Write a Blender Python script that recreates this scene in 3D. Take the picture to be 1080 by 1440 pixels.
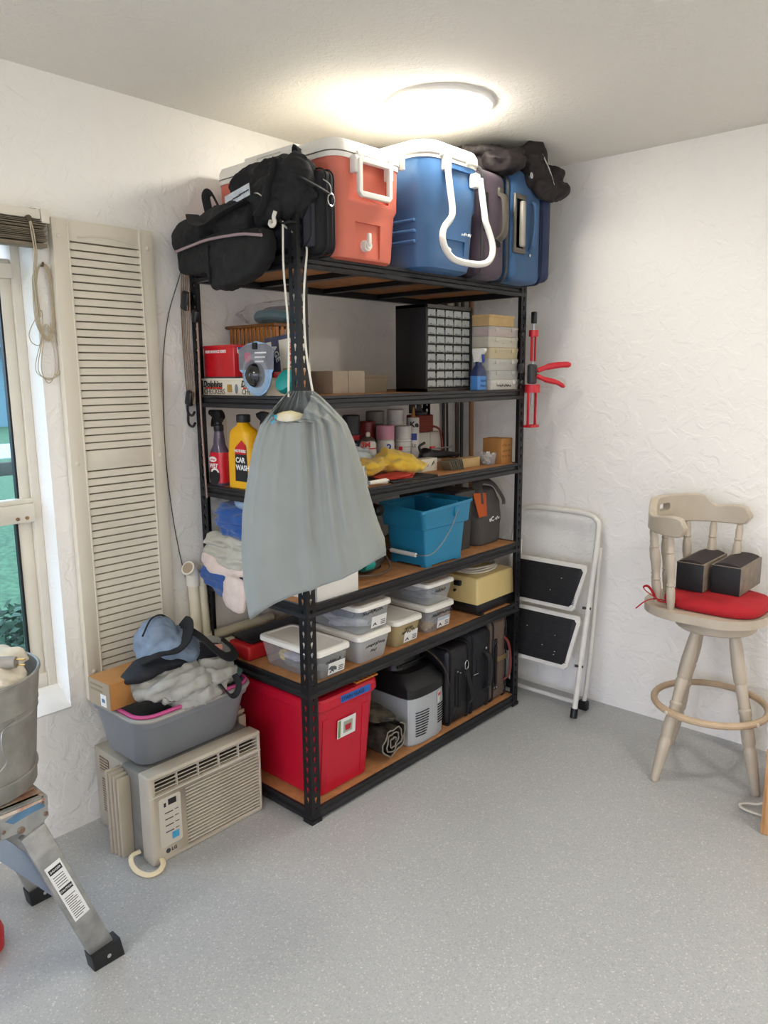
import bpy, bmesh, math, random
from math import pi, sin, cos, sqrt, radians
from mathutils import Vector, Matrix, Euler, noise
random.seed(7)
SC = bpy.context.scene
for _o in list(bpy.data.objects):
    bpy.data.objects.remove(_o, do_unlink=True)
COL = SC.collection

# ------------------------------------------------------------------ camera
F_PX, YAW, PITCH, ROLL = 1069.94, -0.7346, -0.1775, -0.0088
CAM = Vector((2.406, -3.1996, 1.5345))
cam = bpy.data.cameras.new('camera')
cam.sensor_fit = 'VERTICAL'
cam.sensor_height = 24.0
cam.lens = F_PX / 1440 * 24.0
cam.clip_start = 0.05
camo = bpy.data.objects.new('camera', cam)
COL.objects.link(camo)
_f = Vector((sin(YAW) * cos(PITCH), cos(YAW) * cos(PITCH), sin(PITCH)))
_r = Vector((cos(YAW), -sin(YAW), 0))
_u = _r.cross(_f)
_r2 = cos(ROLL) * _r + sin(ROLL) * _u
_u2 = -sin(ROLL) * _r + cos(ROLL) * _u
camo.matrix_world = Matrix(((_r2.x, _u2.x, -_f.x, CAM.x), (_r2.y, _u2.y, -_f.y, CAM.y), (_r2.z, _u2.z, -_f.z, CAM.z), (0, 0, 0, 1)))
SC.camera = camo

# ------------------------------------------------------------------ world, exposure
H, RX, RY = 2.44, 5.4, -6.2          # ceiling height, far sides of the garage
SC.view_settings.view_transform = 'Standard'
SC.view_settings.look = 'None'
SC.view_settings.gamma = 1.0
SC.view_settings.use_curve_mapping = False
SC.view_settings.exposure = 0.12
SC.cycles.diffuse_bounces = 6
w = bpy.data.worlds.new('sky')
SC.world = w
w.use_nodes = True
_nt = w.node_tree
_nt.nodes.clear()
_out = _nt.nodes.new('ShaderNodeOutputWorld')
_bg = _nt.nodes.new('ShaderNodeBackground')
_bg.inputs['Color'].default_value = (0.68, 0.75, 1.0, 1)     # even overcast daylight
_bg.inputs['Strength'].default_value = 4.3
_nt.links.new(_bg.outputs[0], _out.inputs[0])
LAMP_STRENGTH = 49.0         # shared by the seen disc lamp and the unseen added ones
LAMP_COLOR = (1.0, 0.955, 0.86)

# ------------------------------------------------------------------ helpers
WORLD = {}          # things whose parts are modelled in room coordinates
def link(o, parent=None):
    COL.objects.link(o)
    if parent is not None:
        o.parent = parent
        if parent.name in WORLD:
            o.matrix_parent_inverse = Matrix.Translation(-Vector(WORLD[parent.name]))
    return o

def tag(o, label=None, cat=None, group=None, kind=None):
    if label: o['label'] = label
    if cat: o['category'] = cat
    if group: o['group'] = group
    if kind: o['kind'] = kind
    return o

def thing(name, label, cat, loc=(0, 0, 0), rz=0.0, group=None, rx=0.0, ry=0.0):
    o = bpy.data.objects.new(name, None)
    o.empty_display_size = 0.05
    link(o)
    o.location = loc
    o.rotation_euler = (rx, ry, rz)
    return tag(o, label, cat, group)

def wthing(name, label, cat, loc, group=None):
    """a thing whose parts are given in room coordinates; its Empty stands at its base"""
    o = thing(name, label, cat, loc, group=group)
    WORLD[o.name] = tuple(loc)
    return o

def finish(bm, name, m, smooth=None):
    bmesh.ops.recalc_face_normals(bm, faces=bm.faces)
    me = bpy.data.meshes.new(name)
    bm.to_mesh(me)
    bm.free()
    if m is not None:
        for mm in (m if isinstance(m, (list, tuple)) else (m,)):
            me.materials.append(mm)
    if smooth:
        for p in me.polygons: p.use_smooth = True
        if smooth is not True:
            try: me.set_sharp_from_angle(angle=radians(smooth))
            except Exception: pass
    return me

def obj(name, bm, m, parent=None, loc=None, rot=None, smooth=35, label=None):
    me = finish(bm, name, m, smooth)
    o = link(bpy.data.objects.new(name, me), parent)
    if loc: o.location = loc
    if rot: o.rotation_euler = rot
    if label: o['label'] = label
    return o

def copy_tree(o, parent=None):
    c = o.copy()
    COL.objects.link(c)
    c.parent = parent
    for ch in list(o.children):
        copy_tree(ch, c)
    return c

def BM():
    return bmesh.new()

def xf(bm, verts, M):
    bmesh.ops.transform(bm, matrix=M, verts=verts)

def box(bm, c, s, rot=None, bev=0.0, seg=2):
    """box with centre c and full size s"""
    r = bmesh.ops.create_cube(bm, size=1.0)
    vs = r['verts']
    M = Matrix.Translation(c) @ (Euler(rot).to_matrix().to_4x4() if rot else Matrix()) @ Matrix.Diagonal((s[0], s[1], s[2], 1))
    bmesh.ops.transform(bm, matrix=M, verts=vs)
    if bev > 0:
        es = list({e for v in vs for e in v.link_edges})
        bmesh.ops.bevel(bm, geom=es, offset=bev, segments=seg, affect='EDGES', profile=0.5)
    return bm

def box2(bm, a, b, bev=0.0, seg=2):
    c = [(a[i] + b[i]) / 2 for i in range(3)]
    s = [abs(b[i] - a[i]) for i in range(3)]
    return box(bm, c, s, None, bev, seg)

def frustum(bm, c, s0, s1, h, bev=0.0, seg=2, rv=0.0, cap_top=True, cap_bot=True, n=4):
    """rounded-rectangle frustum: base size s0 at z=c.z, top size s1 at c.z+h, corner radius rv"""
    return loft(bm, [rrect(s0[0], s0[1], rv, n, c[0], c[1], c[2]), rrect(s1[0], s1[1], rv, n, c[0], c[1], c[2] + h)], cap_bot, cap_top)

def rrect(sx, sy, r, n=4, cx=0, cy=0, z=0):
    """closed loop of points, counter-clockwise, rounded rectangle"""
    r = max(1e-4, min(r, sx / 2 - 1e-4, sy / 2 - 1e-4))
    pts = []
    for k, (ax, ay) in enumerate(((1, 1), (-1, 1), (-1, -1), (1, -1))):
        ox, oy = ax * (sx / 2 - r), ay * (sy / 2 - r)
        for i in range(n + 1):
            a = pi / 2 * k + pi / 2 * i / n
            pts.append(Vector((cx + ox + r * cos(a), cy + oy + r * sin(a), z)))
    return pts

def loft(bm, loops, cap0=True, cap1=True, closed=True, M=None):
    """loops: list of equal-length point lists"""
    rings = []
    for lp in loops:
        rings.append([bm.verts.new(M @ Vector(p) if M else Vector(p)) for p in lp])
    n = len(rings[0])
    for a, b in zip(rings, rings[1:]):
        for i in range(n if closed else n - 1):
            j = (i + 1) % n
            try: bm.faces.new((a[i], a[j], b[j], b[i]))
            except ValueError: pass
    if closed and cap0: bm.faces.new(list(reversed(rings[0])))
    if closed and cap1: bm.faces.new(rings[-1])
    return rings

def lathe(bm, prof, n=20, M=None, cap0=True, cap1=True):
    """prof: list of (radius, z)"""
    loops = [[Vector((max(r, 1e-4) * cos(2 * pi * i / n), max(r, 1e-4) * sin(2 * pi * i / n), z)) for i in range(n)] for r, z in prof]
    return loft(bm, loops, cap0, cap1, True, M)

def axis_matrix(a, b):
    """matrix taking the z axis from the origin onto a->b"""
    a, b = Vector(a), Vector(b)
    q = (b - a).to_track_quat('Z', 'Y')
    return Matrix.Translation(a) @ q.to_matrix().to_4x4()

def cyl(bm, a, b, r, r2=None, n=14, caps=True):
    L = (Vector(b) - Vector(a)).length
    return lathe(bm, [(r, 0), (r if r2 is None else r2, L)], n, axis_matrix(a, b), caps, caps)

def catmull(pts, k=6, closed=False):
    pts = [Vector(p) for p in pts]
    n = len(pts)
    out = []
    rng = range(n if closed else n - 1)
    for i in rng:
        p0 = pts[(i - 1) % n] if (closed or i > 0) else pts[0] * 2 - pts[1]
        p1, p2 = pts[i], pts[(i + 1) % n]
        p3 = pts[(i + 2) % n] if (closed or i + 2 < n) else p2 * 2 - p1
        for j in range(k):
            t = j / k
            out.append(0.5 * ((2 * p1) + (p2 - p0) * t + (2 * p0 - 5 * p1 + 4 * p2 - p3) * t * t + (3 * p1 - p0 - 3 * p2 + p3) * t ** 3))
    if not closed: out.append(pts[-1])
    return out

def tube(bm, pts, r, n=8, closed=False, flat=None, caps=True, up=None):
    """sweep; r may be a number or a list; flat = (w, h) sweeps a rectangle-like oval"""
    pts = [Vector(p) for p in pts]
    N = len(pts)
    nrm = None
    loops = []
    for i in range(N):
        if closed: t = pts[(i + 1) % N] - pts[i - 1]
        else: t = pts[min(i + 1, N - 1)] - pts[max(i - 1, 0)]
        if t.length < 1e-9: t = Vector((0, 0, 1))
        t.normalize()
        if nrm is None:
            ref = Vector(up) if up else (Vector((0, 0, 1)) if abs(t.z) < 0.9 else Vector((1, 0, 0)))
            nrm = (ref - t * ref.dot(t)).normalized()
        else:
            nrm = nrm - t * nrm.dot(t)
            if nrm.length < 1e-6: nrm = t.orthogonal()
            nrm.normalize()
        bn = t.cross(nrm)
        rr = r[i] if isinstance(r, (list, tuple)) else r
        if flat:
            sq = []
            for k in range(n):
                a = 2 * pi * (k + 0.5) / n
                ca, sa = cos(a), sin(a)
                e = 0.45
                sq.append(pts[i] + bn * (flat[0] / 2 * math.copysign(abs(ca) ** e, ca)) + nrm * (flat[1] / 2 * math.copysign(abs(sa) ** e, sa)))
            loops.append(sq)
        else:
            loops.append([pts[i] + (nrm * cos(2 * pi * k / n) + bn * sin(2 * pi * k / n)) * rr for k in range(n)])
    if closed:
        loops.append(loops[0])
        rings = loft(bm, loops[:-1], False, False)
        a, b = rings[-1], rings[0]
        # best rotational match for the closing seam
        best = min(range(n), key=lambda s: sum((a[k].co - b[(k + s) % n].co).length for k in range(n)))
        for k in range(n):
            bm.faces.new((a[k], a[(k + 1) % n], b[(k + 1 + best) % n], b[(k + best) % n]))
        return rings
    return loft(bm, loops, caps, caps)

def prism(bm, poly, h, M=None, bev=0.0):
    """extrude polygon (list of (x,y)) from z=0 to h"""
    a = [bm.verts.new((M @ Vector((x, y, 0))) if M else Vector((x, y, 0))) for x, y in poly]
    b = [bm.verts.new((M @ Vector((x, y, h))) if M else Vector((x, y, h))) for x, y in poly]
    n = len(poly)
    fs = [bm.faces.new(list(reversed(a))), bm.faces.new(b)]
    for i in range(n):
        fs.append(bm.faces.new((a[i], a[(i + 1) % n], b[(i + 1) % n], b[i])))
    if bev > 0:
        es = list({e for f in fs[:2] for e in f.edges})
        bmesh.ops.bevel(bm, geom=es, offset=bev, segments=2, affect='EDGES', profile=0.5)
    return bm

def plate(name, poly, h, m, parent, origin, ux, uy, bev=0.0, label=None, smooth=35):
    """flat piece: polygon in the (ux, uy) frame at origin, thickness h along ux x uy"""
    ux, uy = Vector(ux).normalized(), Vector(uy).normalized()
    uz = ux.cross(uy)
    M = Matrix(((ux.x, uy.x, uz.x, origin[0]), (ux.y, uy.y, uz.y, origin[1]), (ux.z, uy.z, uz.z, origin[2]), (0, 0, 0, 1)))
    bm = BM()
    prism(bm, poly, h, M, bev)
    return obj(name, bm, m, parent, smooth=smooth, label=label)

def rect(w, h, x0=0.0, y0=0.0):
    return [(x0, y0), (x0 + w, y0), (x0 + w, y0 + h), (x0, y0 + h)]

def blob(bm, c, s, rot=None, amp=0.15, freq=2.0, seed=0, sub=3, flat_bottom=None, sq=1.0, M=None):
    """noisy rounded lump"""
    r = bmesh.ops.create_icosphere(bm, subdivisions=sub, radius=1.0)
    R = Euler(rot).to_matrix() if rot else Matrix.Identity(3)
    off = Vector((seed * 3.17, seed * 1.31, seed * 7.7))
    for v in r['verts']:
        d = v.co.copy()
        if sq != 1.0:
            d = Vector([math.copysign(abs(t) ** sq, t) for t in d])
        k = 1 + amp * noise.noise(d * freq + off) + amp * 0.5 * noise.noise(d * freq * 2.3 + off)
        co = R @ Vector((d.x * s[0] * k, d.y * s[1] * k, d.z * s[2] * k)) + Vector(c)
        if flat_bottom is not None and co.z < flat_bottom: co.z = flat_bottom + (co.z - flat_bottom) * 0.02
        v.co = M @ co if M else co
    return bm

def evaluated(me, mods):
    """run modifiers on a mesh and return the result as a new mesh"""
    t = bpy.data.objects.new('tmp_eval', me)
    COL.objects.link(t)
    for kind, kw in mods:
        md = t.modifiers.new(kind, kind)
        for k, v in kw.items(): setattr(md, k, v)
    dg = bpy.context.evaluated_depsgraph_get()
    out = bpy.data.meshes.new_from_object(t.evaluated_get(dg))
    bpy.data.objects.remove(t, do_unlink=True)
    return out

def fuse(name, bm, m, parent=None, voxel=0.008, smooth=6, disp=None, label=None, zmin=None):
    """melt overlapping lumps into one continuous cloth-like surface with folds; disp = [(amp, (fx,fy,fz), seed), ...]"""
    me = finish(bm, name, None, True)
    me2 = evaluated(me, [('REMESH', dict(mode='VOXEL', voxel_size=voxel)), ('SMOOTH', dict(factor=0.5, iterations=smooth))])
    bpy.data.meshes.remove(me)
    if disp:
        nr = [v.normal.copy() for v in me2.vertices]
        for v, n in zip(me2.vertices, nr):
            d = 0.0
            for amp, fr, seed in disp:
                c = Vector((v.co.x * fr[0], v.co.y * fr[1], v.co.z * fr[2])) + Vector((seed * 1.7, seed * 2.3, seed * 0.9))
                c += Vector((noise.noise(c * 0.5), noise.noise(c * 0.5 + Vector((9, 0, 0))), noise.noise(c * 0.5 + Vector((0, 9, 0))))) * 0.8
                d += amp * (1.0 - 2.2 * abs(noise.noise(c)))
            v.co += n * d
    if zmin is not None:
        for v in me2.vertices:
            if v.co.z < zmin: v.co.z = zmin
    for p in me2.polygons: p.use_smooth = True
    me2.materials.clear()
    me2.materials.append(m)
    me2.name = name
    o = link(bpy.data.objects.new(name, me2), parent)
    if label: o['label'] = label
    return o

def cut(o, bmc):
    """subtract a cutter from a mesh object"""
    cm = finish(bmc, 'cutter', None)
    c = bpy.data.objects.new('tmp_cutter', cm)
    COL.objects.link(c)
    mats = list(o.data.materials)
    new = evaluated(o.data, [('BOOLEAN', dict(operation='DIFFERENCE', solver='EXACT', object=c))])
    new.materials.clear()
    for mm in mats: new.materials.append(mm)
    for p in new.polygons: p.material_index = 0
    new.name = o.name
    o.data = new
    bpy.data.objects.remove(c, do_unlink=True)
    bpy.data.meshes.remove(cm)
    return o

def tub(bm, cx, cy, levels, n=5, cap0=True, cap1=True):
    """stack of rounded rectangles: (z, size x, size y, corner radius)"""
    return loft(bm, [rrect(sx, sy, r, n, cx, cy, z) for z, sx, sy, r in levels], cap0, cap1)

_FONT_CACHE = {}
def text(name, body, size, m, parent, origin, ux, uy, align='LEFT', ext=0.0004, sx=1.0, bold=0.0, label=None, shear=0.0):
    """flat printed lettering as a thin mesh"""
    cu = bpy.data.curves.new(name, 'FONT')
    cu.body = body
    cu.size = size
    cu.align_x = align
    cu.align_y = 'CENTER'
    cu.extrude = ext
    cu.offset = bold
    cu.shear = shear
    cu.resolution_u = 2
    t = bpy.data.objects.new(name + '_src', cu)
    COL.objects.link(t)
    dg = bpy.context.evaluated_depsgraph_get()
    me = bpy.data.meshes.new_from_object(t.evaluated_get(dg))
    bpy.data.objects.remove(t, do_unlink=True)
    bpy.data.curves.remove(cu)
    ux, uy = Vector(ux).normalized(), Vector(uy).normalized()
    uz = ux.cross(uy)
    M = Matrix(((ux.x, uy.x, uz.x, origin[0]), (ux.y, uy.y, uz.y, origin[1]), (ux.z, uy.z, uz.z, origin[2]), (0, 0, 0, 1)))
    me.transform(M @ Matrix.Diagonal((sx, 1, 1, 1)))
    me.materials.clear()
    me.materials.append(m)
    me.name = name
    o = link(bpy.data.objects.new(name, me), parent)
    if label: o['label'] = label
    return o

def scribble(name, m, parent, origin, ux, uy, w, h, seed=0, r=0.0009):
    """a line of handwriting too small to read: one wavering pen line"""
    rr = random.Random(seed)
    ux, uy = Vector(ux).normalized(), Vector(uy).normalized()
    n = max(6, int(w / (h * 0.34)))
    pts = []
    for k in range(n):
        y = (h * rr.uniform(0.55, 1.0) if k % 2 else h * rr.uniform(-0.1, 0.25))
        pts.append(Vector(origin) + ux * (w * k / (n - 1) + rr.uniform(-0.15, 0.15) * h) + uy * (y - h / 2))
    bm = BM(); tube(bm, catmull(pts, 3), r, n=4); return obj(name, bm, m, parent)

# ------------------------------------------------------------------ materials
MATS = {}
def srgb(h):
    h = h.lstrip('#')
    c = [int(h[i:i + 2], 16) / 255 for i in (0, 2, 4)]
    return tuple((x / 12.92 if x <= 0.04045 else ((x + 0.055) / 1.055) ** 2.4) for x in c) + (1.0,)

def mat(name, col, rough=0.5, metal=0.0, var=0.0, vscale=8.0, bump=0.0, bscale=60.0, spec=0.5, trans=0.0, sheen=0.0, coat=0.0, var2=None, detail=4.0, sss=0.0):
    """principled material with procedural colour variation and fine relief"""
    if name in MATS: return MATS[name]
    m = bpy.data.materials.new(name)
    m.use_nodes = True
    nt = m.node_tree
    b = nt.nodes['Principled BSDF']
    c = srgb(col) if isinstance(col, str) else tuple(col) + ((1.0,) if len(col) == 3 else ())
    b.inputs['Base Color'].default_value = c
    b.inputs['Roughness'].default_value = rough
    b.inputs['Metallic'].default_value = metal
    b.inputs['Specular IOR Level'].default_value = spec
    if trans: b.inputs['Transmission Weight'].default_value = trans
    if sheen: b.inputs['Sheen Weight'].default_value = sheen
    if coat: b.inputs['Coat Weight'].default_value = coat
    tc = nt.nodes.new('ShaderNodeTexCoord')
    if var > 0 or var2:
        nz = nt.nodes.new('ShaderNodeTexNoise')
        nz.inputs['Scale'].default_value = vscale
        nz.inputs['Detail'].default_value = detail
        nt.links.new(tc.outputs['Object'], nz.inputs['Vector'])
        mx = nt.nodes.new('ShaderNodeMix')
        mx.data_type = 'RGBA'
        mr = nt.nodes.new('ShaderNodeMapRange')
        mr.inputs[1].default_value = 0.35
        mr.inputs[2].default_value = 0.65
        nt.links.new(nz.outputs['Fac'], mr.inputs[0])
        nt.links.new(mr.outputs[0], mx.inputs[0])
        if var2:
            c2 = srgb(var2)
            mx.inputs[6].default_value = c
            mx.inputs[7].default_value = c2
        else:
            mx.inputs[6].default_value = tuple(x * (1 - var) for x in c[:3]) + (1,)
            mx.inputs[7].default_value = tuple(min(1, x * (1 + var)) for x in c[:3]) + (1,)
        nt.links.new(mx.outputs[2], b.inputs['Base Color'])
    if bump > 0:
        nb = nt.nodes.new('ShaderNodeTexNoise')
        nb.inputs['Scale'].default_value = bscale
        nb.inputs['Detail'].default_value = 3.0
        nt.links.new(tc.outputs['Object'], nb.inputs['Vector'])
        bp = nt.nodes.new('ShaderNodeBump')
        bp.inputs['Strength'].default_value = bump
        bp.inputs['Distance'].default_value = 0.004
        nt.links.new(nb.outputs['Fac'], bp.inputs['Height'])
        nt.links.new(bp.outputs[0], b.inputs['Normal'])
    MATS[name] = m
    return m

def clear_mat(name, col, alpha=0.35, rough=0.25, tint=(0.95, 0.95, 0.95)):
    """thin see-through plastic: part clear, part milky"""
    if name in MATS: return MATS[name]
    m = bpy.data.materials.new(name)
    m.use_nodes = True
    nt = m.node_tree
    b = nt.nodes['Principled BSDF']
    b.inputs['Base Color'].default_value = srgb(col)
    b.inputs['Roughness'].default_value = rough
    tr = nt.nodes.new('ShaderNodeBsdfTransparent')
    tr.inputs[0].default_value = tuple(tint) + (1,)
    mx = nt.nodes.new('ShaderNodeMixShader')
    mx.inputs[0].default_value = alpha
    nt.links.new(tr.outputs[0], mx.inputs[1])
    nt.links.new(b.outputs[0], mx.inputs[2])
    nt.links.new(mx.outputs[0], nt.nodes['Material Output'].inputs[0])
    MATS[name] = m
    return m

def emit_mat(name, col, strength):
    m = bpy.data.materials.new(name)
    m.use_nodes = True
    nt = m.node_tree
    nt.nodes.remove(nt.nodes['Principled BSDF'])
    e = nt.nodes.new('ShaderNodeEmission')
    e.inputs[0].default_value = tuple(col) + (1,)
    e.inputs[1].default_value = strength
    nt.links.new(e.outputs[0], nt.nodes['Material Output'].inputs[0])
    return m
# ------------------------------------------------------------------ room shell
def plaster(name, col, bump=0.55, kind='wall'):
    m = bpy.data.materials.new(name)
    m.use_nodes = True
    nt = m.node_tree
    b = nt.nodes['Principled BSDF']
    b.inputs['Base Color'].default_value = srgb(col)
    b.inputs['Roughness'].default_value = 0.75
    tc = nt.nodes.new('ShaderNodeTexCoord')
    n1 = nt.nodes.new('ShaderNodeTexNoise')
    n1.inputs['Scale'].default_value = 12.0 if kind == 'wall' else 55.0
    n1.inputs['Detail'].default_value = 5.0 if kind == 'wall' else 3.0
    n1.inputs['Roughness'].default_value = 0.55
    n1.inputs['Distortion'].default_value = 0.8
    nt.links.new(tc.outputs['Object'], n1.inputs['Vector'])
    r1 = nt.nodes.new('ShaderNodeValToRGB')       # flattened trowel patches with raised rims
    r1.color_ramp.elements[0].position = 0.46
    r1.color_ramp.elements[1].position = 0.56
    nt.links.new(n1.outputs['Fac'], r1.inputs[0])
    n2 = nt.nodes.new('ShaderNodeTexNoise')
    n2.inputs['Scale'].default_value = 34.0 if kind == 'wall' else 120.0
    n2.inputs['Detail'].default_value = 4.0
    nt.links.new(tc.outputs['Object'], n2.inputs['Vector'])
    ad = nt.nodes.new('ShaderNodeMath')
    ad.operation = 'MULTIPLY_ADD'
    ad.inputs[1].default_value = 0.6
    nt.links.new(n2.outputs['Fac'], ad.inputs[0])
    nt.links.new(r1.outputs[0], ad.inputs[2])
    bp = nt.nodes.new('ShaderNodeBump')
    bp.inputs['Strength'].default_value = bump
    bp.inputs['Distance'].default_value = 0.004 if kind == 'wall' else 0.002
    nt.links.new(ad.outputs[0], bp.inputs['Height'])
    nt.links.new(bp.outputs[0], b.inputs['Normal'])
    return m

def floor_mat():
    m = bpy.data.materials.new('flake_epoxy_floor')
    m.use_nodes = True
    nt = m.node_tree
    b = nt.nodes['Principled BSDF']
    tc = nt.nodes.new('ShaderNodeTexCoord')
    vo = nt.nodes.new('ShaderNodeTexVoronoi')
    vo.inputs['Scale'].default_value = 260.0
    nt.links.new(tc.outputs['Object'], vo.inputs['Vector'])
    sep = nt.nodes.new('ShaderNodeSeparateColor')
    nt.links.new(vo.outputs['Color'], sep.inputs[0])
    rp = nt.nodes.new('ShaderNodeValToRGB')
    rp.color_ramp.interpolation = 'CONSTANT'
    els = rp.color_ramp.elements
    els[0].position = 0.0; els[0].color = srgb('#b2b4b4')
    els[1].position = 0.62; els[1].color = srgb('#b7b9b9')
    for pos, c in ((0.80, '#a8aaab'), (0.90, '#c0c0bd'), (0.965, '#d0cfca')):
        e = els.new(pos); e.color = srgb(c)
    nt.links.new(sep.outputs[0], rp.inputs[0])
    nz = nt.nodes.new('ShaderNodeTexNoise')
    nz.inputs['Scale'].default_value = 1.4
    nz.inputs['Detail'].default_value = 5.0
    nt.links.new(tc.outputs['Object'], nz.inputs['Vector'])
    mx = nt.nodes.new('ShaderNodeMix')
    mx.data_type = 'RGBA'
    mx.blend_type = 'MULTIPLY'
    mx.inputs[0].default_value = 0.25
    nt.links.new(rp.outputs[0], mx.inputs[6])
    nt.links.new(nz.outputs['Fac'], mx.inputs[7])
    nt.links.new(mx.outputs[2], b.inputs['Base Color'])
    b.inputs['Roughness'].default_value = 0.42
    nb = nt.nodes.new('ShaderNodeTexNoise')
    nb.inputs['Scale'].default_value = 220.0
    nt.links.new(tc.outputs['Object'], nb.inputs['Vector'])
    bp = nt.nodes.new('ShaderNodeBump')
    bp.inputs['Strength'].default_value = 0.25
    bp.inputs['Distance'].default_value = 0.001
    nt.links.new(nb.outputs['Fac'], bp.inputs['Height'])
    nt.links.new(bp.outputs[0], b.inputs['Normal'])
    return m

M_WALL = plaster('white_plaster', '#efece6', 0.42)
M_CEIL = plaster('ceiling_plaster', '#e9e5dd', 0.5, 'ceiling')
M_FLOOR = floor_mat()
M_FRAME = mat('painted_window_frame', '#dcd5c6', 0.45, var=0.03)
M_SILL = mat('white_paint', '#ece9e3', 0.55, bump=0.2, bscale=40)
M_BLACK = mat('black_steel', '#17171a', 0.42, 0.3, bump=0.08, bscale=200)

def struct(name, bm, m, parent=None, smooth=None):
    o = obj(name, bm, m, parent, smooth=smooth)
    if parent is None: o['kind'] = 'structure'
    return o

bm = BM(); box2(bm, (-0.2, RY, -0.12), (RX, 0.0, 0.0)); struct('floor', bm, M_FLOOR)
bm = BM(); box2(bm, (-0.2, RY - 0.2, H), (RX + 0.2, 0.2, H + 0.12)); struct('ceiling', bm, M_CEIL)
bm = BM(); box2(bm, (-0.2, 0.0, -0.12), (RX + 0.2, 0.2, H)); struct('wall_back', bm, M_WALL)
bm = BM(); box2(bm, (RX, RY, -0.12), (RX + 0.2, 0.0, H)); struct('wall_right', bm, M_WALL)
# wall with the window: built around the opening
WY0, WY1, WZ0, WZ1 = -3.02, -2.12, 0.44, 1.99
bm = BM()
def wall_with_hole(bm, x0, x1, y0, y1, z0, z1, a0, a1, b0, b1):
    ys, zs = (y0, a0, a1, y1), (z0, b0, b1, z1)
    g = [[[bm.verts.new((x, y, z)) for z in zs] for y in ys] for x in (x0, x1)]
    for i in range(3):
        for k in range(3):
            if i == 1 and k == 1: continue
            for s in (0, 1):
                bm.faces.new((g[s][i][k], g[s][i + 1][k], g[s][i + 1][k + 1], g[s][i][k + 1]))
    for (i, k, j, l) in ((1, 1, 1, 2), (1, 2, 2, 2), (2, 2, 2, 1), (2, 1, 1, 1), (0, 0, 0, 3), (0, 3, 3, 3), (3, 3, 3, 0), (3, 0, 0, 0)):
        try: bm.faces.new((g[0][i][k], g[0][j][l], g[1][j][l], g[1][i][k]))
        except ValueError: pass
wall_with_hole(bm, -0.2, 0.0, RY, 0.0, -0.12, H, WY0, WY1, WZ0, WZ1)
bmesh.ops.remove_doubles(bm, verts=bm.verts, dist=1e-5)
struct('wall_left', bm, M_WALL)
# wall behind the camera with the wide open garage doorway
bm = BM()
for a, b in (((-0.2, 0.5), (-0.12, H)), ((4.9, RX + 0.2), (-0.12, H)), ((0.5, 4.9), (2.13, H))):
    box2(bm, (a[0], RY - 0.2, b[0]), (a[1], RY, b[1]))
struct('wall_front', bm, M_WALL)
pl = bpy.data.lights.new('doorway_portal', 'AREA')
pl.shape = 'RECTANGLE'; pl.size = 4.4; pl.size_y = 2.13
pl.cycles.is_portal = True
po = link(bpy.data.objects.new('doorway_portal', pl))
po.location = (2.7, RY - 0.1, 1.065); po.rotation_euler = (radians(90), 0, 0)
pl2 = bpy.data.lights.new('window_portal', 'AREA')
pl2.shape = 'RECTANGLE'; pl2.size = WY1 - WY0; pl2.size_y = WZ1 - WZ0
pl2.cycles.is_portal = True
po2 = link(bpy.data.objects.new('window_portal', pl2))
po2.location = (-0.21, (WY0 + WY1) / 2, (WZ0 + WZ1) / 2); po2.rotation_euler = (radians(90), 0, radians(-90))

# ---- window in the left wall
win = bpy.data.objects.new('window_1', None); link(win); win['kind'] = 'structure'
XF = -0.09
bm = BM()   # sloping inner sill
prism(bm, [(XF - 0.11, WZ0), (0.0, WZ0), (0.004, WZ0 + 0.006), (XF, 0.502), (XF - 0.11, 0.502)], WY1 - WY0,
      Matrix(((1, 0, 0, 0), (0, 0, 1, WY0), (0, 1, 0, 0), (0, 0, 0, 1))))
obj('window_sill', bm, M_SILL, win, smooth=None)
def bar(name, a, b, m=M_FRAME, bev=0.003, parent=win):
    bm = BM(); box2(bm, a, b, bev); return obj(name, bm, m, parent)
bar('window_jamb', (XF - 0.09, WY1 - 0.028, 0.50), (XF, WY1, WZ1))
bar('window_jamb', (XF - 0.09, WY0, 0.50), (XF, WY0 + 0.028, WZ1))
bar('window_head', (XF - 0.09, WY0, WZ1 - 0.03), (XF, WY1, WZ1))
bar('sash_stile', (XF - 0.055, WY1 - 0.075, 0.50), (XF - 0.02, WY1 - 0.028, 1.13))
bar('sash_stile', (XF - 0.045, WY1 - 0.062, 1.13), (XF - 0.012, WY1 - 0.028, 1.90))
bar('sash_stile', (XF - 0.055, WY0 + 0.028, 0.50), (XF - 0.02, WY0 + 0.075, 1.13))
bar('sash_stile', (XF - 0.045, WY0 + 0.028, 1.13), (XF - 0.012, WY0 + 0.062, 1.90))
mr_ = bar('meeting_rail', (XF - 0.055, WY0 + 0.03, 1.075), (XF + 0.012, WY1 - 0.028, 1.135))
bar('meeting_lip', (XF - 0.03, WY0 + 0.03, 1.135), (XF + 0.004, WY1 - 0.028, 1.152))
bar('top_rail', (XF - 0.045, WY0 + 0.03, 1.84), (XF + 0.006, WY1 - 0.028, 1.885))
bar('bottom_rail', (XF - 0.055, WY0 + 0.03, 0.50), (XF - 0.005, WY1 - 0.028, 0.55))
M_RUST = mat('rust', '#8a6a48', 0.8, var=0.3, vscale=40)
for k in range(4):
    bm = BM(); cyl(bm, (XF + 0.012, WY1 - 0.055 - 0.03 * k - (0.06 if k > 1 else 0), 1.09), (XF + 0.0155, WY1 - 0.055 - 0.03 * k - (0.06 if k > 1 else 0), 1.09), 0.006, n=10)
    obj('rivet', bm, M_RUST, mr_)
M_GLASS = clear_mat('window_glass', '#9fb6b4', 0.05, 0.03, (0.80, 0.92, 0.94))
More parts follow.
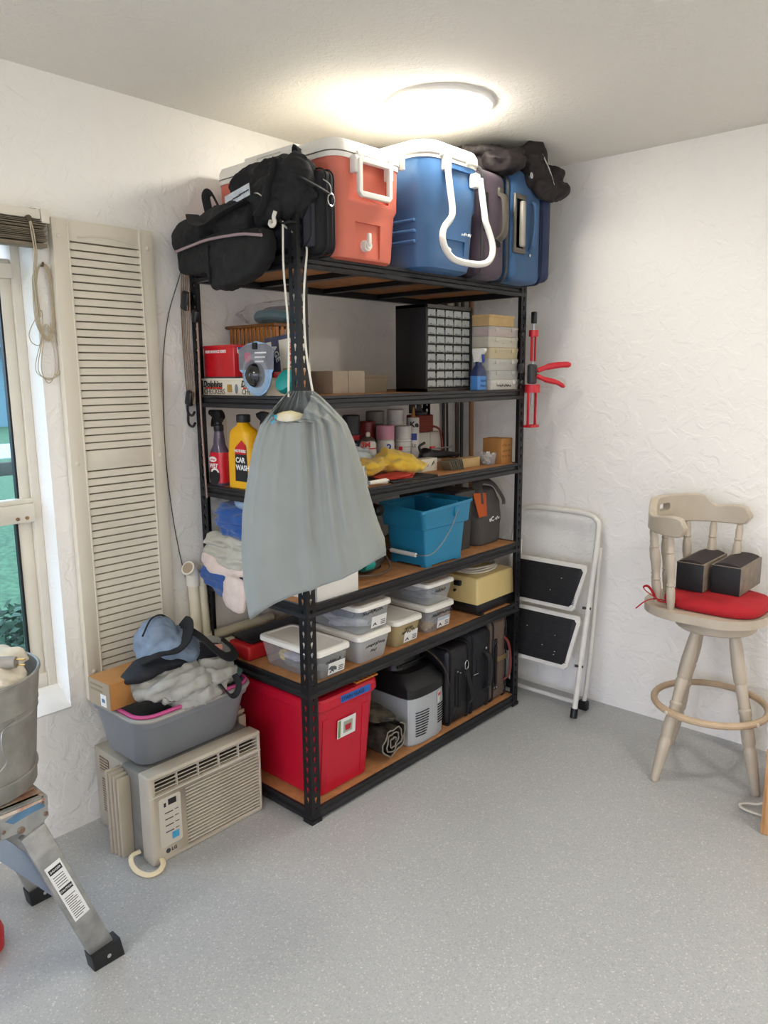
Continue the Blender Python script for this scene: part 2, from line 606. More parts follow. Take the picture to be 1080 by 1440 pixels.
for z0, z1 in ((0.55, 1.075), (1.152, 1.84), (1.885, 1.96)):
    bm = BM(); box2(bm, (XF - 0.037, WY0 + 0.05, z0 - 0.004), (XF - 0.033, WY1 - 0.055, z1 + 0.004)); obj('pane', bm, M_GLASS, win, smooth=None)
for z0, z1, yy in ((0.55, 1.075, 0.077), (1.152, 1.84, 0.064)):   # dark glazing gasket
    bm = BM(); box2(bm, (XF - 0.036, WY1 - yy - 0.004, z0), (XF - 0.016, WY1 - yy + 0.003, z1)); obj('gasket', bm, M_BLACK, win, smooth=None)

# ---- ground outside, partly seen through the window
def grass_mat():
    m = mat('lawn_grass', '#37583a', 0.9, var2='#547a52', vscale=18, detail=8, bump=0.6, bscale=60)
    return m
bm = BM(); box2(bm, (-60, -40, -0.35), (-0.2, 40, -0.15)); tag(obj('lawn', bm, grass_mat(), smooth=None), kind='structure')
bm = BM(); box2(bm, (-18.2, -40, -0.15), (-14.5, 40, -0.13)); tag(obj('street', bm, mat('pale_asphalt', '#b4b8b4', 0.9, var=0.06, vscale=3), smooth=None), kind='structure')
bm = BM(); box2(bm, (-0.2, -40, -0.3), (60, RY - 0.2, -0.03)); tag(obj('unseen_ground_slab', bm, mat('outdoor_concrete', '#8d8a84', 0.9, var=0.06, vscale=3), smooth=None), kind='structure')  # unseen slab added to block sky light from below the horizon
bm = BM(); box2(bm, (-60, -40.2, -0.3), (60, -40, 0.0)); tag(obj('kerb', bm, mat('outdoor_concrete', '#8d8a84', 0.9), smooth=None), kind='structure')
# ------------------------------------------------------------------ shelving unit
SX0, SX1, SY0, SY1 = 0.0335, 0.6013, -1.5858, -0.2744
LEVELS = [(1.904, 1.862), (1.472, 1.428), (1.147, 1.103), (0.787, 0.744), (0.503, 0.459), (0.052, 0.008)]
M_BOARD = mat('particle_board', '#b07b4c', 0.75, var=0.12, vscale=30, bump=0.1, bscale=150)
M_RAIL = mat('shelf_rail_steel', '#28282a', 0.38, 0.35, bump=0.05, bscale=200)
shelf = thing('shelving_unit', 'tall black boltless steel shelving unit with six particle board shelves', 'shelf', (0, 0, 0))
FL = 0.040          # post flange width
def post_mesh():
    """angle post in local coordinates: corner at the origin, flanges along -x and +y, keyholes cut through"""
    bm = BM()
    top, t, pitch = 2.05, 0.0022, 0.0375
    n = int((top - 0.03) / pitch)
    key = []
    for k in range(12):                       # keyhole outline: round top, narrow foot
        a = pi * (k / 7.0) if k <= 7 else 0
        if k <= 7: key.append((0.0062 * cos(-0.45 + (pi + 0.9) * k / 7.0), 0.0055 + 0.0062 * sin(-0.45 + (pi + 0.9) * k / 7.0)))
    key += [(-0.0030, -0.0045), (-0.0024, -0.0115), (0.0024, -0.0115), (0.0030, -0.0045)]
    for axis in (0, 1):
        def P3(u, z, d):
            return Vector((-u, d, z)) if axis == 0 else Vector((-d, u, z))
        for s in (0.0, t):
            base = 0.0
            b = [bm.verts.new(P3(u, 0.0, s)) for u in (0, FL)]
            prev = b
            z0 = 0.03
            rows = [0.0, z0] + [z0 + pitch * (i + 1) for i in range(n)]
            for i in range(len(rows) - 1):
                za, zb = rows[i], rows[i + 1]
                nxt = [bm.verts.new(P3(u, zb, s)) for u in (0, FL)]
                if i == 0:
                    bm.faces.new((prev[0], prev[1], nxt[1], nxt[0]))
                else:
                    zc, uc = (za + zb) / 2, FL / 2
                    kv = [bm.verts.new(P3(uc + kx, zc + kz, s)) for kx, kz in key]
                    # outer corners: order as the key outline (counter-clockwise from right)
                    A = {'br': prev[1], 'bl': prev[0], 'tr': nxt[1], 'tl': nxt[0]}
                    bm.faces.new((A['br'], A['tr'], kv[0], kv[11]))
                    bm.faces.new((A['tr'], kv[2], kv[1], kv[0]))
                    bm.faces.new((A['tr'], A['tl'], kv[5], kv[4], kv[3], kv[2]))
                    bm.faces.new((A['tl'], kv[7], kv[6], kv[5]))
                    bm.faces.new((A['tl'], A['bl'], kv[8], kv[7]))
                    bm.faces.new((A['bl'], A['br'], kv[11], kv[10], kv[9], kv[8]))
                prev = nxt
        # outer edge and top of the flange
        zt = rows[-1]
        bm.faces.new([bm.verts.new(P3(FL, z, s)) for z, s in ((0, 0), (zt, 0), (zt, t), (0, t))])
        bm.faces.new([bm.verts.new(P3(u, zt, s)) for u, s in ((0, 0), (FL, 0), (FL, t), (0, t))])
    # plastic foot
    prism(bm, [(0.004, -0.004), (0.004, FL + 0.003), (-0.006, FL + 0.003), (-0.006, 0.006), (-FL - 0.003, 0.006), (-FL - 0.003, -0.004)], 0.016)
    return finish(bm, 'post', M_BLACK, None)
pm = post_mesh()
for x, y, sx, sy in ((SX1, SY0, 1, 1), (SX1, SY1, 1, -1), (SX0, SY0, -1, 1), (SX0, SY1, -1, -1)):
    o = link(bpy.data.objects.new('post', pm), shelf)
    o.location = (x, y, 0)
    o.scale = (sx, sy, 1)
def rail(a, b, out, ztop, zbot):
    """stepped beam between two points (xy), facing direction out"""
    h = ztop - zbot
    prof = [(0.0, 0.0), (0.004, -0.001), (0.004, -0.010), (-0.003, -0.0135), (-0.003, -0.024), (0.005, -0.030), (0.006, -h + 0.002), (0.004, -h), (-0.016, -h), (-0.016, -h + 0.003), (-0.006, -h + 0.003), (-0.006, 0.0)]
    bm = BM()
    loops = []
    for p in (a, b):
        loops.append([Vector((p[0] + out[0] * d, p[1] + out[1] * d, ztop + z)) for d, z in prof])
    loft(bm, loops)
    return obj('rail', bm, M_RAIL, shelf, smooth=None)
for zt, zb in LEVELS:
    rail((SX1 - 0.005, SY0 + 0.006), (SX1 - 0.005, SY1 - 0.006), (1, 0), zt, zb)
    rail((SX0 + 0.005, SY0 + 0.006), (SX0 + 0.005, SY1 - 0.006), (-1, 0), zt, zb)
    rail((SX0 + 0.006, SY0 + 0.005), (SX1 - 0.006, SY0 + 0.005), (0, -1), zt, zb)
    rail((SX0 + 0.006, SY1 - 0.005), (SX1 - 0.006, SY1 - 0.005), (0, 1), zt, zb)
    bm = BM(); box2(bm, (SX0 + 0.012, SY0 + 0.012, zt - 0.016), (SX1 - 0.012, SY1 - 0.012, zt - 0.003)); obj('shelf_board', bm, M_BOARD, shelf, smooth=None)
    for k in (1, 2, 3):
        yy = SY0 + (SY1 - SY0) * k / 4
        bm = BM(); box2(bm, (SX0 + 0.012, yy - 0.018, zt - 0.034), (SX1 - 0.012, yy + 0.018, zt - 0.016)); obj('cross_support', bm, M_BLACK, shelf, smooth=None)
def ZL(i): return LEVELS[i - 1][0] - 0.003       # top of the shelf board of level i
# ------------------------------------------------------------------ top shelf: coolers, bags, suitcases
Z1 = ZL(1)
M_CORAL = mat('coral_plastic', '#cc6a56', 0.42, var=0.04, vscale=6, bump=0.12, bscale=300)
M_COOLW = mat('cooler_white', '#e6e3da', 0.4, var=0.03, vscale=10, bump=0.06, bscale=200)
M_COOLB = mat('cooler_blue', '#3d6592', 0.38, var=0.05, vscale=6, bump=0.08, bscale=300)
M_DARKP = mat('dark_seam', '#3a3a3c', 0.6)
M_FAB = mat('black_nylon', '#0f0f12', 0.8, var=0.18, vscale=20, bump=0.35, bscale=500)
M_FAB2 = mat('black_webbing', '#131316', 0.8, bump=0.4, bscale=800)
M_CHROME = mat('chrome', '#c8c8c8', 0.22, 1.0)

def XZ_(ox, y, oz): return Matrix(((1, 0, 0, ox), (0, 0, 1, y), (0, 1, 0, oz), (0, 0, 0, 1)))
# -- coral cooler
t = wthing('cooler', 'coral pink cooler with white lid and small spigot on the top shelf', 'cooler', (0.35, -1.305, Z1))
cx, cy = 0.347, -1.305
SXC, SYC = 0.596, 0.315
bm = BM(); tub(bm, cx, cy, [(Z1, SXC - 0.06, SYC - 0.06, 0.03), (Z1 + 0.006, SXC - 0.036, SYC - 0.036, 0.04), (Z1 + 0.02, SXC - 0.028, SYC - 0.028, 0.045), (Z1 + 0.155, SXC - 0.014, SYC - 0.014, 0.045), (Z1 + 0.172, SXC, SYC, 0.045), (Z1 + 0.30, SXC + 0.004, SYC + 0.004, 0.045)])
body = obj('body', bm, M_CORAL, t)
c = BM(); box2(c, (0.627, -1.365, Z1 + 0.012), (0.7, -1.245, Z1 + 0.118)); cut(body, c)
c = BM(); box2(c, (0.633, -1.385, Z1 + 0.185), (0.7, -1.215, Z1 + 0.302)); cut(body, c)
bm = BM(); tub(bm, cx, cy, [(Z1 + 0.298, SXC + 0.012, SYC + 0.012, 0.05), (Z1 + 0.312, SXC + 0.014, SYC + 0.014, 0.05)]); obj('rim', bm, M_COOLW, t)
bm = BM(); tub(bm, cx, cy, [(Z1 + 0.312, SXC - 0.004, SYC - 0.004, 0.05), (Z1 + 0.317, SXC - 0.004, SYC - 0.004, 0.05)]); obj('seal', bm, M_DARKP, t)
bm = BM(); tub(bm, cx, cy, [(Z1 + 0.316, SXC + 0.016, SYC + 0.016, 0.05), (Z1 + 0.338, SXC + 0.014, SYC + 0.014, 0.05), (Z1 + 0.352, SXC, SYC, 0.045), (Z1 + 0.357, SXC - 0.03, SYC - 0.03, 0.04)])
lid = obj('lid', bm, M_COOLW, t)
bm = BM(); box(bm, (0.35, -1.459, Z1 + 0.338), (0.26, 0.028, 0.046), None, 0.008); lt = obj('lid_latch', bm, M_COOLW, lid)
c = BM(); box(c, (0.35, -1.478, Z1 + 0.334), (0.12, 0.022, 0.026)); cut(lt, c)
for yy in (-1.36, -1.215):
    bm = BM(); cyl(bm, (0.654, yy - 0.012, Z1 + 0.316), (0.654, yy + 0.012, Z1 + 0.316), 0.008); obj('hinge_pin', bm, M_COOLW, lid)
bm = BM(); box(bm, (0.64, -1.148, Z1 + 0.332), (0.035, 0.012, 0.05), None, 0.004); obj('hinge_plate', bm, M_COOLW, lid)
# bail handle on the end
hy0, hy1, hz0, hz1, hx = -1.375, -1.235, Z1 + 0.195, Z1 + 0.297, 0.668
bm = BM(); tube(bm, [(hx, hy0, hz1), (hx, hy0, hz0 + 0.006), (hx, hy0 + 0.006, hz0), (hx, hy1 - 0.006, hz0), (hx, hy1, hz0 + 0.006), (hx, hy1, hz1 - 0.006), (hx, hy1 - 0.006, hz1), (hx, hy0 + 0.006, hz1), (hx, hy0, hz1 - 0.006)], 0.009, n=10, flat=(0.018, 0.016)); hd = obj('handle', bm, M_COOLW, t)
for yy in (hy0 - 0.012, hy1 + 0.008):
    bm = BM(); box(bm, (0.657, yy, hz1 - 0.016), (0.028, 0.020, 0.052), None, 0.005); obj('handle_bracket', bm, M_COOLW, hd)
# spigot
bm = BM(); cyl(bm, (0.627, -1.315, Z1 + 0.048), (0.645, -1.315, Z1 + 0.048), 0.019, 0.017); cyl(bm, (0.645, -1.315, Z1 + 0.048), (0.652, -1.315, Z1 + 0.048), 0.012)
box(bm, (0.650, -1.315, Z1 + 0.066), (0.012, 0.014, 0.04), None, 0.004)
sp = obj('spigot', bm, M_COOLW, t)

# -- blue cooler
t = wthing('cooler', 'blue cooler with white lid and long white looped tow handle', 'cooler', (0.45, -0.915, Z1))
cx, cy, SXC, SYC = 0.445, -0.915, 0.50, 0.335
bm = BM(); tub(bm, cx, cy, [(Z1, SXC - 0.08, SYC - 0.08, 0.05), (Z1 + 0.008, SXC - 0.046, SYC - 0.046, 0.06), (Z1 + 0.03, SXC - 0.036, SYC - 0.03, 0.065), (Z1 + 0.205, SXC - 0.018, SYC - 0.012, 0.07), (Z1 + 0.222, SXC - 0.004, SYC - 0.002, 0.07), (Z1 + 0.365, SXC, SYC, 0.07)], 7)
body = obj('body', bm, M_COOLB, t)
c = BM(); box2(c, (0.672, -0.985, Z1 + 0.06), (0.75, -0.835, Z1 + 0.11)); cut(body, c)
c = BM(); box2(c, (0.683, -0.95, Z1 + 0.29), (0.75, -0.80, Z1 + 0.345)); cut(body, c)
for k in range(3):   # moulded grip ribs on the side
    bm = BM(); box2(bm, (0.40, -1.080, Z1 + 0.085 + 0.035 * k), (0.64, -1.062, Z1 + 0.098 + 0.035 * k), 0.005); obj('moulded_rib', bm, M_COOLB, body)
bm = BM(); tub(bm, cx, cy, [(Z1 + 0.363, SXC + 0.006, SYC + 0.006, 0.072), (Z1 + 0.372, SXC + 0.006, SYC + 0.006, 0.072)], 7); obj('rim', bm, M_COOLW, t)
bm = BM(); tub(bm, cx, cy, [(Z1 + 0.374, SXC + 0.004, SYC + 0.004, 0.07), (Z1 + 0.378, SXC + 0.016, SYC + 0.016, 0.075), (Z1 + 0.402, SXC + 0.014, SYC + 0.014, 0.075), (Z1 + 0.418, SXC - 0.004, SYC - 0.004, 0.07), (Z1 + 0.424, SXC - 0.05, SYC - 0.05, 0.06)], 7); lid = obj('lid', bm, M_COOLW, t)
for yy in (-1.0, -0.845):
    bm = BM(); cyl(bm, (0.702, yy - 0.012, Z1 + 0.377), (0.702, yy + 0.012, Z1 + 0.377), 0.007); obj('hinge_pin', bm, M_COOLW, lid)
hl, hr = -0.985, -0.785
pts = catmull([(0.712, hl, Z1 + 0.352), (0.722, hl, Z1 + 0.28), (0.735, hl, Z1 + 0.20), (0.742, hl - 0.015, Z1 + 0.165), (0.748, hl - 0.062, Z1 + 0.125), (0.754, hl - 0.078, Z1 + 0.085), (0.760, hl - 0.06, Z1 + 0.045), (0.763, hl - 0.01, Z1 + 0.022), (0.763, (hl + hr) / 2, Z1 + 0.020), (0.763, hr - 0.03, Z1 + 0.032), (0.760, hr + 0.008, Z1 + 0.06), (0.754, hr + 0.02, Z1 + 0.10), (0.746, hr + 0.008, Z1 + 0.145), (0.740, hr - 0.006, Z1 + 0.18), (0.735, hr - 0.008, Z1 + 0.215), (0.722, hr - 0.006, Z1 + 0.28), (0.712, hr - 0.004, Z1 + 0.33)], 5)
bm = BM(); tube(bm, pts, 0.0115, n=10); hd = obj('tow_handle', bm, M_COOLW, t)
for yy, zz in ((hl + 0.006, Z1 + 0.352), (hr - 0.022, Z1 + 0.322)):
    bm = BM(); box(bm, (0.702, yy, zz), (0.03, 0.034, 0.05), None, 0.007); obj('handle_bracket', bm, M_COOLW, hd)
bm = BM(); lathe(bm, [(0.013, 0), (0.010, 0.012), (0.004, 0.02)], 10, Matrix.Translation((0.672, -0.935, Z1 + 0.072)) @ Matrix.Rotation(radians(90), 4, 'Y')); obj('drain_plug', bm, M_COOLW, t)
scribble('faint_logo', M_COOLW, body, (0.6865, -0.865, Z1 + 0.135), (0, 1, 0), (0, 0, 1), 0.06, 0.012, 3)

# -- suitcases standing on end, narrow sides to the room
M_PURP = mat('plum_fabric', '#4d3f4c', 0.75, var=0.08, vscale=30, bump=0.25, bscale=600, sheen=0.1)
M_BLUEF = mat('blue_fabric', '#2a527a', 0.7, var=0.08, vscale=30, bump=0.25, bscale=600, sheen=0.1)
M_NAVY = mat('navy_fabric', '#222d4d', 0.75, bump=0.25, bscale=600)
M_OLIVE = mat('grey_brown_plastic', '#57524a', 0.4)
t = wthing('suitcase', 'plum coloured soft suitcase squeezed between blue cooler and blue suitcase', 'suitcase', (0.4, -0.63, Z1))
bm = BM(); box2(bm, (0.12, -0.715, Z1), (0.665, -0.535, Z1 + 0.40), 0.04, 5); obj('shell', bm, M_PURP, t)
for yy in (-0.712, -0.54):
    ring = [Vector((p.x, yy, p.y)) for p in rrect(0.553, 0.408, 0.045, 6, 0.3925, Z1 + 0.20)]
    ring = [p + Vector((0, 0, 0)) for p in ring]
    bm = BM(); tube(bm, ring, 0.006, n=6, closed=True); obj('piping', bm, M_DARKP, t)
bm = BM(); box(bm, (0.667, -0.69, Z1 + 0.24), (0.012, 0.034, 0.14), None, 0.005); hp = obj('handle_tray', bm, M_FAB2, t)
bm = BM(); tube(bm, catmull([(0.67, -0.595, Z1 + 0.315), (0.69, -0.597, Z1 + 0.30), (0.70, -0.6, Z1 + 0.24), (0.695, -0.6, Z1 + 0.17), (0.67, -0.605, Z1 + 0.145)], 5), 0.01, n=8, flat=(0.03, 0.014)); cs = obj('carry_handle', bm, M_OLIVE, t)
bm = BM(); box(bm, (0.669, -0.592, Z1 + 0.325), (0.012, 0.03, 0.028), None, 0.003); obj('handle_anchor', bm, M_OLIVE, cs)
bm = BM(); box(bm, (0.669, -0.607, Z1 + 0.135), (0.012, 0.03, 0.028), None, 0.003); obj('handle_anchor', bm, M_FAB2, cs)

t = wthing('suitcase', 'blue soft suitcase with grey handle tray at the end of the top shelf', 'suitcase', (0.4, -0.4, Z1))
bm = BM(); box2(bm, (0.10, -0.528, Z1), (0.685, -0.305, Z1 + 0.43), 0.03, 4); obj('shell', bm, M_BLUEF, t)
bm = BM(); box2(bm, (0.14, -0.312, Z1 + 0.012), (0.70, -0.245, Z1 + 0.375), 0.032, 5); obj('front_pocket', bm, M_NAVY, t)
ring = [Vector((p.x, -0.305, p.y)) for p in rrect(0.59, 0.415, 0.035, 6, 0.395, Z1 + 0.212)]
bm = BM(); tube(bm, ring, 0.005, n=6, closed=True); obj('zip_seam', bm, M_NAVY, t)
bm = BM(); box(bm, (0.686, -0.478, Z1 + 0.22), (0.012, 0.085, 0.225), None, 0.005); tr = obj('handle_tray', bm, M_OLIVE, t)
c = BM(); box(c, (0.695, -0.482, Z1 + 0.22), (0.02, 0.055, 0.185)); cut(tr, c)
bm = BM(); box(bm, (0.695, -0.47, Z1 + 0.22), (0.02, 0.026, 0.175), None, 0.008, 3); obj('tow_handle', bm, mat('pale_grey_plastic', '#9c968c', 0.35), tr)
bm = BM(); tube(bm, catmull([(0.688, -0.385, Z1 + 0.315), (0.702, -0.384, Z1 + 0.295), (0.706, -0.386, Z1 + 0.22), (0.700, -0.392, Z1 + 0.15), (0.686, -0.397, Z1 + 0.125)], 5), 0.01, n=8, flat=(0.022, 0.01)); cs = obj('carry_handle', bm, M_BLUEF, t)
bm = BM(); cyl(bm, (0.684, -0.4, Z1 + 0.108), (0.69, -0.4, Z1 + 0.108), 0.006); obj('rivet', bm, M_CHROME, cs)

# -- dark garment bag heaped over the suitcases
M_BROWNBLK = mat('brown_black_nylon', '#1a1112', 0.7, var=0.2, vscale=15, bump=0.3, bscale=300)
t = wthing('crumpled_bag', 'crumpled dark brown fabric bag draped over the top of the suitcases', 'bag', (0.55, -0.42, Z1 + 0.43))
bm = BM()
zt = Z1 + 0.43
blob(bm, (0.50, -0.53, zt + 0.03), (0.19, 0.13, 0.055), amp=0.3, seed=1)
blob(bm, (0.66, -0.56, zt + 0.005), (0.07, 0.09, 0.035), amp=0.3, seed=5)
blob(bm, (0.52, -0.37, zt + 0.045), (0.18, 0.10, 0.055), amp=0.2, seed=2)
blob(bm, (0.68, -0.39, zt + 0.03), (0.05, 0.07, 0.085), amp=0.2, seed=3)
blob(bm, (0.60, -0.25, zt - 0.0), (0.14, 0.08, 0.05), amp=0.2, seed=4)
blob(bm, (0.715, -0.33, zt - 0.05), (0.026, 0.075, 0.05), amp=0.2, seed=6)
blob(bm, (0.70, -0.24, zt - 0.045), (0.05, 0.065, 0.035), amp=0.2, seed=7)
fuse('bag_cloth', bm, M_BROWNBLK, t, 0.007, 5, [(0.010, (12, 12, 20), 1), (0.004, (30, 30, 40), 2)])
bm = BM(); cyl(bm, (0.715, -0.455, zt - 0.03), (0.722, -0.455, zt - 0.03), 0.012, n=12); obj('metal_snap', bm, M_CHROME, t)
bm = BM(); tube(bm, catmull([(0.73, -0.395, zt + 0.06), (0.735, -0.345, zt + 0.01), (0.74, -0.31, zt - 0.05)], 4), 0.003, n=6); obj('zipper', bm, M_CHROME, t)

# -- black briefcase against the coral cooler
t = wthing('laptop_bag', 'upright black laptop briefcase leaning on the side of the coral cooler', 'bag', (0.45, -1.505, Z1))
bm = BM(); box2(bm, (0.22, -1.542, Z1), (0.665, -1.468, Z1 + 0.245), 0.03, 4); obj('bag_body', bm, M_FAB, t)
bm = BM(); box2(bm, (0.27, -1.556, Z1 + 0.02), (0.64, -1.535, Z1 + 0.19), 0.010, 3); fp = obj('front_pocket', bm, mat('charcoal_nylon', '#2a2a33', 0.75, bump=0.3, bscale=500), t)
ring = [Vector((p.x, -1.556, p.y)) for p in rrect(0.36, 0.16, 0.04, 6, 0.455, Z1 + 0.105)]
bm = BM(); tube(bm, ring, 0.003, n=6, closed=True); obj('piping', bm, M_FAB2, fp)
for yy in (-1.52, -1.49):
    ring = [Vector((p.x, yy, p.y)) for p in rrect(0.452, 0.252, 0.034, 6, 0.4425, Z1 + 0.1225)]
    bm = BM(); tube(bm, ring, 0.0028, n=6, closed=True); obj('zipper', bm, M_FAB2, t)
bm = BM(); tube(bm, [(0.672, -1.505 + 0.014 * cos(a * pi / 6), Z1 + 0.155 + 0.018 * sin(a * pi / 6)) for a in range(12)], 0.003, n=6, closed=True); obj('d_ring', bm, M_CHROME, t)
bm = BM(); tube(bm, catmull([(0.672, -1.505, Z1 + 0.172), (0.678, -1.515, Z1 + 0.195), (0.665, -1.53, Z1 + 0.21)], 4), 0.003, n=6); obj('snap_hook', bm, M_CHROME, t)

# -- soft black bag lying over the briefcase
t = wthing('tote_bag', 'floppy black nylon bag with pale airline tag lying over the briefcase', 'bag', (0.45, -1.53, Z1 + 0.2))
bm = BM()
blob(bm, (0.45, -1.535, Z1 + 0.225), (0.15, 0.05, 0.075), amp=0.15, seed=11, sq=0.75)
blob(bm, (0.565, -1.565, Z1 + 0.20), (0.075, 0.045, 0.085), amp=0.2, seed=12, sq=0.8)
blob(bm, (0.36, -1.56, Z1 + 0.20), (0.07, 0.045, 0.085), amp=0.15, seed=13, sq=0.8)
blob(bm, (0.46, -1.60, Z1 + 0.155), (0.10, 0.025, 0.07), amp=0.2, seed=14, sq=0.8)
fuse('bag_cloth', bm, M_FAB, t, 0.006, 2, [(0.012, (9, 14, 16), 4), (0.004, (35, 35, 35), 5)])
bm = BM(); tube(bm, catmull([(0.55, -1.53, Z1 + 0.275), (0.57, -1.545, Z1 + 0.315), (0.595, -1.545, Z1 + 0.27)], 5), 0.01, n=8, flat=(0.03, 0.006)); obj('pull_loop', bm, M_FAB2, t)
bm = BM(); tube(bm, catmull([(0.605, -1.60, Z1 + 0.23), (0.65, -1.60, Z1 + 0.205), (0.685, -1.57, Z1 + 0.18), (0.685, -1.53, Z1 + 0.17)], 5), 0.01, n=8, flat=(0.022, 0.005)); obj('shoulder_strap', bm, M_FAB2, t)
bm = BM(); tube(bm, catmull([(0.56, -1.62, Z1 + 0.27), (0.545, -1.64, Z1 + 0.20), (0.53, -1.65, Z1 + 0.14), (0.50, -1.655, Z1 + 0.11)], 5), 0.01, n=8, flat=(0.028, 0.006)); obj('shoulder_strap', bm, M_FAB2, t)
pg = plate('luggage_tag', rect(0.125, 0.036), 0.002, mat('pale_tag', '#c3ccd2', 0.35, var=0.15, vscale=60), t, (0.335, -1.640, Z1 + 0.160), (1, 0, 0.17), (-0.17, 0.05, 1))
for k in range(3):
    plate('tag_print', rect(0.03 + 0.01 * k, 0.004), 0.001, M_DARKP, pg, (0.345 + 0.03 * k, -1.6425, Z1 + 0.172 + 0.007 * k), (1, 0, 0.17), (-0.17, 0.05, 1))
bm = BM(); tube(bm, catmull([(0.47, -1.635, Z1 + 0.185), (0.50, -1.645, Z1 + 0.178), (0.52, -1.642, Z1 + 0.165)], 4), 0.0025, n=6); obj('zipper', bm, M_CHROME, t)

# -- duffel bag hanging over the end of the top shelf
t = wthing('duffel_bag', 'black duffel bag with pink piping slumped over the end of the top shelf', 'bag', (0.30, -1.58, Z1))
bm = BM()
ctr = catmull([(0.015, -1.575, Z1 + 0.105), (0.10, -1.59, Z1 + 0.105), (0.22, -1.60, Z1 + 0.13), (0.34, -1.61, Z1 + 0.125), (0.45, -1.615, Z1 + 0.11)], 5)
tube(bm, ctr, [0.052 + 0.010 * sin(i * 0.5) for i in range(len(ctr))], n=14)
prism(bm, [(0.085, 0.06), (0.09, -0.012), (0.16, -0.022), (0.25, -0.028), (0.265, -0.078), (0.33, -0.083), (0.42, -0.066), (0.49, -0.045), (0.53, -0.012), (0.53, 0.075), (0.30, 0.085)], 0.062, XZ_(0, -1.665, Z1), 0.012)
blob(bm, (0.40, -1.62, Z1 + 0.03), (0.11, 0.035, 0.06), amp=0.1, seed=24)
fuse('bag_cloth', bm, M_FAB, t, 0.006, 3, [(0.007, (9, 14, 16), 7), (0.003, (30, 30, 30), 8)])
pipe = catmull([(0.095, -1.676, Z1 + 0.050), (0.18, -1.682, Z1 + 0.056), (0.28, -1.685, Z1 + 0.064), (0.38, -1.685, Z1 + 0.064), (0.47, -1.682, Z1 + 0.060), (0.54, -1.668, Z1 + 0.050)], 5)
bm = BM(); tube(bm, pipe, 0.0045, n=8); obj('piping', bm, mat('pink_grey_piping', '#9a8488', 0.5), t)
bm = BM(); tube(bm, catmull([(0.17, -1.655, Z1 + 0.16), (0.22, -1.68, Z1 + 0.125), (0.30, -1.69, Z1 + 0.11), (0.39, -1.685, Z1 + 0.135), (0.46, -1.66, Z1 + 0.16)], 5), 0.01, n=8, flat=(0.045, 0.006)); obj('grab_strap', bm, M_FAB2, t)
bm = BM(); tube(bm, catmull([(0.20, -1.61, Z1 + 0.17), (0.215, -1.63, Z1 + 0.215), (0.25, -1.635, Z1 + 0.22), (0.27, -1.62, Z1 + 0.175)], 5), 0.01, n=8, flat=(0.03, 0.005)); obj('web_loop', bm, M_FAB2, t)
for z0_, z1_ in ((Z1 - 0.07, Z1 + 0.05),):
    bm = BM(); box(bm, (0.275, -1.672, (z0_ + z1_) / 2), (0.006, 0.012, z1_ - z0_), None, 0.002); obj('seam_strip', bm, M_FAB2, t)
# ------------------------------------------------------------------ second shelf
Z2 = ZL(2)
M_REDTIN = mat('red_tin', '#c0141f', 0.35, var=0.06, vscale=12, coat=0.3)
M_CARD = mat('brown_cardboard', '#a9763f', 0.85, var=0.05, vscale=25, bump=0.1, bscale=200)
M_TANCARD = mat('tan_cardboard', '#b69a6b', 0.85, var=0.05, vscale=25)
M_GREYBOX = mat('grey_tan_carton', '#a79c8b', 0.85, var=0.05, vscale=15)
M_CREAM = mat('cream_print', '#d9d2bf', 0.6)
M_INK = mat('black_ink', '#1a1a1a', 0.7)
M_REDINK = mat('red_ink', '#c2321f', 0.6)
M_WHITEINK = mat('white_ink', '#e8e6e2', 0.6)
M_GOLD = mat('gold_print', '#a8843a', 0.5)
M_BLUEINK = mat('blue_ink', '#2b3f8f', 0.6)
M_TEAL = mat('teal_plastic', '#0f8d86', 0.4)
M_AMBER = mat('amber_plastic', '#b06a14', 0.25, trans=0.25, var=0.2, vscale=20)
M_CLEAR = clear_mat('clear_plastic', '#d8dce0', 0.22, 0.12)
M_MILKY = clear_mat('milky_plastic', '#d5d6d4', 0.55, 0.35)

def carton(name, label, cat, a, b, m, bev=0.002, group=None, flaps=None):
    """a closed carton with a seam: body + tape or lid seam as parts"""
    cx, cy = (a[0] + b[0]) / 2, (a[1] + b[1]) / 2
    t = wthing(name, label, cat, (cx, cy, a[2]), group)
    bm = BM(); box2(bm, a, b, bev); obj('carton_body', bm, m, t)
    return t

t = carton('checkers_box', 'long cream game box printed in red and black under the red tin', 'box', (0.045, -1.56, Z2), (0.405, -1.43, Z2 + 0.058), M_CREAM)
bm = BM(); box2(bm, (0.042, -1.563, Z2 + 0.054), (0.408, -1.427, Z2 + 0.0605), 0.001); obj('box_lid', bm, M_CREAM, t)
for x0 in (0.052, 0.272):
    text('lettering', 'Dolphins', 0.031, M_INK, t, (x0, -1.5635, Z2 + 0.040), (1, 0, 0), (0, 0, 1), shear=0.25, bold=0.0006)
    text('lettering', 'CHECKERS', 0.026, mat('grey_green_ink', '#5a5c4e', 0.6), t, (x0, -1.5615, Z2 + 0.014), (1, 0, 0), (0, 0, 1))
    plate('red_underline', rect(0.10, 0.006), 0.0006, M_REDINK, t, (x0 + 0.01, -1.561, Z2 + 0.024), (1, 0, 0), (0, 0, 1))
plate('gold_emblem', [(0.018 * cos(a * pi / 4) * (1 if a % 2 else 0.75), 0.018 * sin(a * pi / 4) * (1 if a % 2 else 0.75)) for a in range(8)], 0.0006, M_GOLD, t, (0.205, -1.561, Z2 + 0.026), (1, 0, 0), (0, 0, 1))
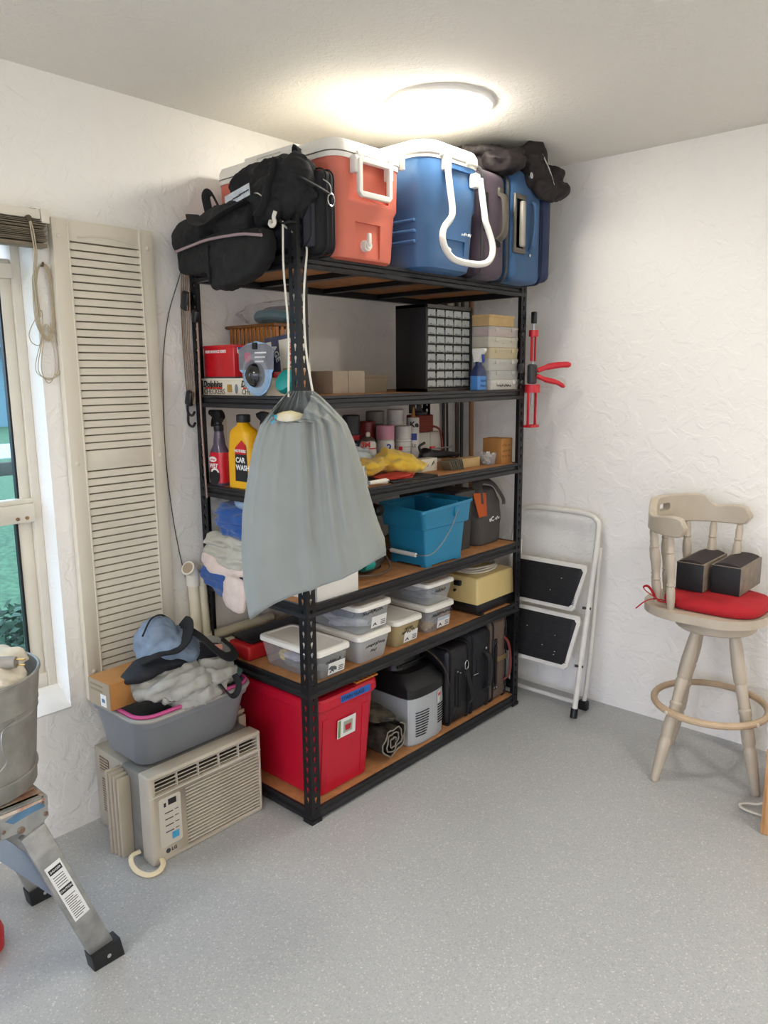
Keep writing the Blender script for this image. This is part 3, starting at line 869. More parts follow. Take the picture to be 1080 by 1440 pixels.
plate('oval_emblem', [(0.008 * cos(a * pi / 8), 0.017 * sin(a * pi / 8)) for a in range(16)], 0.0006, mat('slate_ink', '#6f7784', 0.6), t, (0.243, -1.561, Z2 + 0.024), (1, 0, 0), (0, 0, 1))

zr = Z2 + 0.061
t = wthing('red_tin', 'glossy red tin box with white lettering on top of the game box', 'tin', (0.15, -1.48, zr))
bm = BM(); box2(bm, (0.055, -1.558, zr), (0.232, -1.435, zr + 0.113), 0.005, 3); obj('tin_body', bm, M_REDTIN, t)
bm = BM(); box2(bm, (0.053, -1.56, zr), (0.234, -1.433, zr + 0.005), 0.001); obj('base_rim', bm, M_DARKP, t)
bm = BM(); box2(bm, (0.0535, -1.5595, zr + 0.102), (0.2335, -1.4335, zr + 0.1145), 0.004, 2); obj('tin_lid', bm, M_REDTIN, t)
text('lettering', 'PERFORMANCE SERIES', 0.0135, M_WHITEINK, t, (0.068, -1.5585, zr + 0.092), (1, 0, 0), (0, 0, 1), bold=0.0003, sx=0.9)
sh = plate('shield_emblem', [(0, 0.016), (0.013, 0.013), (0.013, -0.008), (0, -0.017), (-0.013, -0.008), (-0.013, 0.013)], 0.0006, M_WHITEINK, t, (0.2325, -1.53, zr + 0.095), (0, 1, 0), (0, 0, 1))
plate('shield_field', [(-0.010, 0.010), (-0.010, 0.002), (0.010, 0.002), (0.010, 0.010)][::-1], 0.0006, M_BLUEINK, sh, (0.2331, -1.53, zr + 0.095), (0, 1, 0), (0, 0, 1))
text('lettering', 'NFL', 0.011, M_REDINK, sh, (0.2333, -1.53, zr + 0.088), (0, 1, 0), (0, 0, 1), 'CENTER')

# blister pack with a black ball
t = wthing('blister_pack', 'clear blister pack with a black ball in a pale blue round tray', 'package', (0.38, -1.582, Z2))
yb = -1.578
out = [(0.075 * cos(a * pi / 12), 0.075 * sin(a * pi / 12)) for a in range(-15, 4)]
poly = [(0.38 + 0.074 * cos(pi * a / 14), Z2 + 0.076 + 0.074 * sin(pi * a / 14)) for a in range(-14, 1)] + [(0.462, Z2 + 0.085), (0.465, Z2 + 0.155), (0.43, Z2 + 0.172), (0.38, Z2 + 0.18), (0.33, Z2 + 0.172), (0.285, Z2 + 0.155), (0.288, Z2 + 0.085)]
plate('backing_card', [(x, z) for x, z in poly], 0.003, mat('pale_blue_card', '#8fb4d6', 0.45, var=0.12, vscale=60), t, (0, yb + 0.003, 0), (1, 0, 0), (0, 0, 1))
hdp = [(0.286, Z2 + 0.088), (0.464, Z2 + 0.088), (0.465, Z2 + 0.155), (0.43, Z2 + 0.171), (0.33, Z2 + 0.171), (0.286, Z2 + 0.155)]
plate('header_card', hdp, 0.0015, mat('grey_header', '#77777f', 0.3, var=0.15, vscale=30), t, (0, yb + 0.0012, 0), (1, 0, 0), (0, 0, 1))
bm = BM(); lathe(bm, [(0.040, -0.008), (0.042, 0.006), (0.036, 0.020), (0.022, 0.032), (0.0, 0.037)], 24, Matrix.Translation((0.38, yb, Z2 + 0.070)) @ Matrix.Rotation(radians(90), 4, 'X')); obj('ball', bm, mat('gloss_black', '#0d0d10', 0.12, coat=0.6), t)
bm = BM(); lathe(bm, [(0.068, 0.0), (0.066, 0.010), (0.060, 0.014), (0.046, 0.016), (0.044, 0.024)], 32, Matrix.Translation((0.38, yb, Z2 + 0.074)) @ Matrix.Rotation(radians(90), 4, 'X'), False, False); obj('blister', bm, M_CLEAR, t)
for k in range(3):
    plate('text_line', rect(0.06 - 0.008 * k, 0.005), 0.0006, M_WHITEINK, t, (0.372, yb - 0.0005, Z2 + 0.140 - 0.014 * k), (1, 0, 0), (0, 0, 1))
plate('shield_emblem', [(0, 0.018), (0.016, 0.014), (0.016, -0.008), (0, -0.018), (-0.016, -0.008), (-0.016, 0.014)], 0.0006, mat('rose_print', '#b5667a', 0.5), t, (0.335, yb - 0.0005, Z2 + 0.128), (1, 0, 0), (0, 0, 1))
bm = BM(); box(bm, (0.378, yb - 0.004, Z2 + 0.165), (0.02, 0.01, 0.022), None, 0.003); obj('hang_clip', bm, M_INK, t)

# game box standing tilted behind it, small red box, teal cap
t = wthing('card_game_box', 'worn beige and navy game box tipped up behind the blister pack', 'box', (0.44, -1.49, Z2))
R = Matrix.Translation((0.435, -1.49, Z2 + 0.125)) @ Matrix.Rotation(radians(-5), 4, 'Y')
bm = BM(); box(bm, (0, 0, 0), (0.11, 0.035, 0.125), None, 0.002); bm.transform(R @ Matrix.Translation((0.035, 0, 0))); obj('box_front', bm, M_CREAM, t)
bm = BM(); box(bm, (-0.052, 0, 0.012), (0.064, 0.036, 0.10), None, 0.002); bm.transform(R); obj('box_side', bm, mat('navy_print', '#3c3f57', 0.6), t)
bm = BM(); box(bm, (0.0, 0, 0.068), (0.178, 0.038, 0.014), None, 0.002); bm.transform(R); obj('box_lid', bm, mat('navy_print', '#3c3f57', 0.6), t)
ux, uz = R.to_3x3() @ Vector((1, 0, 0)), R.to_3x3() @ Vector((0, 0, 1))
text('lettering', 'AGE', 0.030, M_WHITEINK, t, R @ Vector((-0.045, -0.0186, 0.046)), R.to_3x3() @ Vector((0.35, 0, -1)), R.to_3x3() @ Vector((1, 0, 0.35)), bold=0.0006)
plate('barcode_label', rect(0.026, 0.038), 0.0006, M_CREAM, t, R @ Vector((-0.082, -0.0184, 0.022)), ux, uz)
scribble('script_title', M_REDINK, t, R @ Vector((0.036, -0.0182, -0.03)), uz, -ux, 0.075, 0.018, 4, 0.0022)
plate('gold_print', rect(0.045, 0.022), 0.0006, M_GOLD, t, R @ Vector((-0.008, -0.0181, -0.055)), ux, uz)
t = wthing('dice_box', 'tiny red box peeking up behind the blister pack', 'box', (0.345, -1.47, Z2 + 0.061))
bm = BM(); box2(bm, (0.328, -1.495, Z2 + 0.0612), (0.366, -1.46, Z2 + 0.19), 0.002); obj('carton_body', bm, M_REDTIN, t)
plate('panel', rect(0.024, 0.022), 0.0006, mat('dark_red_print', '#8e1218', 0.5), t, (0.335, -1.4952, Z2 + 0.162), (1, 0, 0), (0, 0, 1))
t = wthing('teal_ball', 'round teal plastic ball lying beside the blister pack', 'ball', (0.50, -1.545, Z2))
bm = BM(); lathe(bm, [(0.0, -0.028), (0.026, -0.026), (0.030, -0.018), (0.030, -0.006), (0.038, 0.0), (0.042, 0.014), (0.038, 0.03), (0.026, 0.038), (0.0, 0.04)], 28, Matrix.Translation((0.495, -1.535, Z2 + 0.041)) @ Matrix.Rotation(radians(62), 4, 'X')); obj('ball_body', bm, M_TEAL, t)
bm = BM(); tube(bm, [(0.495 + 0.033 * cos(a * pi / 12), -1.535 - 0.004 - 0.033 * 0.47 * sin(a * pi / 12) * -1, Z2 + 0.0415 + 0.033 * 0.88 * sin(a * pi / 12)) for a in range(24)], 0.003, n=6, closed=True); obj('ball_groove', bm, mat('dark_teal', '#0a6a68', 0.4), t)
t = carton('cardboard_sheet', 'upright strip of brown cardboard behind the front post', 'cardboard', (0.50, -1.543, Z2), (0.56, -1.525, Z2 + 0.088), mat('peach_cardboard', '#b58058', 0.85))

# amber slatted basket with a bag of tape rolls
t = wthing('basket', 'amber slatted plastic basket behind the red tin', 'basket', (0.15, -1.37, Z2))
bx0, bx1, by0, by1, bz0, bz1 = 0.025, 0.285, -1.415, -1.275, Z2 + 0.0005, Z2 + 0.245
bm = BM(); box2(bm, (bx0, by0, bz0), (bx1, by1, bz0 + 0.006), 0.002); obj('basket_floor', bm, M_AMBER, t)
slat = BM(); box(slat, (0, 0, 0), (0.014, 0.003, bz1 - bz0), None, 0.001, 1); sm = finish(slat, 'slat', M_AMBER, None)
def put(name, me, parent, loc, rz=0.0):
    o = link(bpy.data.objects.new(name, me), parent); o.location = loc; o.rotation_euler = (0, 0, rz); return o
n = 12
for k in range(n):
    x = bx0 + 0.008 + (bx1 - bx0 - 0.016) * k / (n - 1)
    put('slat', sm, t, (x, by0, (bz0 + bz1) / 2)); put('slat', sm, t, (x, by1, (bz0 + bz1) / 2))
for k in range(6):
    y = by0 + 0.01 + (by1 - by0 - 0.02) * k / 5
    put('slat', sm, t, (bx1, y, (bz0 + bz1) / 2), pi / 2); put('slat', sm, t, (bx0, y, (bz0 + bz1) / 2), pi / 2)
bm = BM(); tube(bm, [(bx0 - 0.008, by0 - 0.008, bz1), (bx1 + 0.008, by0 - 0.008, bz1), (bx1 + 0.008, by1 + 0.008, bz1), (bx0 - 0.008, by1 + 0.008, bz1)], 0.006, n=8, closed=True); obj('basket_rim', bm, mat('brown_amber_rim', '#6e4416', 0.35), t)
t = wthing('paper_packet', 'cream paper packets standing inside the amber basket', 'packet', (0.19, -1.34, bz0 + 0.006))
bm = BM(); box2(bm, (0.10, by0 + 0.012, bz0 + 0.007), (0.24, by0 + 0.03, bz1 - 0.012), 0.003); obj('packet_body', bm, M_CREAM, t)
t = wthing('ring_in_plastic_bag', 'teal ring in a clear plastic bag lying on the amber basket', 'bag', (0.17, -1.33, bz1))
bm = BM(); tube(bm, [(0.19 + 0.085 * cos(a * pi / 16), -1.325 + 0.05 * sin(a * pi / 16), bz1 + 0.030 - 0.012 * sin(a * pi / 16)) for a in range(32)], 0.018, n=8, closed=True); obj('teal_ring', bm, mat('deep_teal', '#0d5f66', 0.45), t)
bm = BM(); blob(bm, (0.22, -1.32, bz1 + 0.06), (0.10, 0.045, 0.014), amp=0.1, seed=31); obj('brown_liner', bm, mat('brown_rubber', '#4c352b', 0.6), t)
bm = BM(); blob(bm, (0.165, -1.33, bz1 + 0.048), (0.165, 0.075, 0.046), amp=0.25, seed=32, sub=4); obj('plastic_bag', bm, clear_mat('bag_film', '#c9c9c9', 0.2, 0.2), t)

# grey-tan cartons in the middle
t = carton('carton', 'long low grey tan carton in the middle of the second shelf', 'box', (0.20, -1.21, Z2), (0.36, -1.038, Z2 + 0.084), M_GREYBOX)
bm = BM(); box2(bm, (0.1985, -1.13, Z2 + 0.001), (0.3612, -1.128, Z2 + 0.0845)); obj('flap_seam', bm, mat('carton_shadow_seam', '#7c7264', 0.9), t)
t = carton('carton', 'smaller darker carton between the tan carton and the drawer cabinet', 'box', (0.20, -1.034, Z2), (0.35, -0.90, Z2 + 0.066), mat('dim_carton', '#7c6f5c', 0.85))
bm = BM(); box2(bm, (0.198, -1.036, Z2 + 0.055), (0.352, -0.898, Z2 + 0.0675), 0.001); obj('box_lid', bm, mat('dim_carton', '#7c6f5c', 0.85), t)

# small parts cabinet with 45 clear drawers
t = wthing('drawer_cabinet', 'black small-parts cabinet with forty five clear drawers', 'cabinet', (0.42, -0.683, Z2))
cx0, cx1, cy0, cy1, cz0, cz1 = 0.345, 0.50, -0.838, -0.530, Z2, Z2 + 0.338
M_CAB = mat('black_cabinet_plastic', '#0f0f10', 0.5)
M_CABF = mat('dark_grey_cabinet_frame', '#3a3632', 0.5)
bm = BM(); box2(bm, (cx0, cy0, cz0), (cx0 + 0.004, cy1, cz1)); obj('back_panel', bm, M_CAB, t, smooth=None)
for y0 in (cy0, cy1 - 0.012):
    bm = BM(); box2(bm, (cx0, y0, cz0), (cx1, y0 + 0.012, cz1), 0.001); obj('side_panel', bm, M_CAB, t)
for z0, nm in ((cz0, 'base_panel'), (cz1 - 0.014, 'top_panel')):
    bm = BM(); box2(bm, (cx0, cy0, z0), (cx1, cy1, z0 + 0.014), 0.001); obj(nm, bm, M_CABF, t)
iy0, iy1, iz0, iz1 = cy0 + 0.013, cy1 - 0.013, cz0 + 0.015, cz1 - 0.015
dw, dh = (iy1 - iy0) / 5, (iz1 - iz0) / 9
for k in range(1, 5):
    bm = BM(); box2(bm, (cx0 + 0.004, iy0 + dw * k - 0.0012, iz0), (cx1 - 0.012, iy0 + dw * k + 0.0012, iz1)); obj('divider', bm, M_CABF, t, smooth=None)
for k in range(1, 9):
    bm = BM(); box2(bm, (cx0 + 0.004, iy0, iz0 + dh * k - 0.0012), (cx1 - 0.012, iy1, iz0 + dh * k + 0.0012)); obj('rack_shelf', bm, M_CABF, t, smooth=None)
M_DRAWER = clear_mat('clear_drawer', '#c9cdca', 0.42, 0.12)
def drawer_mesh():
    bm = BM()
    a, b = dw - 0.0085, dh - 0.0075
    box(bm, (-0.0012, 0, 0), (0.0024, a, b), None, 0.0008, 1)                       # front
    box(bm, (-0.064, 0, -b / 2 + 0.001), (0.124, a - 0.004, 0.0016))            # floor
    for s in (-1, 1): box(bm, (-0.064, s * (a / 2 - 0.003), -0.003), (0.124, 0.0014, b - 0.008))
    return finish(bm, 'drawer', M_DRAWER, None)
def pull_mesh():
    bm = BM(); prism(bm, [(0, 0), (0.009, 0.0025), (0.009, 0.0045), (0, 0.0045)], dw * 0.5, Matrix(((1, 0, 0, 0), (0, 0, 1, -dw * 0.25), (0, 1, 0, 0), (0, 0, 0, 1)))); return finish(bm, 'drawer_pull', M_DRAWER, None)
dm, pmh = drawer_mesh(), pull_mesh()
conts = []
for s in range(6):
    bm = BM()
    for q in range(4):
        blob(bm, (random.uniform(-0.05, -0.012), random.uniform(-0.014, 0.014), -dh / 2 + 0.006 + random.uniform(0.002, 0.008)), (0.012, 0.011, 0.007), amp=0.5, seed=s * 9 + q, sub=1)
    conts.append(finish(bm, 'contents', mat(('drawer_bits_white', 'drawer_bits_grey', 'drawer_bits_orange')[0 if s < 3 else 1 if s < 5 else 2], ('#dcd8cf', '#8f8d88', '#c9862e')[0 if s < 3 else 1 if s < 5 else 2], 0.6), None))
for r in range(9):
    for c_ in range(5):
        d = link(bpy.data.objects.new('drawer', dm), t)
        d.location = (cx1 - 0.002 + random.uniform(-0.002, 0.001), iy0 + dw * (c_ + 0.5), iz0 + dh * (r + 0.5))
        h_ = link(bpy.data.objects.new('drawer_pull', pmh), d); h_.location = (0, 0, -dh / 2 + 0.005)
        if random.random() < 0.75:
            k = 5 if (c_ == 4 and r in (1, 2)) else random.choice((0, 1, 2, 3, 4))
            q = link(bpy.data.objects.new('contents', conts[k]), d)

# stack of flat parts cases, cardboard on top, spray bottle beside
zz = Z2
specs = [(0.044, 'lowest white flat case in the stack beside the spray bottle', '#d9d6cc', 0.50), (0.039, 'clear flat parts case second from the bottom of the stack', '#c4c4bd', 0.5), (0.048, 'clear flat parts case third from the bottom of the stack', '#c9c8c0', 0.5), (0.046, 'yellowish flat parts case in the middle of the stack', '#cdbf9c', 0.55), (0.044, 'pale flat case below the pink one in the stack', '#d2ccba', 0.55), (0.042, 'clear flat case with pink contents near the stack top', '#d8cfc8', 0.4)]
for k, (h_, lb, colr, al) in enumerate(specs):
    dy = (0.0, 0.004, 0.012, 0.012, 0.016, 0.016)[k]
    x0, x1, y0, y1 = 0.41, 0.588, -0.512 - dy, -0.296 - dy
    t = wthing('parts_case', lb, 'case', ((x0 + x1) / 2, (y0 + y1) / 2, zz), 'flat plastic parts cases stacked on the second shelf')
    mm = clear_mat('case_plastic_%d' % k, colr, al + 0.15, 0.3)
    bm = BM(); tub(bm, (x0 + x1) / 2, (y0 + y1) / 2, [(zz, x1 - x0 - 0.006, y1 - y0 - 0.006, 0.008), (zz + h_ * 0.72, x1 - x0, y1 - y0, 0.01)], 3, True, False); obj('tray', bm, mm, t)
    bm = BM(); tub(bm, (x0 + x1) / 2, (y0 + y1) / 2, [(zz + h_ * 0.72, x1 - x0 + 0.003, y1 - y0 + 0.003, 0.01), (zz + h_ - 0.002, x1 - x0 + 0.003, y1 - y0 + 0.003, 0.01), (zz + h_ - 0.0005, x1 - x0 - 0.004, y1 - y0 - 0.004, 0.01)], 3); obj('case_lid', bm, mm, t)
    for s in (-1, 1):
        bm = BM(); box(bm, (x1 + 0.002, (y0 + y1) / 2 + s * 0.06, zz + h_ * 0.7), (0.005, 0.022, 0.016), None, 0.001); obj('case_latch', bm, mm, t)
    bm = BM()
    cc = {0: '#cfc9ba', 1: '#8e8c85', 2: '#a8a59b', 3: '#b3935a', 4: '#b9ac8f', 5: '#c04456'}[k]
    blob(bm, ((x0 + x1) / 2 + 0.03, (y0 + y1) / 2 - (0.04 if k == 5 else 0), zz + h_ * 0.32), (0.05, 0.06 if k == 5 else 0.095, h_ * 0.26), amp=0.4, seed=60 + k, sub=3, freq=4); obj('contents', bm, mat('case_contents_%d' % k, cc, 0.7, var=0.35, vscale=60), t)
    if k == 0: scribble('handwriting', M_INK, t, (x1 + 0.0018, -0.475, zz + 0.02), (0, 1, 0), (0, 0, 1), 0.11, 0.012, 5)
    if k == 5:
        bm = BM(); blob(bm, (x1 - 0.035, y1 - 0.06, zz + 0.016), (0.02, 0.03, 0.012), amp=0.3, seed=70, sub=2); obj('contents', bm, mat('salmon_bits', '#d98a72', 0.6), t)
    zz += h_
t = carton('flat_carton', 'flat brown carton on top of the stack of parts cases', 'box', (0.40, -0.53, zz), (0.585, -0.345, zz + 0.044), M_TANCARD)
bm = BM(); box2(bm, (0.398, -0.532, zz + 0.034), (0.587, -0.343, zz + 0.0455), 0.001); obj('box_lid', bm, M_TANCARD, t)
t = wthing('spray_bottle', 'white and blue spray bottle between drawer cabinet and parts cases', 'bottle', (0.548, -0.558, Z2))
bx, by = 0.552, -0.556
bm = BM(); tub(bm, bx, by, [(Z2, 0.05, 0.058, 0.012), (Z2 + 0.075, 0.05, 0.058, 0.014), (Z2 + 0.092, 0.04, 0.045, 0.016), (Z2 + 0.105, 0.024, 0.026, 0.01), (Z2 + 0.118, 0.024, 0.026, 0.01)]); obj('bottle_body', bm, mat('navy_bottle', '#1f2b52', 0.35), t)
bm = BM(); tub(bm, bx, by, [(Z2 + 0.004, 0.052, 0.060, 0.013), (Z2 + 0.06, 0.052, 0.060, 0.013)], 5, False, False); obj('label_wrap', bm, mat('sky_label', '#3f79b8', 0.4), t)
scribble('handwriting', M_INK, t, (bx + 0.0265, by - 0.02, Z2 + 0.042), (0, 1, 0), (0, 0, 1), 0.04, 0.012, 6)
scribble('handwriting', M_INK, t, (bx + 0.0265, by - 0.02, Z2 + 0.022), (0, 1, 0), (0, 0, 1), 0.036, 0.012, 7)
bm = BM(); prism(bm, [(-0.02, 0.0), (0.014, 0.0), (0.012, 0.025), (0.034, 0.045), (0.034, 0.056), (-0.024, 0.056), (-0.028, 0.04), (-0.016, 0.02)], 0.022, Matrix(((1, 0, 0, bx), (0, 0, 1, by - 0.011), (0, 1, 0, Z2 + 0.116), (0, 0, 0, 1))), 0.003); sp = obj('sprayer_head', bm, M_WPLASTIC2 if 'M_WPLASTIC2' in globals() else mat('sprayer_white', '#dedcd6', 0.4), t)
bm = BM(); prism(bm, [(0.018, 0.03), (0.024, 0.032), (0.028, 0.005), (0.022, -0.004)], 0.012, Matrix(((1, 0, 0, bx), (0, 0, 1, by - 0.006), (0, 1, 0, Z2 + 0.116), (0, 0, 0, 1))), 0.001); obj('trigger', bm, M_BLUEINK, sp)
# ------------------------------------------------------------------ third shelf
Z3 = ZL(3)
M_BLKP = mat('black_plastic', '#141416', 0.4)
M_YEL = mat('yellow_plastic', '#e0a80c', 0.38, var=0.03)
M_LABR = mat('red_label', '#c41a28', 0.35)
M_WCAN = mat('white_can_paint', '#cfcdc8', 0.3, var=0.04, vscale=20)
M_STEEL = mat('bare_steel', '#9b9b98', 0.3, 0.9)
def XZ(ox, y, oz): return Matrix(((1, 0, 0, ox), (0, 0, 1, y), (0, 1, 0, oz), (0, 0, 0, 1)))     # prism in the x-z plane, thickness along +y

t = wthing('spray_bottle', 'purple tyre spray bottle with black trigger and red label', 'bottle', (0.105, -1.55, Z3))
bx, by = 0.108, -1.545
bm = BM(); tub(bm, bx, by, [(Z3, 0.074, 0.05, 0.016), (Z3 + 0.004, 0.080, 0.054, 0.02), (Z3 + 0.105, 0.080, 0.054, 0.022), (Z3 + 0.128, 0.072, 0.05, 0.024), (Z3 + 0.148, 0.046, 0.04, 0.018), (Z3 + 0.19, 0.034, 0.034, 0.016), (Z3 + 0.202, 0.030, 0.030, 0.014)]); obj('bottle_body', bm, mat('smoky_purple', '#5d5364', 0.2, var=0.05, trans=0.2), t)
bm = BM(); tub(bm, bx, by, [(Z3 + 0.012, 0.0815, 0.0555, 0.022), (Z3 + 0.105, 0.0815, 0.0555, 0.022), (Z3 + 0.122, 0.077, 0.053, 0.024)], 5, False, False); lb = obj('label_wrap', bm, M_LABR, t)
plate('oval_logo', [(0.022 * cos(a * pi / 10), 0.010 * sin(a * pi / 10)) for a in range(20)], 0.0012, M_WHITEINK, lb, (bx - 0.004, by - 0.0285, Z3 + 0.097), (1, 0, 0), (0, 0, 1)); scribble('logo_script', M_LABR, lb, (bx - 0.018, by - 0.030, Z3 + 0.097), (1, 0, 0), (0, 0, 1), 0.028, 0.007, 8)
text('lettering', 'WET', 0.022, M_WHITEINK, lb, (bx - 0.002, by - 0.029, Z3 + 0.073), (1, 0, 0), (0, 0, 1), 'CENTER', bold=0.0006, shear=0.2)
bm = BM(); lathe(bm, [(0.030, 0), (0.031, 0.0006), (0.026, 0.0007)], 20, Matrix.Translation((bx, by - 0.028, Z3 + 0.035)) @ Matrix.Rotation(radians(90), 4, 'X')); obj('wheel_print', bm, M_INK, lb)
plate('fender_print', [(0.026 * cos(a * pi / 10), 0.020 * sin(a * pi / 10)) for a in range(1, 10)] + [(0.018 * cos(a * pi / 10), 0.013 * sin(a * pi / 10)) for a in range(9, 0, -1)], 0.0006, M_WHITEINK, lb, (bx + 0.006, by - 0.0290, Z3 + 0.046), (1, 0, 0), (0, 0, 1))
bm = BM(); lathe(bm, [(0.017, 0), (0.018, 0.002), (0.018, 0.02), (0.013, 0.024), (0.013, 0.034)], 16, Matrix.Translation((bx, by, Z3 + 0.198))); col_ = obj('collar', bm, M_BLKP, t)
bm = BM(); prism(bm, [(-0.014, 0), (0.014, 0), (0.016, 0.014), (0.030, 0.018), (0.024, 0.034), (0.012, 0.044), (-0.040, 0.044), (-0.046, 0.036), (-0.044, 0.026), (-0.02, 0.022)], 0.024, XZ(bx, by - 0.012, Z3 + 0.230), 0.004); sp = obj('sprayer_head', bm, M_BLKP, t)
bm = BM(); prism(bm, [(-0.03, 0.024), (-0.022, 0.024), (-0.026, 0.0), (-0.038, -0.018), (-0.042, -0.014), (-0.034, 0.004)], 0.012, XZ(bx, by - 0.006, Z3 + 0.230), 0.002); obj('trigger', bm, M_BLKP, sp)

t = wthing('wash_jug', 'yellow car wash jug with black cap next to the purple bottle', 'bottle', (0.245, -1.545, Z3))
bx, by = 0.248, -1.54
bm = BM(); tub(bm, bx, by, [(Z3, 0.118, 0.06, 0.02), (Z3 + 0.006, 0.13, 0.07, 0.025), (Z3 + 0.12, 0.128, 0.07, 0.025), (Z3 + 0.195, 0.112, 0.066, 0.025), (Z3 + 0.208, 0.10, 0.06, 0.025), (Z3 + 0.222, 0.05, 0.046, 0.02), (Z3 + 0.236, 0.036, 0.036, 0.017)]); obj('bottle_body', bm, M_YEL, t)
bm = BM(); lathe(bm, [(0.024, 0), (0.025, 0.003), (0.025, 0.024), (0.022, 0.027)], 18, Matrix.Translation((bx, by, Z3 + 0.234))); obj('cap', bm, M_BLKP, t)
lb = plate('label', [(-0.012, 0.03), (0.058, 0.03), (0.05, 0.155), (0.03, 0.172), (-0.008, 0.14)], 0.0012, M_INK, t, (bx, by - 0.0345, Z3), (1, 0, 0), (0, 0, 1))
plate('label_band', [(-0.008, 0.125), (0.052, 0.125), (0.05, 0.157), (0.03, 0.174), (-0.006, 0.148)], 0.0012, M_LABR, lb, (bx, by - 0.0352, Z3), (1, 0, 0), (0, 0, 1))
text('lettering', 'MOTHERS', 0.014, M_WHITEINK, lb, (bx + 0.022, by - 0.0368, Z3 + 0.136), (1, 0, 0), (0, 0, 1), 'CENTER', bold=0.0004)
text('lettering', 'CAR', 0.026, M_WHITEINK, lb, (bx - 0.006, by - 0.0362, Z3 + 0.104), (1, 0, 0), (0, 0, 1), bold=0.0006)
text('lettering', 'WASH', 0.026, M_WHITEINK, lb, (bx - 0.006, by - 0.0362, Z3 + 0.078), (1, 0, 0), (0, 0, 1), bold=0.0006)

t = wthing('spray_bottle', 'orange spray bottle with black head partly behind the grey sack', 'bottle', (0.345, -1.50, Z3))
bx, by = 0.345, -1.505
bm = BM(); tub(bm, bx, by, [(Z3, 0.07, 0.06, 0.02), (Z3 + 0.15, 0.07, 0.06, 0.025), (Z3 + 0.19, 0.036, 0.036, 0.016), (Z3 + 0.21, 0.03, 0.03, 0.014)]); obj('bottle_body', bm, mat('orange_plastic', '#d97a18', 0.35), t)
bm = BM(); prism(bm, [(-0.014, 0), (0.014, 0), (0.016, 0.03), (0.035, 0.04), (0.030, 0.056), (-0.035, 0.066), (-0.060, 0.058), (-0.056, 0.045), (-0.03, 0.036)], 0.024, XZ(bx, by - 0.012, Z3 + 0.206), 0.004); sp = obj('sprayer_head', bm, M_BLKP, t)
bm = BM(); prism(bm, [(-0.04, 0.04), (-0.032, 0.04), (-0.038, 0.01), (-0.05, -0.006), (-0.053, 0.0), (-0.046, 0.016)], 0.012, XZ(bx, by - 0.006, Z3 + 0.206), 0.002); obj('trigger', bm, M_BLKP, sp)
t = wthing('white_strip', 'narrow white board leaning on the wall behind the purple bottle', 'board', (0.062, -1.50, Z3))
bm = BM(); box(bm, (0.0, 0, 0.12), (0.008, 0.05, 0.24), (0, -0.03, 0), 0.001); o_ = obj('board_body', bm, M_CREAM, t); o_.matrix_parent_inverse = Matrix(); bm = BM(); box(bm, (0.0, 0, 0.003), (0.012, 0.054, 0.006)); o_ = obj('end_cap', bm, M_BLKP, t); o_.matrix_parent_inverse = Matrix()

def can(label, x, y, r, h, cap_m, body_m, cap_h=0.045, nozzle=False, z=None, name='spray_can', cat='can'):
    z = Z3 if z is None else z
    t = wthing(name, label, cat, (x, y, z))
    T = Matrix.Translation((x, y, z))
    hb = h - cap_h
    bm = BM(); lathe(bm, [(r - 0.003, 0), (r, 0.003), (r, hb - 0.012), (r - 0.003, hb - 0.008), (r - 0.008, hb)], 24, T); obj('can_body', bm, body_m, t)
    if nozzle:
        bm = BM(); lathe(bm, [(r - 0.004, hb - 0.002), (r - 0.006, hb + 0.004), (r * 0.45, hb + 0.014), (r * 0.4, hb + 0.016)], 20, T); obj('can_dome', bm, M_STEEL, t)
        bm = BM(); lathe(bm, [(0.009, hb + 0.014), (0.009, hb + 0.028), (0.006, hb + 0.034)], 12, T); obj('nozzle', bm, M_CREAM, t)
    else:
        bm = BM(); lathe(bm, [(r + 0.0005, hb - 0.004), (r + 0.0005, h - 0.003), (r - 0.004, h)], 24, T); obj('cap', bm, cap_m, t)
    return t
def band(t, x, y, z, r, m, h):
    bm = BM(); lathe(bm, [(r + 0.0006, z), (r + 0.0006, z + h)], 24, Matrix.Translation((x, y, 0)), False, False); return obj('label_band', bm, m, t)
M_PINKCAP = mat('pink_cap', '#c98a9c', 0.4)
t = can('black capped spray can at the left end of the can row', 0.20, -0.955, 0.036, 0.232, M_BLKP, mat('dark_can', '#20262a', 0.35), 0.075)
band(t, 0.20, -0.955, Z3 + 0.13, 0.036, M_LABR, 0.02); text('lettering', 'OF', 0.03, M_WHITEINK, t, (0.228, -0.975, Z3 + 0.105), (0.67, 0.74, 0), (0, 0, 1), 'CENTER', bold=0.0005)
t = can('white and red can with bare nozzle beside the yellow cloth', 0.285, -0.945, 0.034, 0.165, None, M_WCAN, 0.034, True)
band(t, 0.285, -0.945, Z3 + 0.098, 0.034, M_LABR, 0.005)
d_ = Vector((0.67, 0.74, 0)); nrm_ = Vector((0.74, -0.67, 0))
text('lettering', '3M', 0.03, M_REDINK, t, Vector((0.285, -0.945, Z3 + 0.116)) + nrm_ * 0.035 - d_ * 0.012, d_, (0, 0, 1), 'CENTER', bold=0.001)
t = can('dark red capped can at the back of the can row', 0.17, -0.83, 0.036, 0.20, mat('dark_red_cap', '#7a2326', 0.4), mat('dim_can', '#5b5a58', 0.4), 0.07)
t = can('pink capped spray can in the middle of the can row', 0.25, -0.80, 0.038, 0.185, M_PINKCAP, M_WCAN, 0.055)
text('lettering', '2', 0.045, M_BLUEINK, t, Vector((0.25, -0.80, Z3 + 0.09)) + nrm_ * 0.0385 + d_ * 0.012, d_, (0, 0, 1), 'CENTER', bold=0.001)
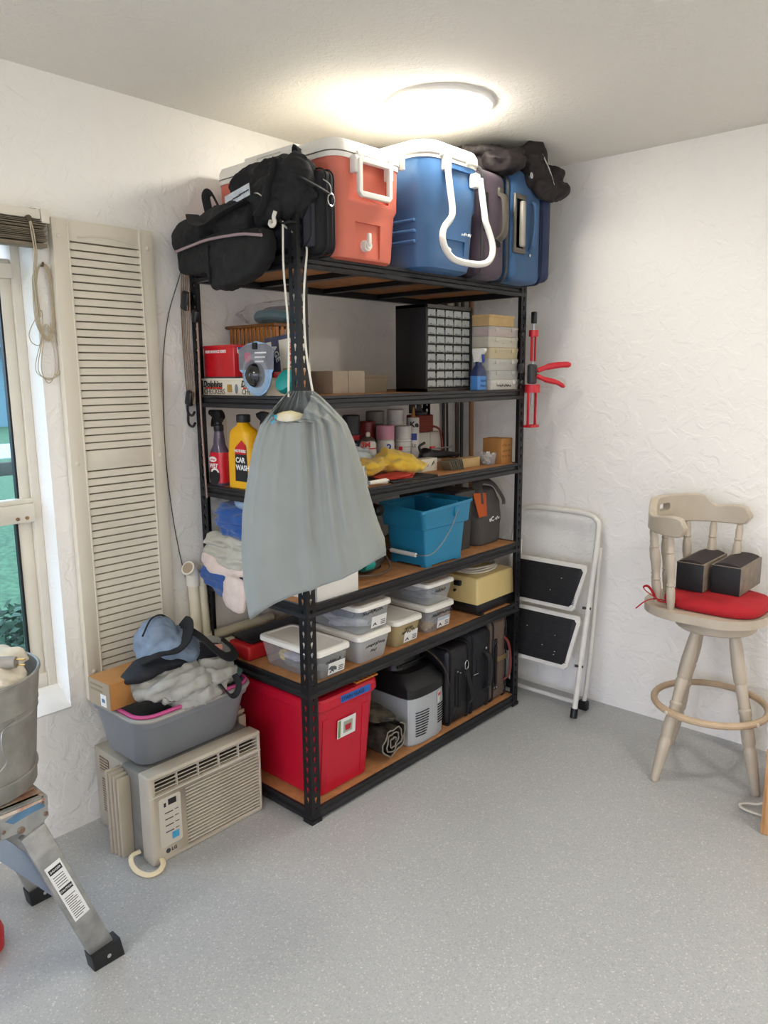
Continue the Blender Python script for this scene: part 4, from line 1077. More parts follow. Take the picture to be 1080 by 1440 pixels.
t = can('tall grey canister behind the pink capped can', 0.15, -0.755, 0.04, 0.24, mat('grey_cap', '#6b6864', 0.5), mat('grey_can', '#5f5c58', 0.5), 0.05)
t = can('white spray can with a plain white cap right of the pink one', 0.262, -0.70, 0.036, 0.178, mat('white_cap', '#c4c2be', 0.4), M_WCAN, 0.05)
for k in range(5):
    band(t, 0.262, -0.70, Z3 + 0.02 + 0.022 * k, 0.036, mat('pale_grey_print', '#a9a7a4', 0.4), 0.004)
plate('red_print', rect(0.016, 0.016), 0.0008, M_LABR, t, Vector((0.262, -0.70, Z3 + 0.075)) + nrm_ * 0.0355 - d_ * 0.022, (0.74, 0.45, 0), (0, 0, 1))
t = can('tall white can standing behind the plain white spray can', 0.19, -0.665, 0.037, 0.245, mat('white_cap', '#c4c2be', 0.4), M_WCAN, 0.045)
# caulk tube
t = wthing('caulk_tube', 'white caulk tube with blue square print beside the white box', 'tube', (0.25, -0.615, Z3))
bm = BM(); lathe(bm, [(0.024, 0), (0.026, 0.002), (0.026, 0.205), (0.024, 0.208)], 20, Matrix.Translation((0.25, -0.615, Z3))); obj('tube_body', bm, M_WCAN, t)
bm = BM(); lathe(bm, [(0.012, 0), (0.008, 0.012), (0.004, 0.045)], 12, Matrix.Translation((0.25, -0.615, Z3 + 0.208))); obj('nozzle', bm, mat('orange_brown_tip', '#a0713c', 0.5), t)
text('lettering', 'Ke', 0.034, M_INK, t, Vector((0.25, -0.615, Z3 + 0.178)) + nrm_ * 0.0268, d_, (0, 0, 1), 'CENTER', bold=0.0012)
plate('blue_print', rect(0.026, 0.03), 0.0008, M_BLUEINK, t, Vector((0.25, -0.615, Z3 + 0.11)) + nrm_ * 0.0266 - d_ * 0.014, d_, (0, 0, 1))
text('lettering', 'LE', 0.02, M_INK, t, Vector((0.25, -0.615, Z3 + 0.085)) + nrm_ * 0.0268, d_, (0, 0, 1), 'CENTER')
# white box with a spool of red cord
t = carton('white_carton', 'plain white carton under the spool of red cord', 'box', (0.15, -0.605, Z3), (0.262, -0.43, Z3 + 0.138), mat('dull_white_card', '#b9b4ab', 0.8))
bm = BM(); box2(bm, (0.149, -0.512, Z3 + 0.001), (0.2625, -0.510, Z3 + 0.1385)); obj('flap_seam', bm, mat('carton_shadow_seam', '#7c7264', 0.9), t)
t = wthing('cord_spool', 'spool of dark red cord on top of the white carton', 'spool', (0.205, -0.515, Z3 + 0.139))
bm = BM()
for k in range(9):
    tube(bm, [(0.205 + 0.052 * cos(a * pi / 12), -0.515 + 0.062 * sin(a * pi / 12), Z3 + 0.145 + 0.008 * k) for a in range(24)], 0.0052, n=6, closed=True)
o_ = obj('cord_winding', bm, mat('dark_red_cord', '#7a2f24', 0.75), t); o_['kind'] = 'stuff'
bm = BM(); cyl(bm, (0.205, -0.515, Z3 + 0.139), (0.205, -0.515, Z3 + 0.222), 0.035); obj('spool_core', bm, M_BLKP, t)
bm = BM(); tube(bm, catmull([(0.25, -0.49, Z3 + 0.165), (0.268, -0.455, Z3 + 0.15), (0.272, -0.44, Z3 + 0.10), (0.27, -0.435, Z3 + 0.02)], 5), 0.005, n=8); obj('loose_cord_end', bm, mat('dark_red_cord', '#7a2f24', 0.75), t)
t = wthing('black_caddy', 'small black plastic holder standing on the cord spool', 'holder', (0.20, -0.53, Z3 + 0.223))
bm = BM(); box2(bm, (0.19, -0.575, Z3 + 0.222), (0.20, -0.49, Z3 + 0.275), 0.002); box2(bm, (0.20, -0.575, Z3 + 0.222), (0.23, -0.49, Z3 + 0.228), 0.002); obj('holder_body', bm, M_BLKP, t)
for yy in (-0.555, -0.51):
    bm = BM(); tube(bm, [(0.205, yy, Z3 + 0.262), (0.214, yy, Z3 + 0.262), (0.214, yy, Z3 + 0.245)], 0.003, n=6); obj('hook', bm, M_STEEL, t)
# patterned white box, cards, brown packet, cup, carton
t = carton('patterned_box', 'little white box with black ink strokes at the shelf edge', 'box', (0.405, -0.838, Z3), (0.455, -0.705, Z3 + 0.052), mat('ivory_card', '#d8d3c2', 0.7))
rr = random.Random(3)
for k in range(16):
    a = rr.uniform(0.7, 1.3)
    px_, pz_ = rr.uniform(-0.828, -0.725), rr.uniform(0.008, 0.034)
    plate('ink_stroke', rect(rr.uniform(0.008, 0.016), 0.002), 0.0005, M_INK, t, (0.4552, px_, Z3 + pz_), (0, cos(a), sin(a)), (0, -sin(a), cos(a)))
t = wthing('card_fan', 'leaning row of small grey metal plates beside the brown packet', 'plates', (0.50, -0.665, Z3))
for k in range(7):
    bm = BM(); box(bm, (0.50, -0.705 + 0.014 * k, Z3 + 0.022), (0.055, 0.003, 0.046), (0.62 - 0.05 * k, 0, 0.1 * (k % 2)), 0.0005, 1); obj('plate', bm, mat('zinc_plate', '#8b8879', 0.4, 0.5), t)
t = carton('brown_packet', 'long brown paper packet lying at the edge of the third shelf', 'packet', (0.455, -0.60, Z3), (0.505, -0.468, Z3 + 0.04), M_TANCARD)
bm = BM(); box2(bm, (0.454, -0.61, Z3 + 0.006), (0.506, -0.6, Z3 + 0.034), 0.001); obj('end_flap', bm, mat('flap_shadow_card', '#8f7346', 0.85), t)
t = wthing('plastic_cup', 'clear plastic cup of small white bits near the far post', 'cup', (0.505, -0.415, Z3))
bm = BM(); lathe(bm, [(0.030, 0), (0.031, 0.002), (0.042, 0.052), (0.044, 0.053), (0.0405, 0.051), (0.0295, 0.003), (0.0, 0.003)], 20, Matrix.Translation((0.505, -0.41, Z3)), True, False); obj('cup_wall', bm, M_CLEAR, t)
bm = BM()
for k in range(26):
    a, r_ = rr.uniform(0, 6.28), rr.uniform(0, 0.03)
    box(bm, (0.505 + r_ * cos(a), -0.41 + r_ * sin(a), Z3 + rr.uniform(0.01, 0.055)), (0.008, 0.014, 0.006), (rr.uniform(0, 3), rr.uniform(0, 3), rr.uniform(0, 3)))
o_ = obj('white_bits', bm, mat('white_bits', '#dcd9cf', 0.6), t); o_['kind'] = 'stuff'
t = carton('shipping_carton', 'brown carton with handwriting at the far end of the third shelf', 'box', (0.452, -0.372, Z3), (0.552, -0.285, Z3 + 0.112), M_CARD)
for k, s in enumerate(('AUTO BULBS', 'FUSES', 'SPARES')):
    pass
for r_ in range(3):                                  # illegible handwriting
    for k in range(9):
        a = rr.uniform(0.2, 2.4)
        plate('pen_stroke', rect(rr.uniform(0.007, 0.012), 0.0018), 0.0004, mat('brown_marker', '#4a2c14', 0.7), t, (0.5522, -0.365 + 0.0075 * k + rr.uniform(-0.002, 0.002), Z3 + 0.078 - 0.024 * r_), (0, cos(a), sin(a)), (0, -sin(a), cos(a)))
bm = BM(); box(bm, (0.502, -0.3285, Z3 + 0.1125), (0.098, 0.02, 0.001)); obj('packing_tape', bm, mat('tan_tape', '#8a6238', 0.4), t)
# black power tool
t = wthing('caulk_tool', 'black hand tool with a long nose lying behind the brown packet', 'tool', (0.40, -0.62, Z3))
bm = BM(); blob(bm, (0.36, -0.66, Z3 + 0.045), (0.035, 0.04, 0.04), amp=0.15, seed=41, sub=3); fuse('tool_body', bm, M_BLKP, t, 0.006, 2)
bm = BM(); tube(bm, [(0.37, -0.65, Z3 + 0.055), (0.38, -0.56, Z3 + 0.05), (0.39, -0.47, Z3 + 0.042)], [0.02, 0.017, 0.008], n=10); obj('tool_nose', bm, M_BLKP, t)
bm = BM(); tube(bm, catmull([(0.35, -0.68, Z3 + 0.06), (0.345, -0.69, Z3 + 0.09), (0.35, -0.66, Z3 + 0.105)], 4), 0.006, n=8); obj('tool_lever', bm, M_BLKP, t)
bm = BM(); cyl(bm, (0.37, -0.64, Z3 + 0.078), (0.375, -0.50, Z3 + 0.078), 0.0035, n=8); obj('tool_rod', bm, M_STEEL, t)
bm = BM(); box(bm, (0.365, -0.625, Z3 + 0.084), (0.012, 0.03, 0.008), None, 0.002); obj('red_tab', bm, M_LABR, t)
# cloths, tape and brush at the front edge
t = wthing('yellow_cloth', 'crumpled yellow microfibre cloth on the third shelf edge', 'cloth', (0.43, -1.0, Z3 + 0.02))
bm = BM()
blob(bm, (0.42, -1.07, Z3 + 0.05), (0.07, 0.10, 0.025), amp=0.3, seed=51)
blob(bm, (0.45, -0.96, Z3 + 0.055), (0.08, 0.085, 0.028), amp=0.35, seed=52)
blob(bm, (0.43, -0.985, Z3 + 0.075), (0.05, 0.045, 0.03), amp=0.3, seed=53)
blob(bm, (0.50, -0.93, Z3 + 0.04), (0.05, 0.07, 0.018), amp=0.3, seed=54)
fuse('cloth_body', bm, mat('yellow_cloth', '#d8b33c', 0.95, var=0.06, vscale=40, bump=0.3, bscale=700, sheen=0.3), t, 0.006, 3, [(0.009, (16, 16, 26), 3), (0.003, (45, 45, 45), 4)], zmin=Z3 + 0.016)
t = wthing('red_cloth', 'folded red cloth under the yellow one', 'cloth', (0.50, -1.02, Z3 + 0.008))
bm = BM(); blob(bm, (0.51, -1.04, Z3 + 0.014), (0.06, 0.10, 0.012), amp=0.2, seed=55, flat_bottom=Z3 + 0.008); obj('cloth_body', bm, mat('red_cloth', '#a8301f', 0.9, bump=0.3, bscale=500), t)
t = wthing('black_mat', 'thin black rubber mat under the cloths', 'mat', (0.52, -1.0, Z3))
bm = BM(); box2(bm, (0.44, -1.13, Z3 + 0.0005), (0.585, -0.865, Z3 + 0.008), 0.003); obj('mat_sheet', bm, mat('black_rubber', '#1c1c1e', 0.7), t)
t = wthing('tape_roll', 'roll of tape with blue and white label leaning by the grey sack', 'tape', (0.575, -1.27, Z3))
T = Matrix.Translation((0.56, -1.265, Z3 + 0.038)) @ Matrix.Rotation(radians(40), 4, 'Z') @ Matrix.Rotation(radians(78), 4, 'Y')
bm = BM(); lathe(bm, [(0.020, -0.012), (0.038, -0.012), (0.038, 0.012), (0.020, 0.012)], 28, T, False, False); lathe(bm, [(0.020, 0.012), (0.020, -0.012)], 28, T, False, False); obj('tape_body', bm, M_CREAM, t)
bm = BM(); lathe(bm, [(0.022, 0.0122), (0.034, 0.0126)], 28, T, False, False); obj('blue_ring_label', bm, mat('cyan_label', '#2f8fc0', 0.4), t)
bm = BM(); lathe(bm, [(0.0, 0.006), (0.020, 0.006)], 20, T, False, False); obj('core_card', bm, M_CARD, t)
t = wthing('paint_brush', 'white brush handle poking out at the third shelf edge', 'brush', (0.57, -1.18, Z3))
bm = BM(); tube(bm, [(0.575, -1.25, Z3 + 0.016), (0.577, -1.19, Z3 + 0.015), (0.578, -1.165, Z3 + 0.014), (0.578, -1.152, Z3 + 0.014)], [0.007, 0.009, 0.011, 0.006], n=10); obj('handle', bm, mat('white_handle', '#d9d4c8', 0.4), t)
bm = BM(); cyl(bm, (0.587, -1.163, Z3 + 0.014), (0.589, -1.163, Z3 + 0.014), 0.003, n=8); obj('hang_hole', bm, M_INK, t)
t = wthing('paper_bag_heap', 'pale blue and white crumpled paper beside the nozzle can', 'paper', (0.33, -1.06, Z3))
bm = BM(); blob(bm, (0.34, -1.07, Z3 + 0.05), (0.05, 0.07, 0.055), amp=0.35, seed=57, flat_bottom=Z3, sub=4); blob(bm, (0.32, -0.985, Z3 + 0.04), (0.03, 0.05, 0.05), amp=0.3, seed=58, flat_bottom=Z3)
fuse('crumpled_paper', bm, mat('pale_blue_paper', '#b9c3c6', 0.7, var=0.08), t, 0.007, 2, [(0.006, (18, 18, 18), 6)], zmin=Z3 + 0.0005)

# poles leaning in the corner behind the unit
for k, (x0, y0, x1, y1, z1, r_, col_, lb) in enumerate((
        (0.022, -0.10, 0.020, -0.10, 1.95, 0.008, '#241c18', 'thin dark pole nearest the left wall in the corner'),
        (0.045, -0.075, 0.026, -0.09, 2.0, 0.006, '#2a2624', 'slim black rod second in the corner row of poles'),
        (0.085, -0.05, 0.065, -0.06, 2.05, 0.010, '#4a3a2c', 'brown handled pole third in the corner row of poles'),
        (0.105, -0.055, 0.10, -0.055, 1.9, 0.009, '#26282c', 'grey black pole fourth in the corner row of poles'),
        (0.16, -0.03, 0.135, -0.035, 2.1, 0.012, '#8a5a34', 'orange brown wooden handle last in the corner row of poles'))):
    t = wthing('leaning_pole', lb, 'pole', (x0, y0, 0), 'poles leaning in the corner behind the shelving')
    bm = BM(); cyl(bm, (x0, y0, 0), (x1, y1, z1), r_, n=10); obj('shaft', bm, mat('pole_paint_%d' % k, col_, 0.5, var=0.1), t)
    bm = BM(); cyl(bm, (x0, y0, 0), (x0 + (x1 - x0) * 0.03, y0 + (y1 - y0) * 0.03, z1 * 0.03), r_ * 1.35, n=10); obj('foot_cap', bm, M_BLKP, t)
# ------------------------------------------------------------------ fourth shelf
Z4 = ZL(4)
M_BUCKET = mat('blue_bucket_plastic', '#1e7ba3', 0.38, var=0.03)
def towel(name, label, m, parts, disp, seed, zmin=None, extra=None):
    t = wthing(name, label, 'towel', (parts[0][0][0], parts[0][0][1], parts[0][0][2] - parts[0][1][2]))
    bm = BM()
    for k, (c, s, rot) in enumerate(parts):
        blob(bm, c, s, rot, amp=0.12, seed=seed + k, sub=4, sq=0.62)
    fuse('cloth_body', bm, m, t, 0.006, 3, disp, zmin=zmin)
    return t
M_TBLUE = mat('royal_blue_towel', '#1c4e93', 0.95, var=0.08, vscale=30, bump=0.4, bscale=500, sheen=0.3)
M_TGREY = mat('pale_grey_towel', '#b8b6a8', 0.95, var=0.06, vscale=30, bump=0.4, bscale=500, sheen=0.2)
M_TPINK = mat('pale_pink_towel', '#d9c9bf', 0.95, var=0.05, vscale=30, bump=0.4, bscale=500, sheen=0.2)
M_TLBLUE = mat('light_blue_towel', '#8fa6bd', 0.95, bump=0.4, bscale=500)
FOLD = [(0.009, (4, 8, 48), 1), (0.003, (14, 20, 30), 5)]
FOLD2 = [(0.014, (6, 12, 44), 2), (0.005, (22, 22, 60), 3)]
towel('folded_towel', 'royal blue towel at the bottom of the folded stack', M_TBLUE, [((0.22, -1.47, Z4 + 0.022), (0.17, 0.13, 0.024), None), ((0.17, -1.60, Z4 + 0.012), (0.12, 0.018, 0.045), (0, 0.28, 0))], FOLD, 1)
t = towel('folded_towel', 'pale pink towel hanging over the shelf edge in the folded stack', M_TPINK, [((0.21, -1.47, Z4 + 0.068), (0.175, 0.14, 0.022), None), ((0.16, -1.605, Z4 + 0.052), (0.115, 0.016, 0.032), (0, 0.42, 0)), ((0.265, -1.622, Z4 - 0.008), (0.062, 0.016, 0.062), (0, 0.10, 0))], [(0.003, (4, 9, 20), 1)], 11)
towel('folded_towel', 'rumpled pale grey towels in the middle of the folded stack', M_TGREY, [((0.22, -1.48, Z4 + 0.115), (0.16, 0.125, 0.028), None), ((0.215, -1.48, Z4 + 0.158), (0.145, 0.12, 0.024), (0, -0.05, 0)), ((0.17, -1.58, Z4 + 0.125), (0.11, 0.025, 0.048), (0, 0.1, 0))], FOLD2, 21)
towel('folded_towel', 'thick royal blue towel on top of the grey towels', M_TBLUE, [((0.24, -1.49, Z4 + 0.213), (0.145, 0.115, 0.026), (0, 0.12, 0)), ((0.23, -1.50, Z4 + 0.255), (0.125, 0.105, 0.030), (0, 0.16, 0))], FOLD, 31)
towel('folded_towel', 'light blue towel peeking out at the top of the stack', M_TLBLUE, [((0.29, -1.47, Z4 + 0.298), (0.10, 0.10, 0.022), (0, 0.2, 0))], FOLD, 41)
# white carton behind the sack
t = carton('white_box', 'plain white box behind the bottom of the grey sack', 'box', (0.33, -1.525, Z4), (0.588, -1.325, Z4 + 0.118), mat('white_card', '#dedbd4', 0.6))
bm = BM(); box2(bm, (0.328, -1.527, Z4 + 0.104), (0.590, -1.323, Z4 + 0.1195), 0.002); obj('box_lid', bm, mat('white_card', '#dedbd4', 0.6), t)
t = wthing('lilac_cloth', 'lilac plastic bag edge lying on the white box', 'bag', (0.50, -1.36, Z4 + 0.12))
bm = BM(); blob(bm, (0.50, -1.38, Z4 + 0.14), (0.07, 0.085, 0.022), amp=0.4, seed=61, sub=4, flat_bottom=Z4 + 0.1205); obj('bag_cloth', bm, mat('lilac_film', '#b6b9d0', 0.4, var=0.1), t)
# power tools
t = wthing('belt_sander', 'dusty black power tool with grey cable on the fourth shelf', 'tool', (0.45, -1.13, Z4))
bm = BM(); lathe(bm, [(0.03, -0.07), (0.046, -0.06), (0.05, 0.0), (0.05, 0.05), (0.044, 0.065), (0.02, 0.07)], 24, Matrix.Translation((0.45, -1.12, Z4 + 0.06)) @ Matrix.Rotation(radians(90), 4, 'X') @ Matrix.Rotation(radians(25), 4, 'Y')); obj('motor_housing', bm, mat('dusty_black', '#3a352e', 0.8, var=0.3, vscale=25), t)
bm = BM(); blob(bm, (0.42, -1.13, Z4 + 0.115), (0.05, 0.05, 0.022), amp=0.1, seed=62); obj('grip', bm, M_BLKP, t)
bm = BM(); cyl(bm, (0.50, -1.215, Z4 + 0.055), (0.50, -1.165, Z4 + 0.055), 0.024); obj('teal_end', bm, M_TEAL, t)
bm = BM(); box(bm, (0.49, -1.18, Z4 + 0.098), (0.03, 0.035, 0.012), None, 0.004); obj('orange_switch', bm, mat('orange_switch', '#b4522a', 0.5), t)
bm = BM(); tube(bm, catmull([(0.50, -1.24, Z4 + 0.02), (0.53, -1.18, Z4 + 0.016), (0.535, -1.12, Z4 + 0.02), (0.52, -1.08, Z4 + 0.03), (0.47, -1.05, Z4 + 0.06), (0.42, -1.045, Z4 + 0.11), (0.40, -1.08, Z4 + 0.14), (0.41, -1.14, Z4 + 0.145)], 5), 0.0045, n=8); obj('cable', bm, mat('grey_brown_cable', '#5a4a3c', 0.6), t)
t = wthing('drill', 'teal cordless drill standing behind the black power tool', 'tool', (0.40, -1.06, Z4))
bm = BM(); tube(bm, [(0.40, -1.07, Z4 + 0.055), (0.40, -1.06, Z4 + 0.14), (0.405, -1.045, Z4 + 0.22)], [0.02, 0.014, 0.018], n=12); obj('grip', bm, M_TEAL, t)
bm = BM(); box(bm, (0.40, -1.075, Z4 + 0.03), (0.085, 0.075, 0.058), None, 0.01, 3); obj('battery', bm, M_BLKP, t)
bm = BM(); lathe(bm, [(0.014, -0.05), (0.022, -0.04), (0.024, 0.03), (0.018, 0.05), (0.012, 0.055), (0.010, 0.09)], 18, Matrix.Translation((0.40, -1.045, Z4 + 0.235)) @ Matrix.Rotation(radians(-90), 4, 'Y')); obj('motor_barrel', bm, M_BLKP, t)
bm = BM(); box(bm, (0.425, -1.052, Z4 + 0.175), (0.012, 0.014, 0.03), None, 0.003); obj('trigger', bm, M_BLKP, t)
# blue pour bucket
t = wthing('bucket', 'blue rectangular pour bucket with wire bail and white grip', 'bucket', (0.49, -0.815, Z4))
cx, cy = 0.482, -0.812
def shell(bm, levels, thick, n=5):
    """open tub with wall thickness: outer up, rim, inner down"""
    outer = [rrect(sx, sy, r, n, cx, cy, z) for z, sx, sy, r in levels]
    inner = [rrect(sx - 2 * thick, sy - 2 * thick, max(0.004, r - thick), n, cx, cy, max(z, levels[0][0] + thick)) for z, sx, sy, r in reversed(levels)]
    loft(bm, outer + inner)
    return bm
bm = BM()
lv = [(Z4 + 0.008, 0.190, 0.232, 0.012), (Z4 + 0.155, 0.205, 0.262, 0.016), (Z4 + 0.160, 0.222, 0.30, 0.018), (Z4 + 0.238, 0.234, 0.318, 0.02), (Z4 + 0.240, 0.246, 0.330, 0.022), (Z4 + 0.250, 0.246, 0.330, 0.022)]
shell(bm, lv, 0.004)
for v in bm.verts:      # the pouring lip rises and flares at the near left corner
    kx = max(0.0, (v.co.x - cx) / 0.11); ky = max(0.0, -(v.co.y - cy) / 0.15)
    k = (kx * ky) ** 2 * max(0.0, min(1.0, (v.co.z - Z4 - 0.16) / 0.08))
    v.co.x += 0.018 * k; v.co.y -= 0.028 * k; v.co.z -= 0.006 * k
bk = obj('bucket_shell', bm, M_BUCKET, t)
for sx in (-1, 1):
    for sy in (-1, 1):
        bm = BM(); box(bm, (cx + sx * 0.078, cy + sy * 0.096, Z4 + 0.005), (0.032, 0.038, 0.010), None, 0.002); obj('foot', bm, M_BUCKET, t)
bm = BM(); box2(bm, (cx - 0.112, cy + 0.06, Z4 + 0.19), (cx + 0.112, cy + 0.064, Z4 + 0.25), 0.001); obj('wringer_divider', bm, M_BUCKET, t)
bail = catmull([(cx + 0.126, cy + 0.045, Z4 + 0.215), (cx + 0.132, cy + 0.005, Z4 + 0.165), (cx + 0.135, cy - 0.06, Z4 + 0.105), (cx + 0.132, cy - 0.125, Z4 + 0.068), (cx + 0.11, cy - 0.158, Z4 + 0.062), (cx + 0.05, cy - 0.168, Z4 + 0.062), (cx - 0.03, cy - 0.168, Z4 + 0.064), (cx - 0.09, cy - 0.158, Z4 + 0.068), (cx - 0.126, cy - 0.125, Z4 + 0.085), (cx - 0.132, cy - 0.05, Z4 + 0.13), (cx - 0.126, cy + 0.045, Z4 + 0.215)], 5)
bm = BM(); tube(bm, bail, 0.0022, n=6); bl = obj('wire_bail', bm, M_STEEL, t)
bm = BM(); cyl(bm, (cx + 0.082, cy - 0.166, Z4 + 0.062), (cx - 0.045, cy - 0.168, Z4 + 0.064), 0.0085); obj('grip', bm, M_WCAN, bl)
bm = BM(); box(bm, (cx + 0.118, cy + 0.045, Z4 + 0.212), (0.014, 0.03, 0.04), None, 0.003); obj('bail_ear', bm, M_BUCKET, t)
# dark storage bin behind the bucket
t = wthing('storage_bin', 'dark grey storage bin standing behind the blue bucket', 'bin', (0.335, -0.566, Z4))
M_DGREY = mat('dark_grey_plastic', '#3c3a39', 0.55)
bm = BM(); tub(bm, 0.335, -0.566, [(Z4, 0.32, 0.11, 0.02), (Z4 + 0.245, 0.34, 0.125, 0.02)]); bm2 = bm; obj('bin_body', bm, M_DGREY, t)
bm = BM(); tub(bm, 0.335, -0.566, [(Z4 + 0.243, 0.352, 0.138, 0.022), (Z4 + 0.258, 0.352, 0.138, 0.022), (Z4 + 0.265, 0.335, 0.12, 0.02)]); obj('bin_lid', bm, M_DGREY, t)
# soft tool bag
t = wthing('tool_bag', 'soft grey tool bag with orange flap and white logo', 'bag', (0.46, -0.39, Z4))
bm = BM()
M_TBAG = mat('warm_grey_canvas', '#4b4745', 0.85, var=0.06, vscale=20, bump=0.3, bscale=600)
tub(bm, 0.445, -0.397, [(Z4, 0.13, 0.17, 0.03), (Z4 + 0.008, 0.145, 0.19, 0.04), (Z4 + 0.12, 0.15, 0.20, 0.04), (Z4 + 0.175, 0.135, 0.205, 0.04), (Z4 + 0.235, 0.08, 0.195, 0.03), (Z4 + 0.25, 0.05, 0.17, 0.02)], 6)
fuse('bag_body', bm, M_TBAG, t, 0.007, 4, [(0.004, (10, 10, 14), 8)], zmin=Z4 + 0.0005)
bm = BM(); tube(bm, catmull([(0.50, -0.47, Z4 + 0.19), (0.47, -0.44, Z4 + 0.268), (0.46, -0.39, Z4 + 0.285), (0.48, -0.325, Z4 + 0.262), (0.515, -0.30, Z4 + 0.20), (0.522, -0.30, Z4 + 0.17)], 6), 0.01, n=8, flat=(0.05, 0.012)); obj('carry_handle', bm, M_TBAG, t)
bm = BM(); prism(bm, [(-0.05, 0), (0.010, 0), (0.045, 0.10), (-0.05, 0.11)], 0.006, Matrix(((0, 0, 1, 0.524), (1, 0, 0, -0.452), (0, 1, 0, Z4 + 0.135), (0, 0, 0, 1))) @ Matrix.Rotation(radians(-18), 4, 'X'), 0.002); obj('orange_flap', bm, mat('orange_canvas', '#b2521f', 0.8, bump=0.2, bscale=500), t)
text('lettering', 'eC', 0.030, M_WHITEINK, t, (0.5265, -0.420, Z4 + 0.115), (0, 1, 0), (0, 0, 1), 'LEFT', bold=0.0008); scribble('logo_script', M_WHITEINK, t, (0.5265, -0.376, Z4 + 0.117), (0, 1, 0), (0, 0, 1), 0.035, 0.016, 9, 0.0014)
# ------------------------------------------------------------------ fifth shelf: lidded shoe boxes and the cream case
Z5 = ZL(5)
M_LIDW = mat('milky_white_lid', '#e4e1d8', 0.4, var=0.02)
M_BINC = clear_mat('cloudy_bin', '#d3d7d8', 0.32, 0.2)
M_STICK = mat('white_sticker', '#dcdcd8', 0.4)
def shoebox(label, x0, x1, y0, y1, z, h, notes, cont, sticker=True, walls=None):
    t = wthing('lidded_bin', label, 'bin', ((x0 + x1) / 2, (y0 + y1) / 2, z), 'clear lidded bins on the fifth shelf')
    cx_, cy_, sx, sy = (x0 + x1) / 2, (y0 + y1) / 2, x1 - x0, y1 - y0
    bm = BM(); tub(bm, cx_, cy_, [(z, sx - 0.05, sy - 0.05, 0.018), (z + 0.006, sx - 0.040, sy - 0.040, 0.02), (z + h * 0.80, sx - 0.012, sy - 0.012, 0.022), (z + h * 0.84, sx - 0.006, sy - 0.006, 0.022)], 5, True, False); obj('bin_wall', bm, walls or M_BINC, t)
    bm = BM(); tub(bm, cx_, cy_, [(z + h * 0.82, sx - 0.002, sy - 0.002, 0.022), (z + h * 0.84, sx + 0.002, sy + 0.002, 0.024), (z + h * 0.965, sx, sy, 0.024), (z + h, sx - 0.014, sy - 0.014, 0.022), (z + h, sx - 0.034, sy - 0.034, 0.02), (z + h - 0.004, sx - 0.04, sy - 0.04, 0.02)], 5); obj('bin_lid', bm, M_LIDW, t)
    tilt = (sx / 2 - 0.006 - (sx / 2 - 0.02)) / (h * 0.8)
    def face(zf): return cx_ + (sx - 0.040 + (0.028) * min(1.0, zf / (h * 0.8))) / 2 + 0.0008
    up = Vector((0.014 / (h * 0.8), 0, 1))
    if sticker:
        st = plate('sticker', rect(0.080, 0.044), 0.0006, M_STICK, t, (face(0.012), y1 - 0.105, z + 0.012), (0, 1, 0), up)
        plate('sticker_band', rect(0.078, 0.012), 0.0004, mat('pale_blue_band', '#a9bac8', 0.4), st, (face(0.012) + 0.0050, y1 - 0.104, z + 0.043), (0, 1, 0), up)
        plate('sticker_mark', [(0, 0), (0.012, 0.014), (0.024, 0), (0.018, 0), (0.012, 0.007), (0.006, 0)], 0.0004, M_INK, st, (face(0.012) + 0.0022, y1 - 0.099, z + 0.019), (0, 1, 0), up)
        for k in range(3):
            plate('print_line', rect(0.024, 0.003), 0.0004, M_INK, st, (face(0.012) + 0.0020 + 0.0008 * k, y1 - 0.055, z + 0.018 + 0.007 * k), (0, 1, 0), up)
    for s, yy, zz_ in notes:
        scribble('handwriting', M_INK, t, (face(zz_) + 0.0008, yy - 0.02, z + zz_), (0, 1, 0.03), up, 0.0095 * len(s), 0.014, len(s) + int(zz_ * 1000), 0.0012)
    for k, (c, s, col_, seed) in enumerate(cont):
        bm = BM(); blob(bm, (x0 + c[0] * sx, y0 + c[1] * sy, z + c[2] * h), s, amp=0.35, seed=seed, sub=3, flat_bottom=z + 0.004); obj('contents', bm, mat('bin_contents_' + col_.strip('#'), col_, 0.8, var=0.15, vscale=40), t)
    return t
shoebox('clear bin of dark odds and ends right behind the front post', 0.285, 0.600, -1.545, -1.375, Z5, 0.113, [('Harness', -1.47, 0.062)], [((0.55, 0.5, 0.3), (0.12, 0.06, 0.028), '#4f5558', 81), ((0.35, 0.25, 0.45), (0.03, 0.025, 0.02), '#c9b26a', 82), ((0.5, 0.2, 0.5), (0.05, 0.02, 0.012), '#b9b8c9', 83)])
shoebox('cloudy bin under the bin with blue contents', 0.285, 0.600, -1.338, -1.153, Z5, 0.112, [('Fire Safety', -1.275, 0.064), ('Set', -1.245, 0.044)], [((0.5, 0.5, 0.4), (0.12, 0.06, 0.03), '#b4b6b2', 84), ((0.6, 0.15, 0.25), (0.06, 0.02, 0.02), '#b8a989', 85)], False, clear_mat('cloudy_bin_full', '#d2d3d2', 0.55, 0.25))
shoebox('clear bin with blue and white contents stacked on the cloudy bin', 0.285, 0.600, -1.338, -1.153, Z5 + 0.1125, 0.110, [('Shoe Covers', -1.29, 0.078)], [((0.5, 0.5, 0.25), (0.12, 0.07, 0.026), '#c8cad2', 86), ((0.55, 0.4, 0.58), (0.09, 0.05, 0.026), '#3f536e', 87), ((0.25, 0.25, 0.5), (0.03, 0.025, 0.03), '#a9b3c6', 88), ((0.4, 0.2, 0.62), (0.015, 0.012, 0.012), '#b8505a', 89)])
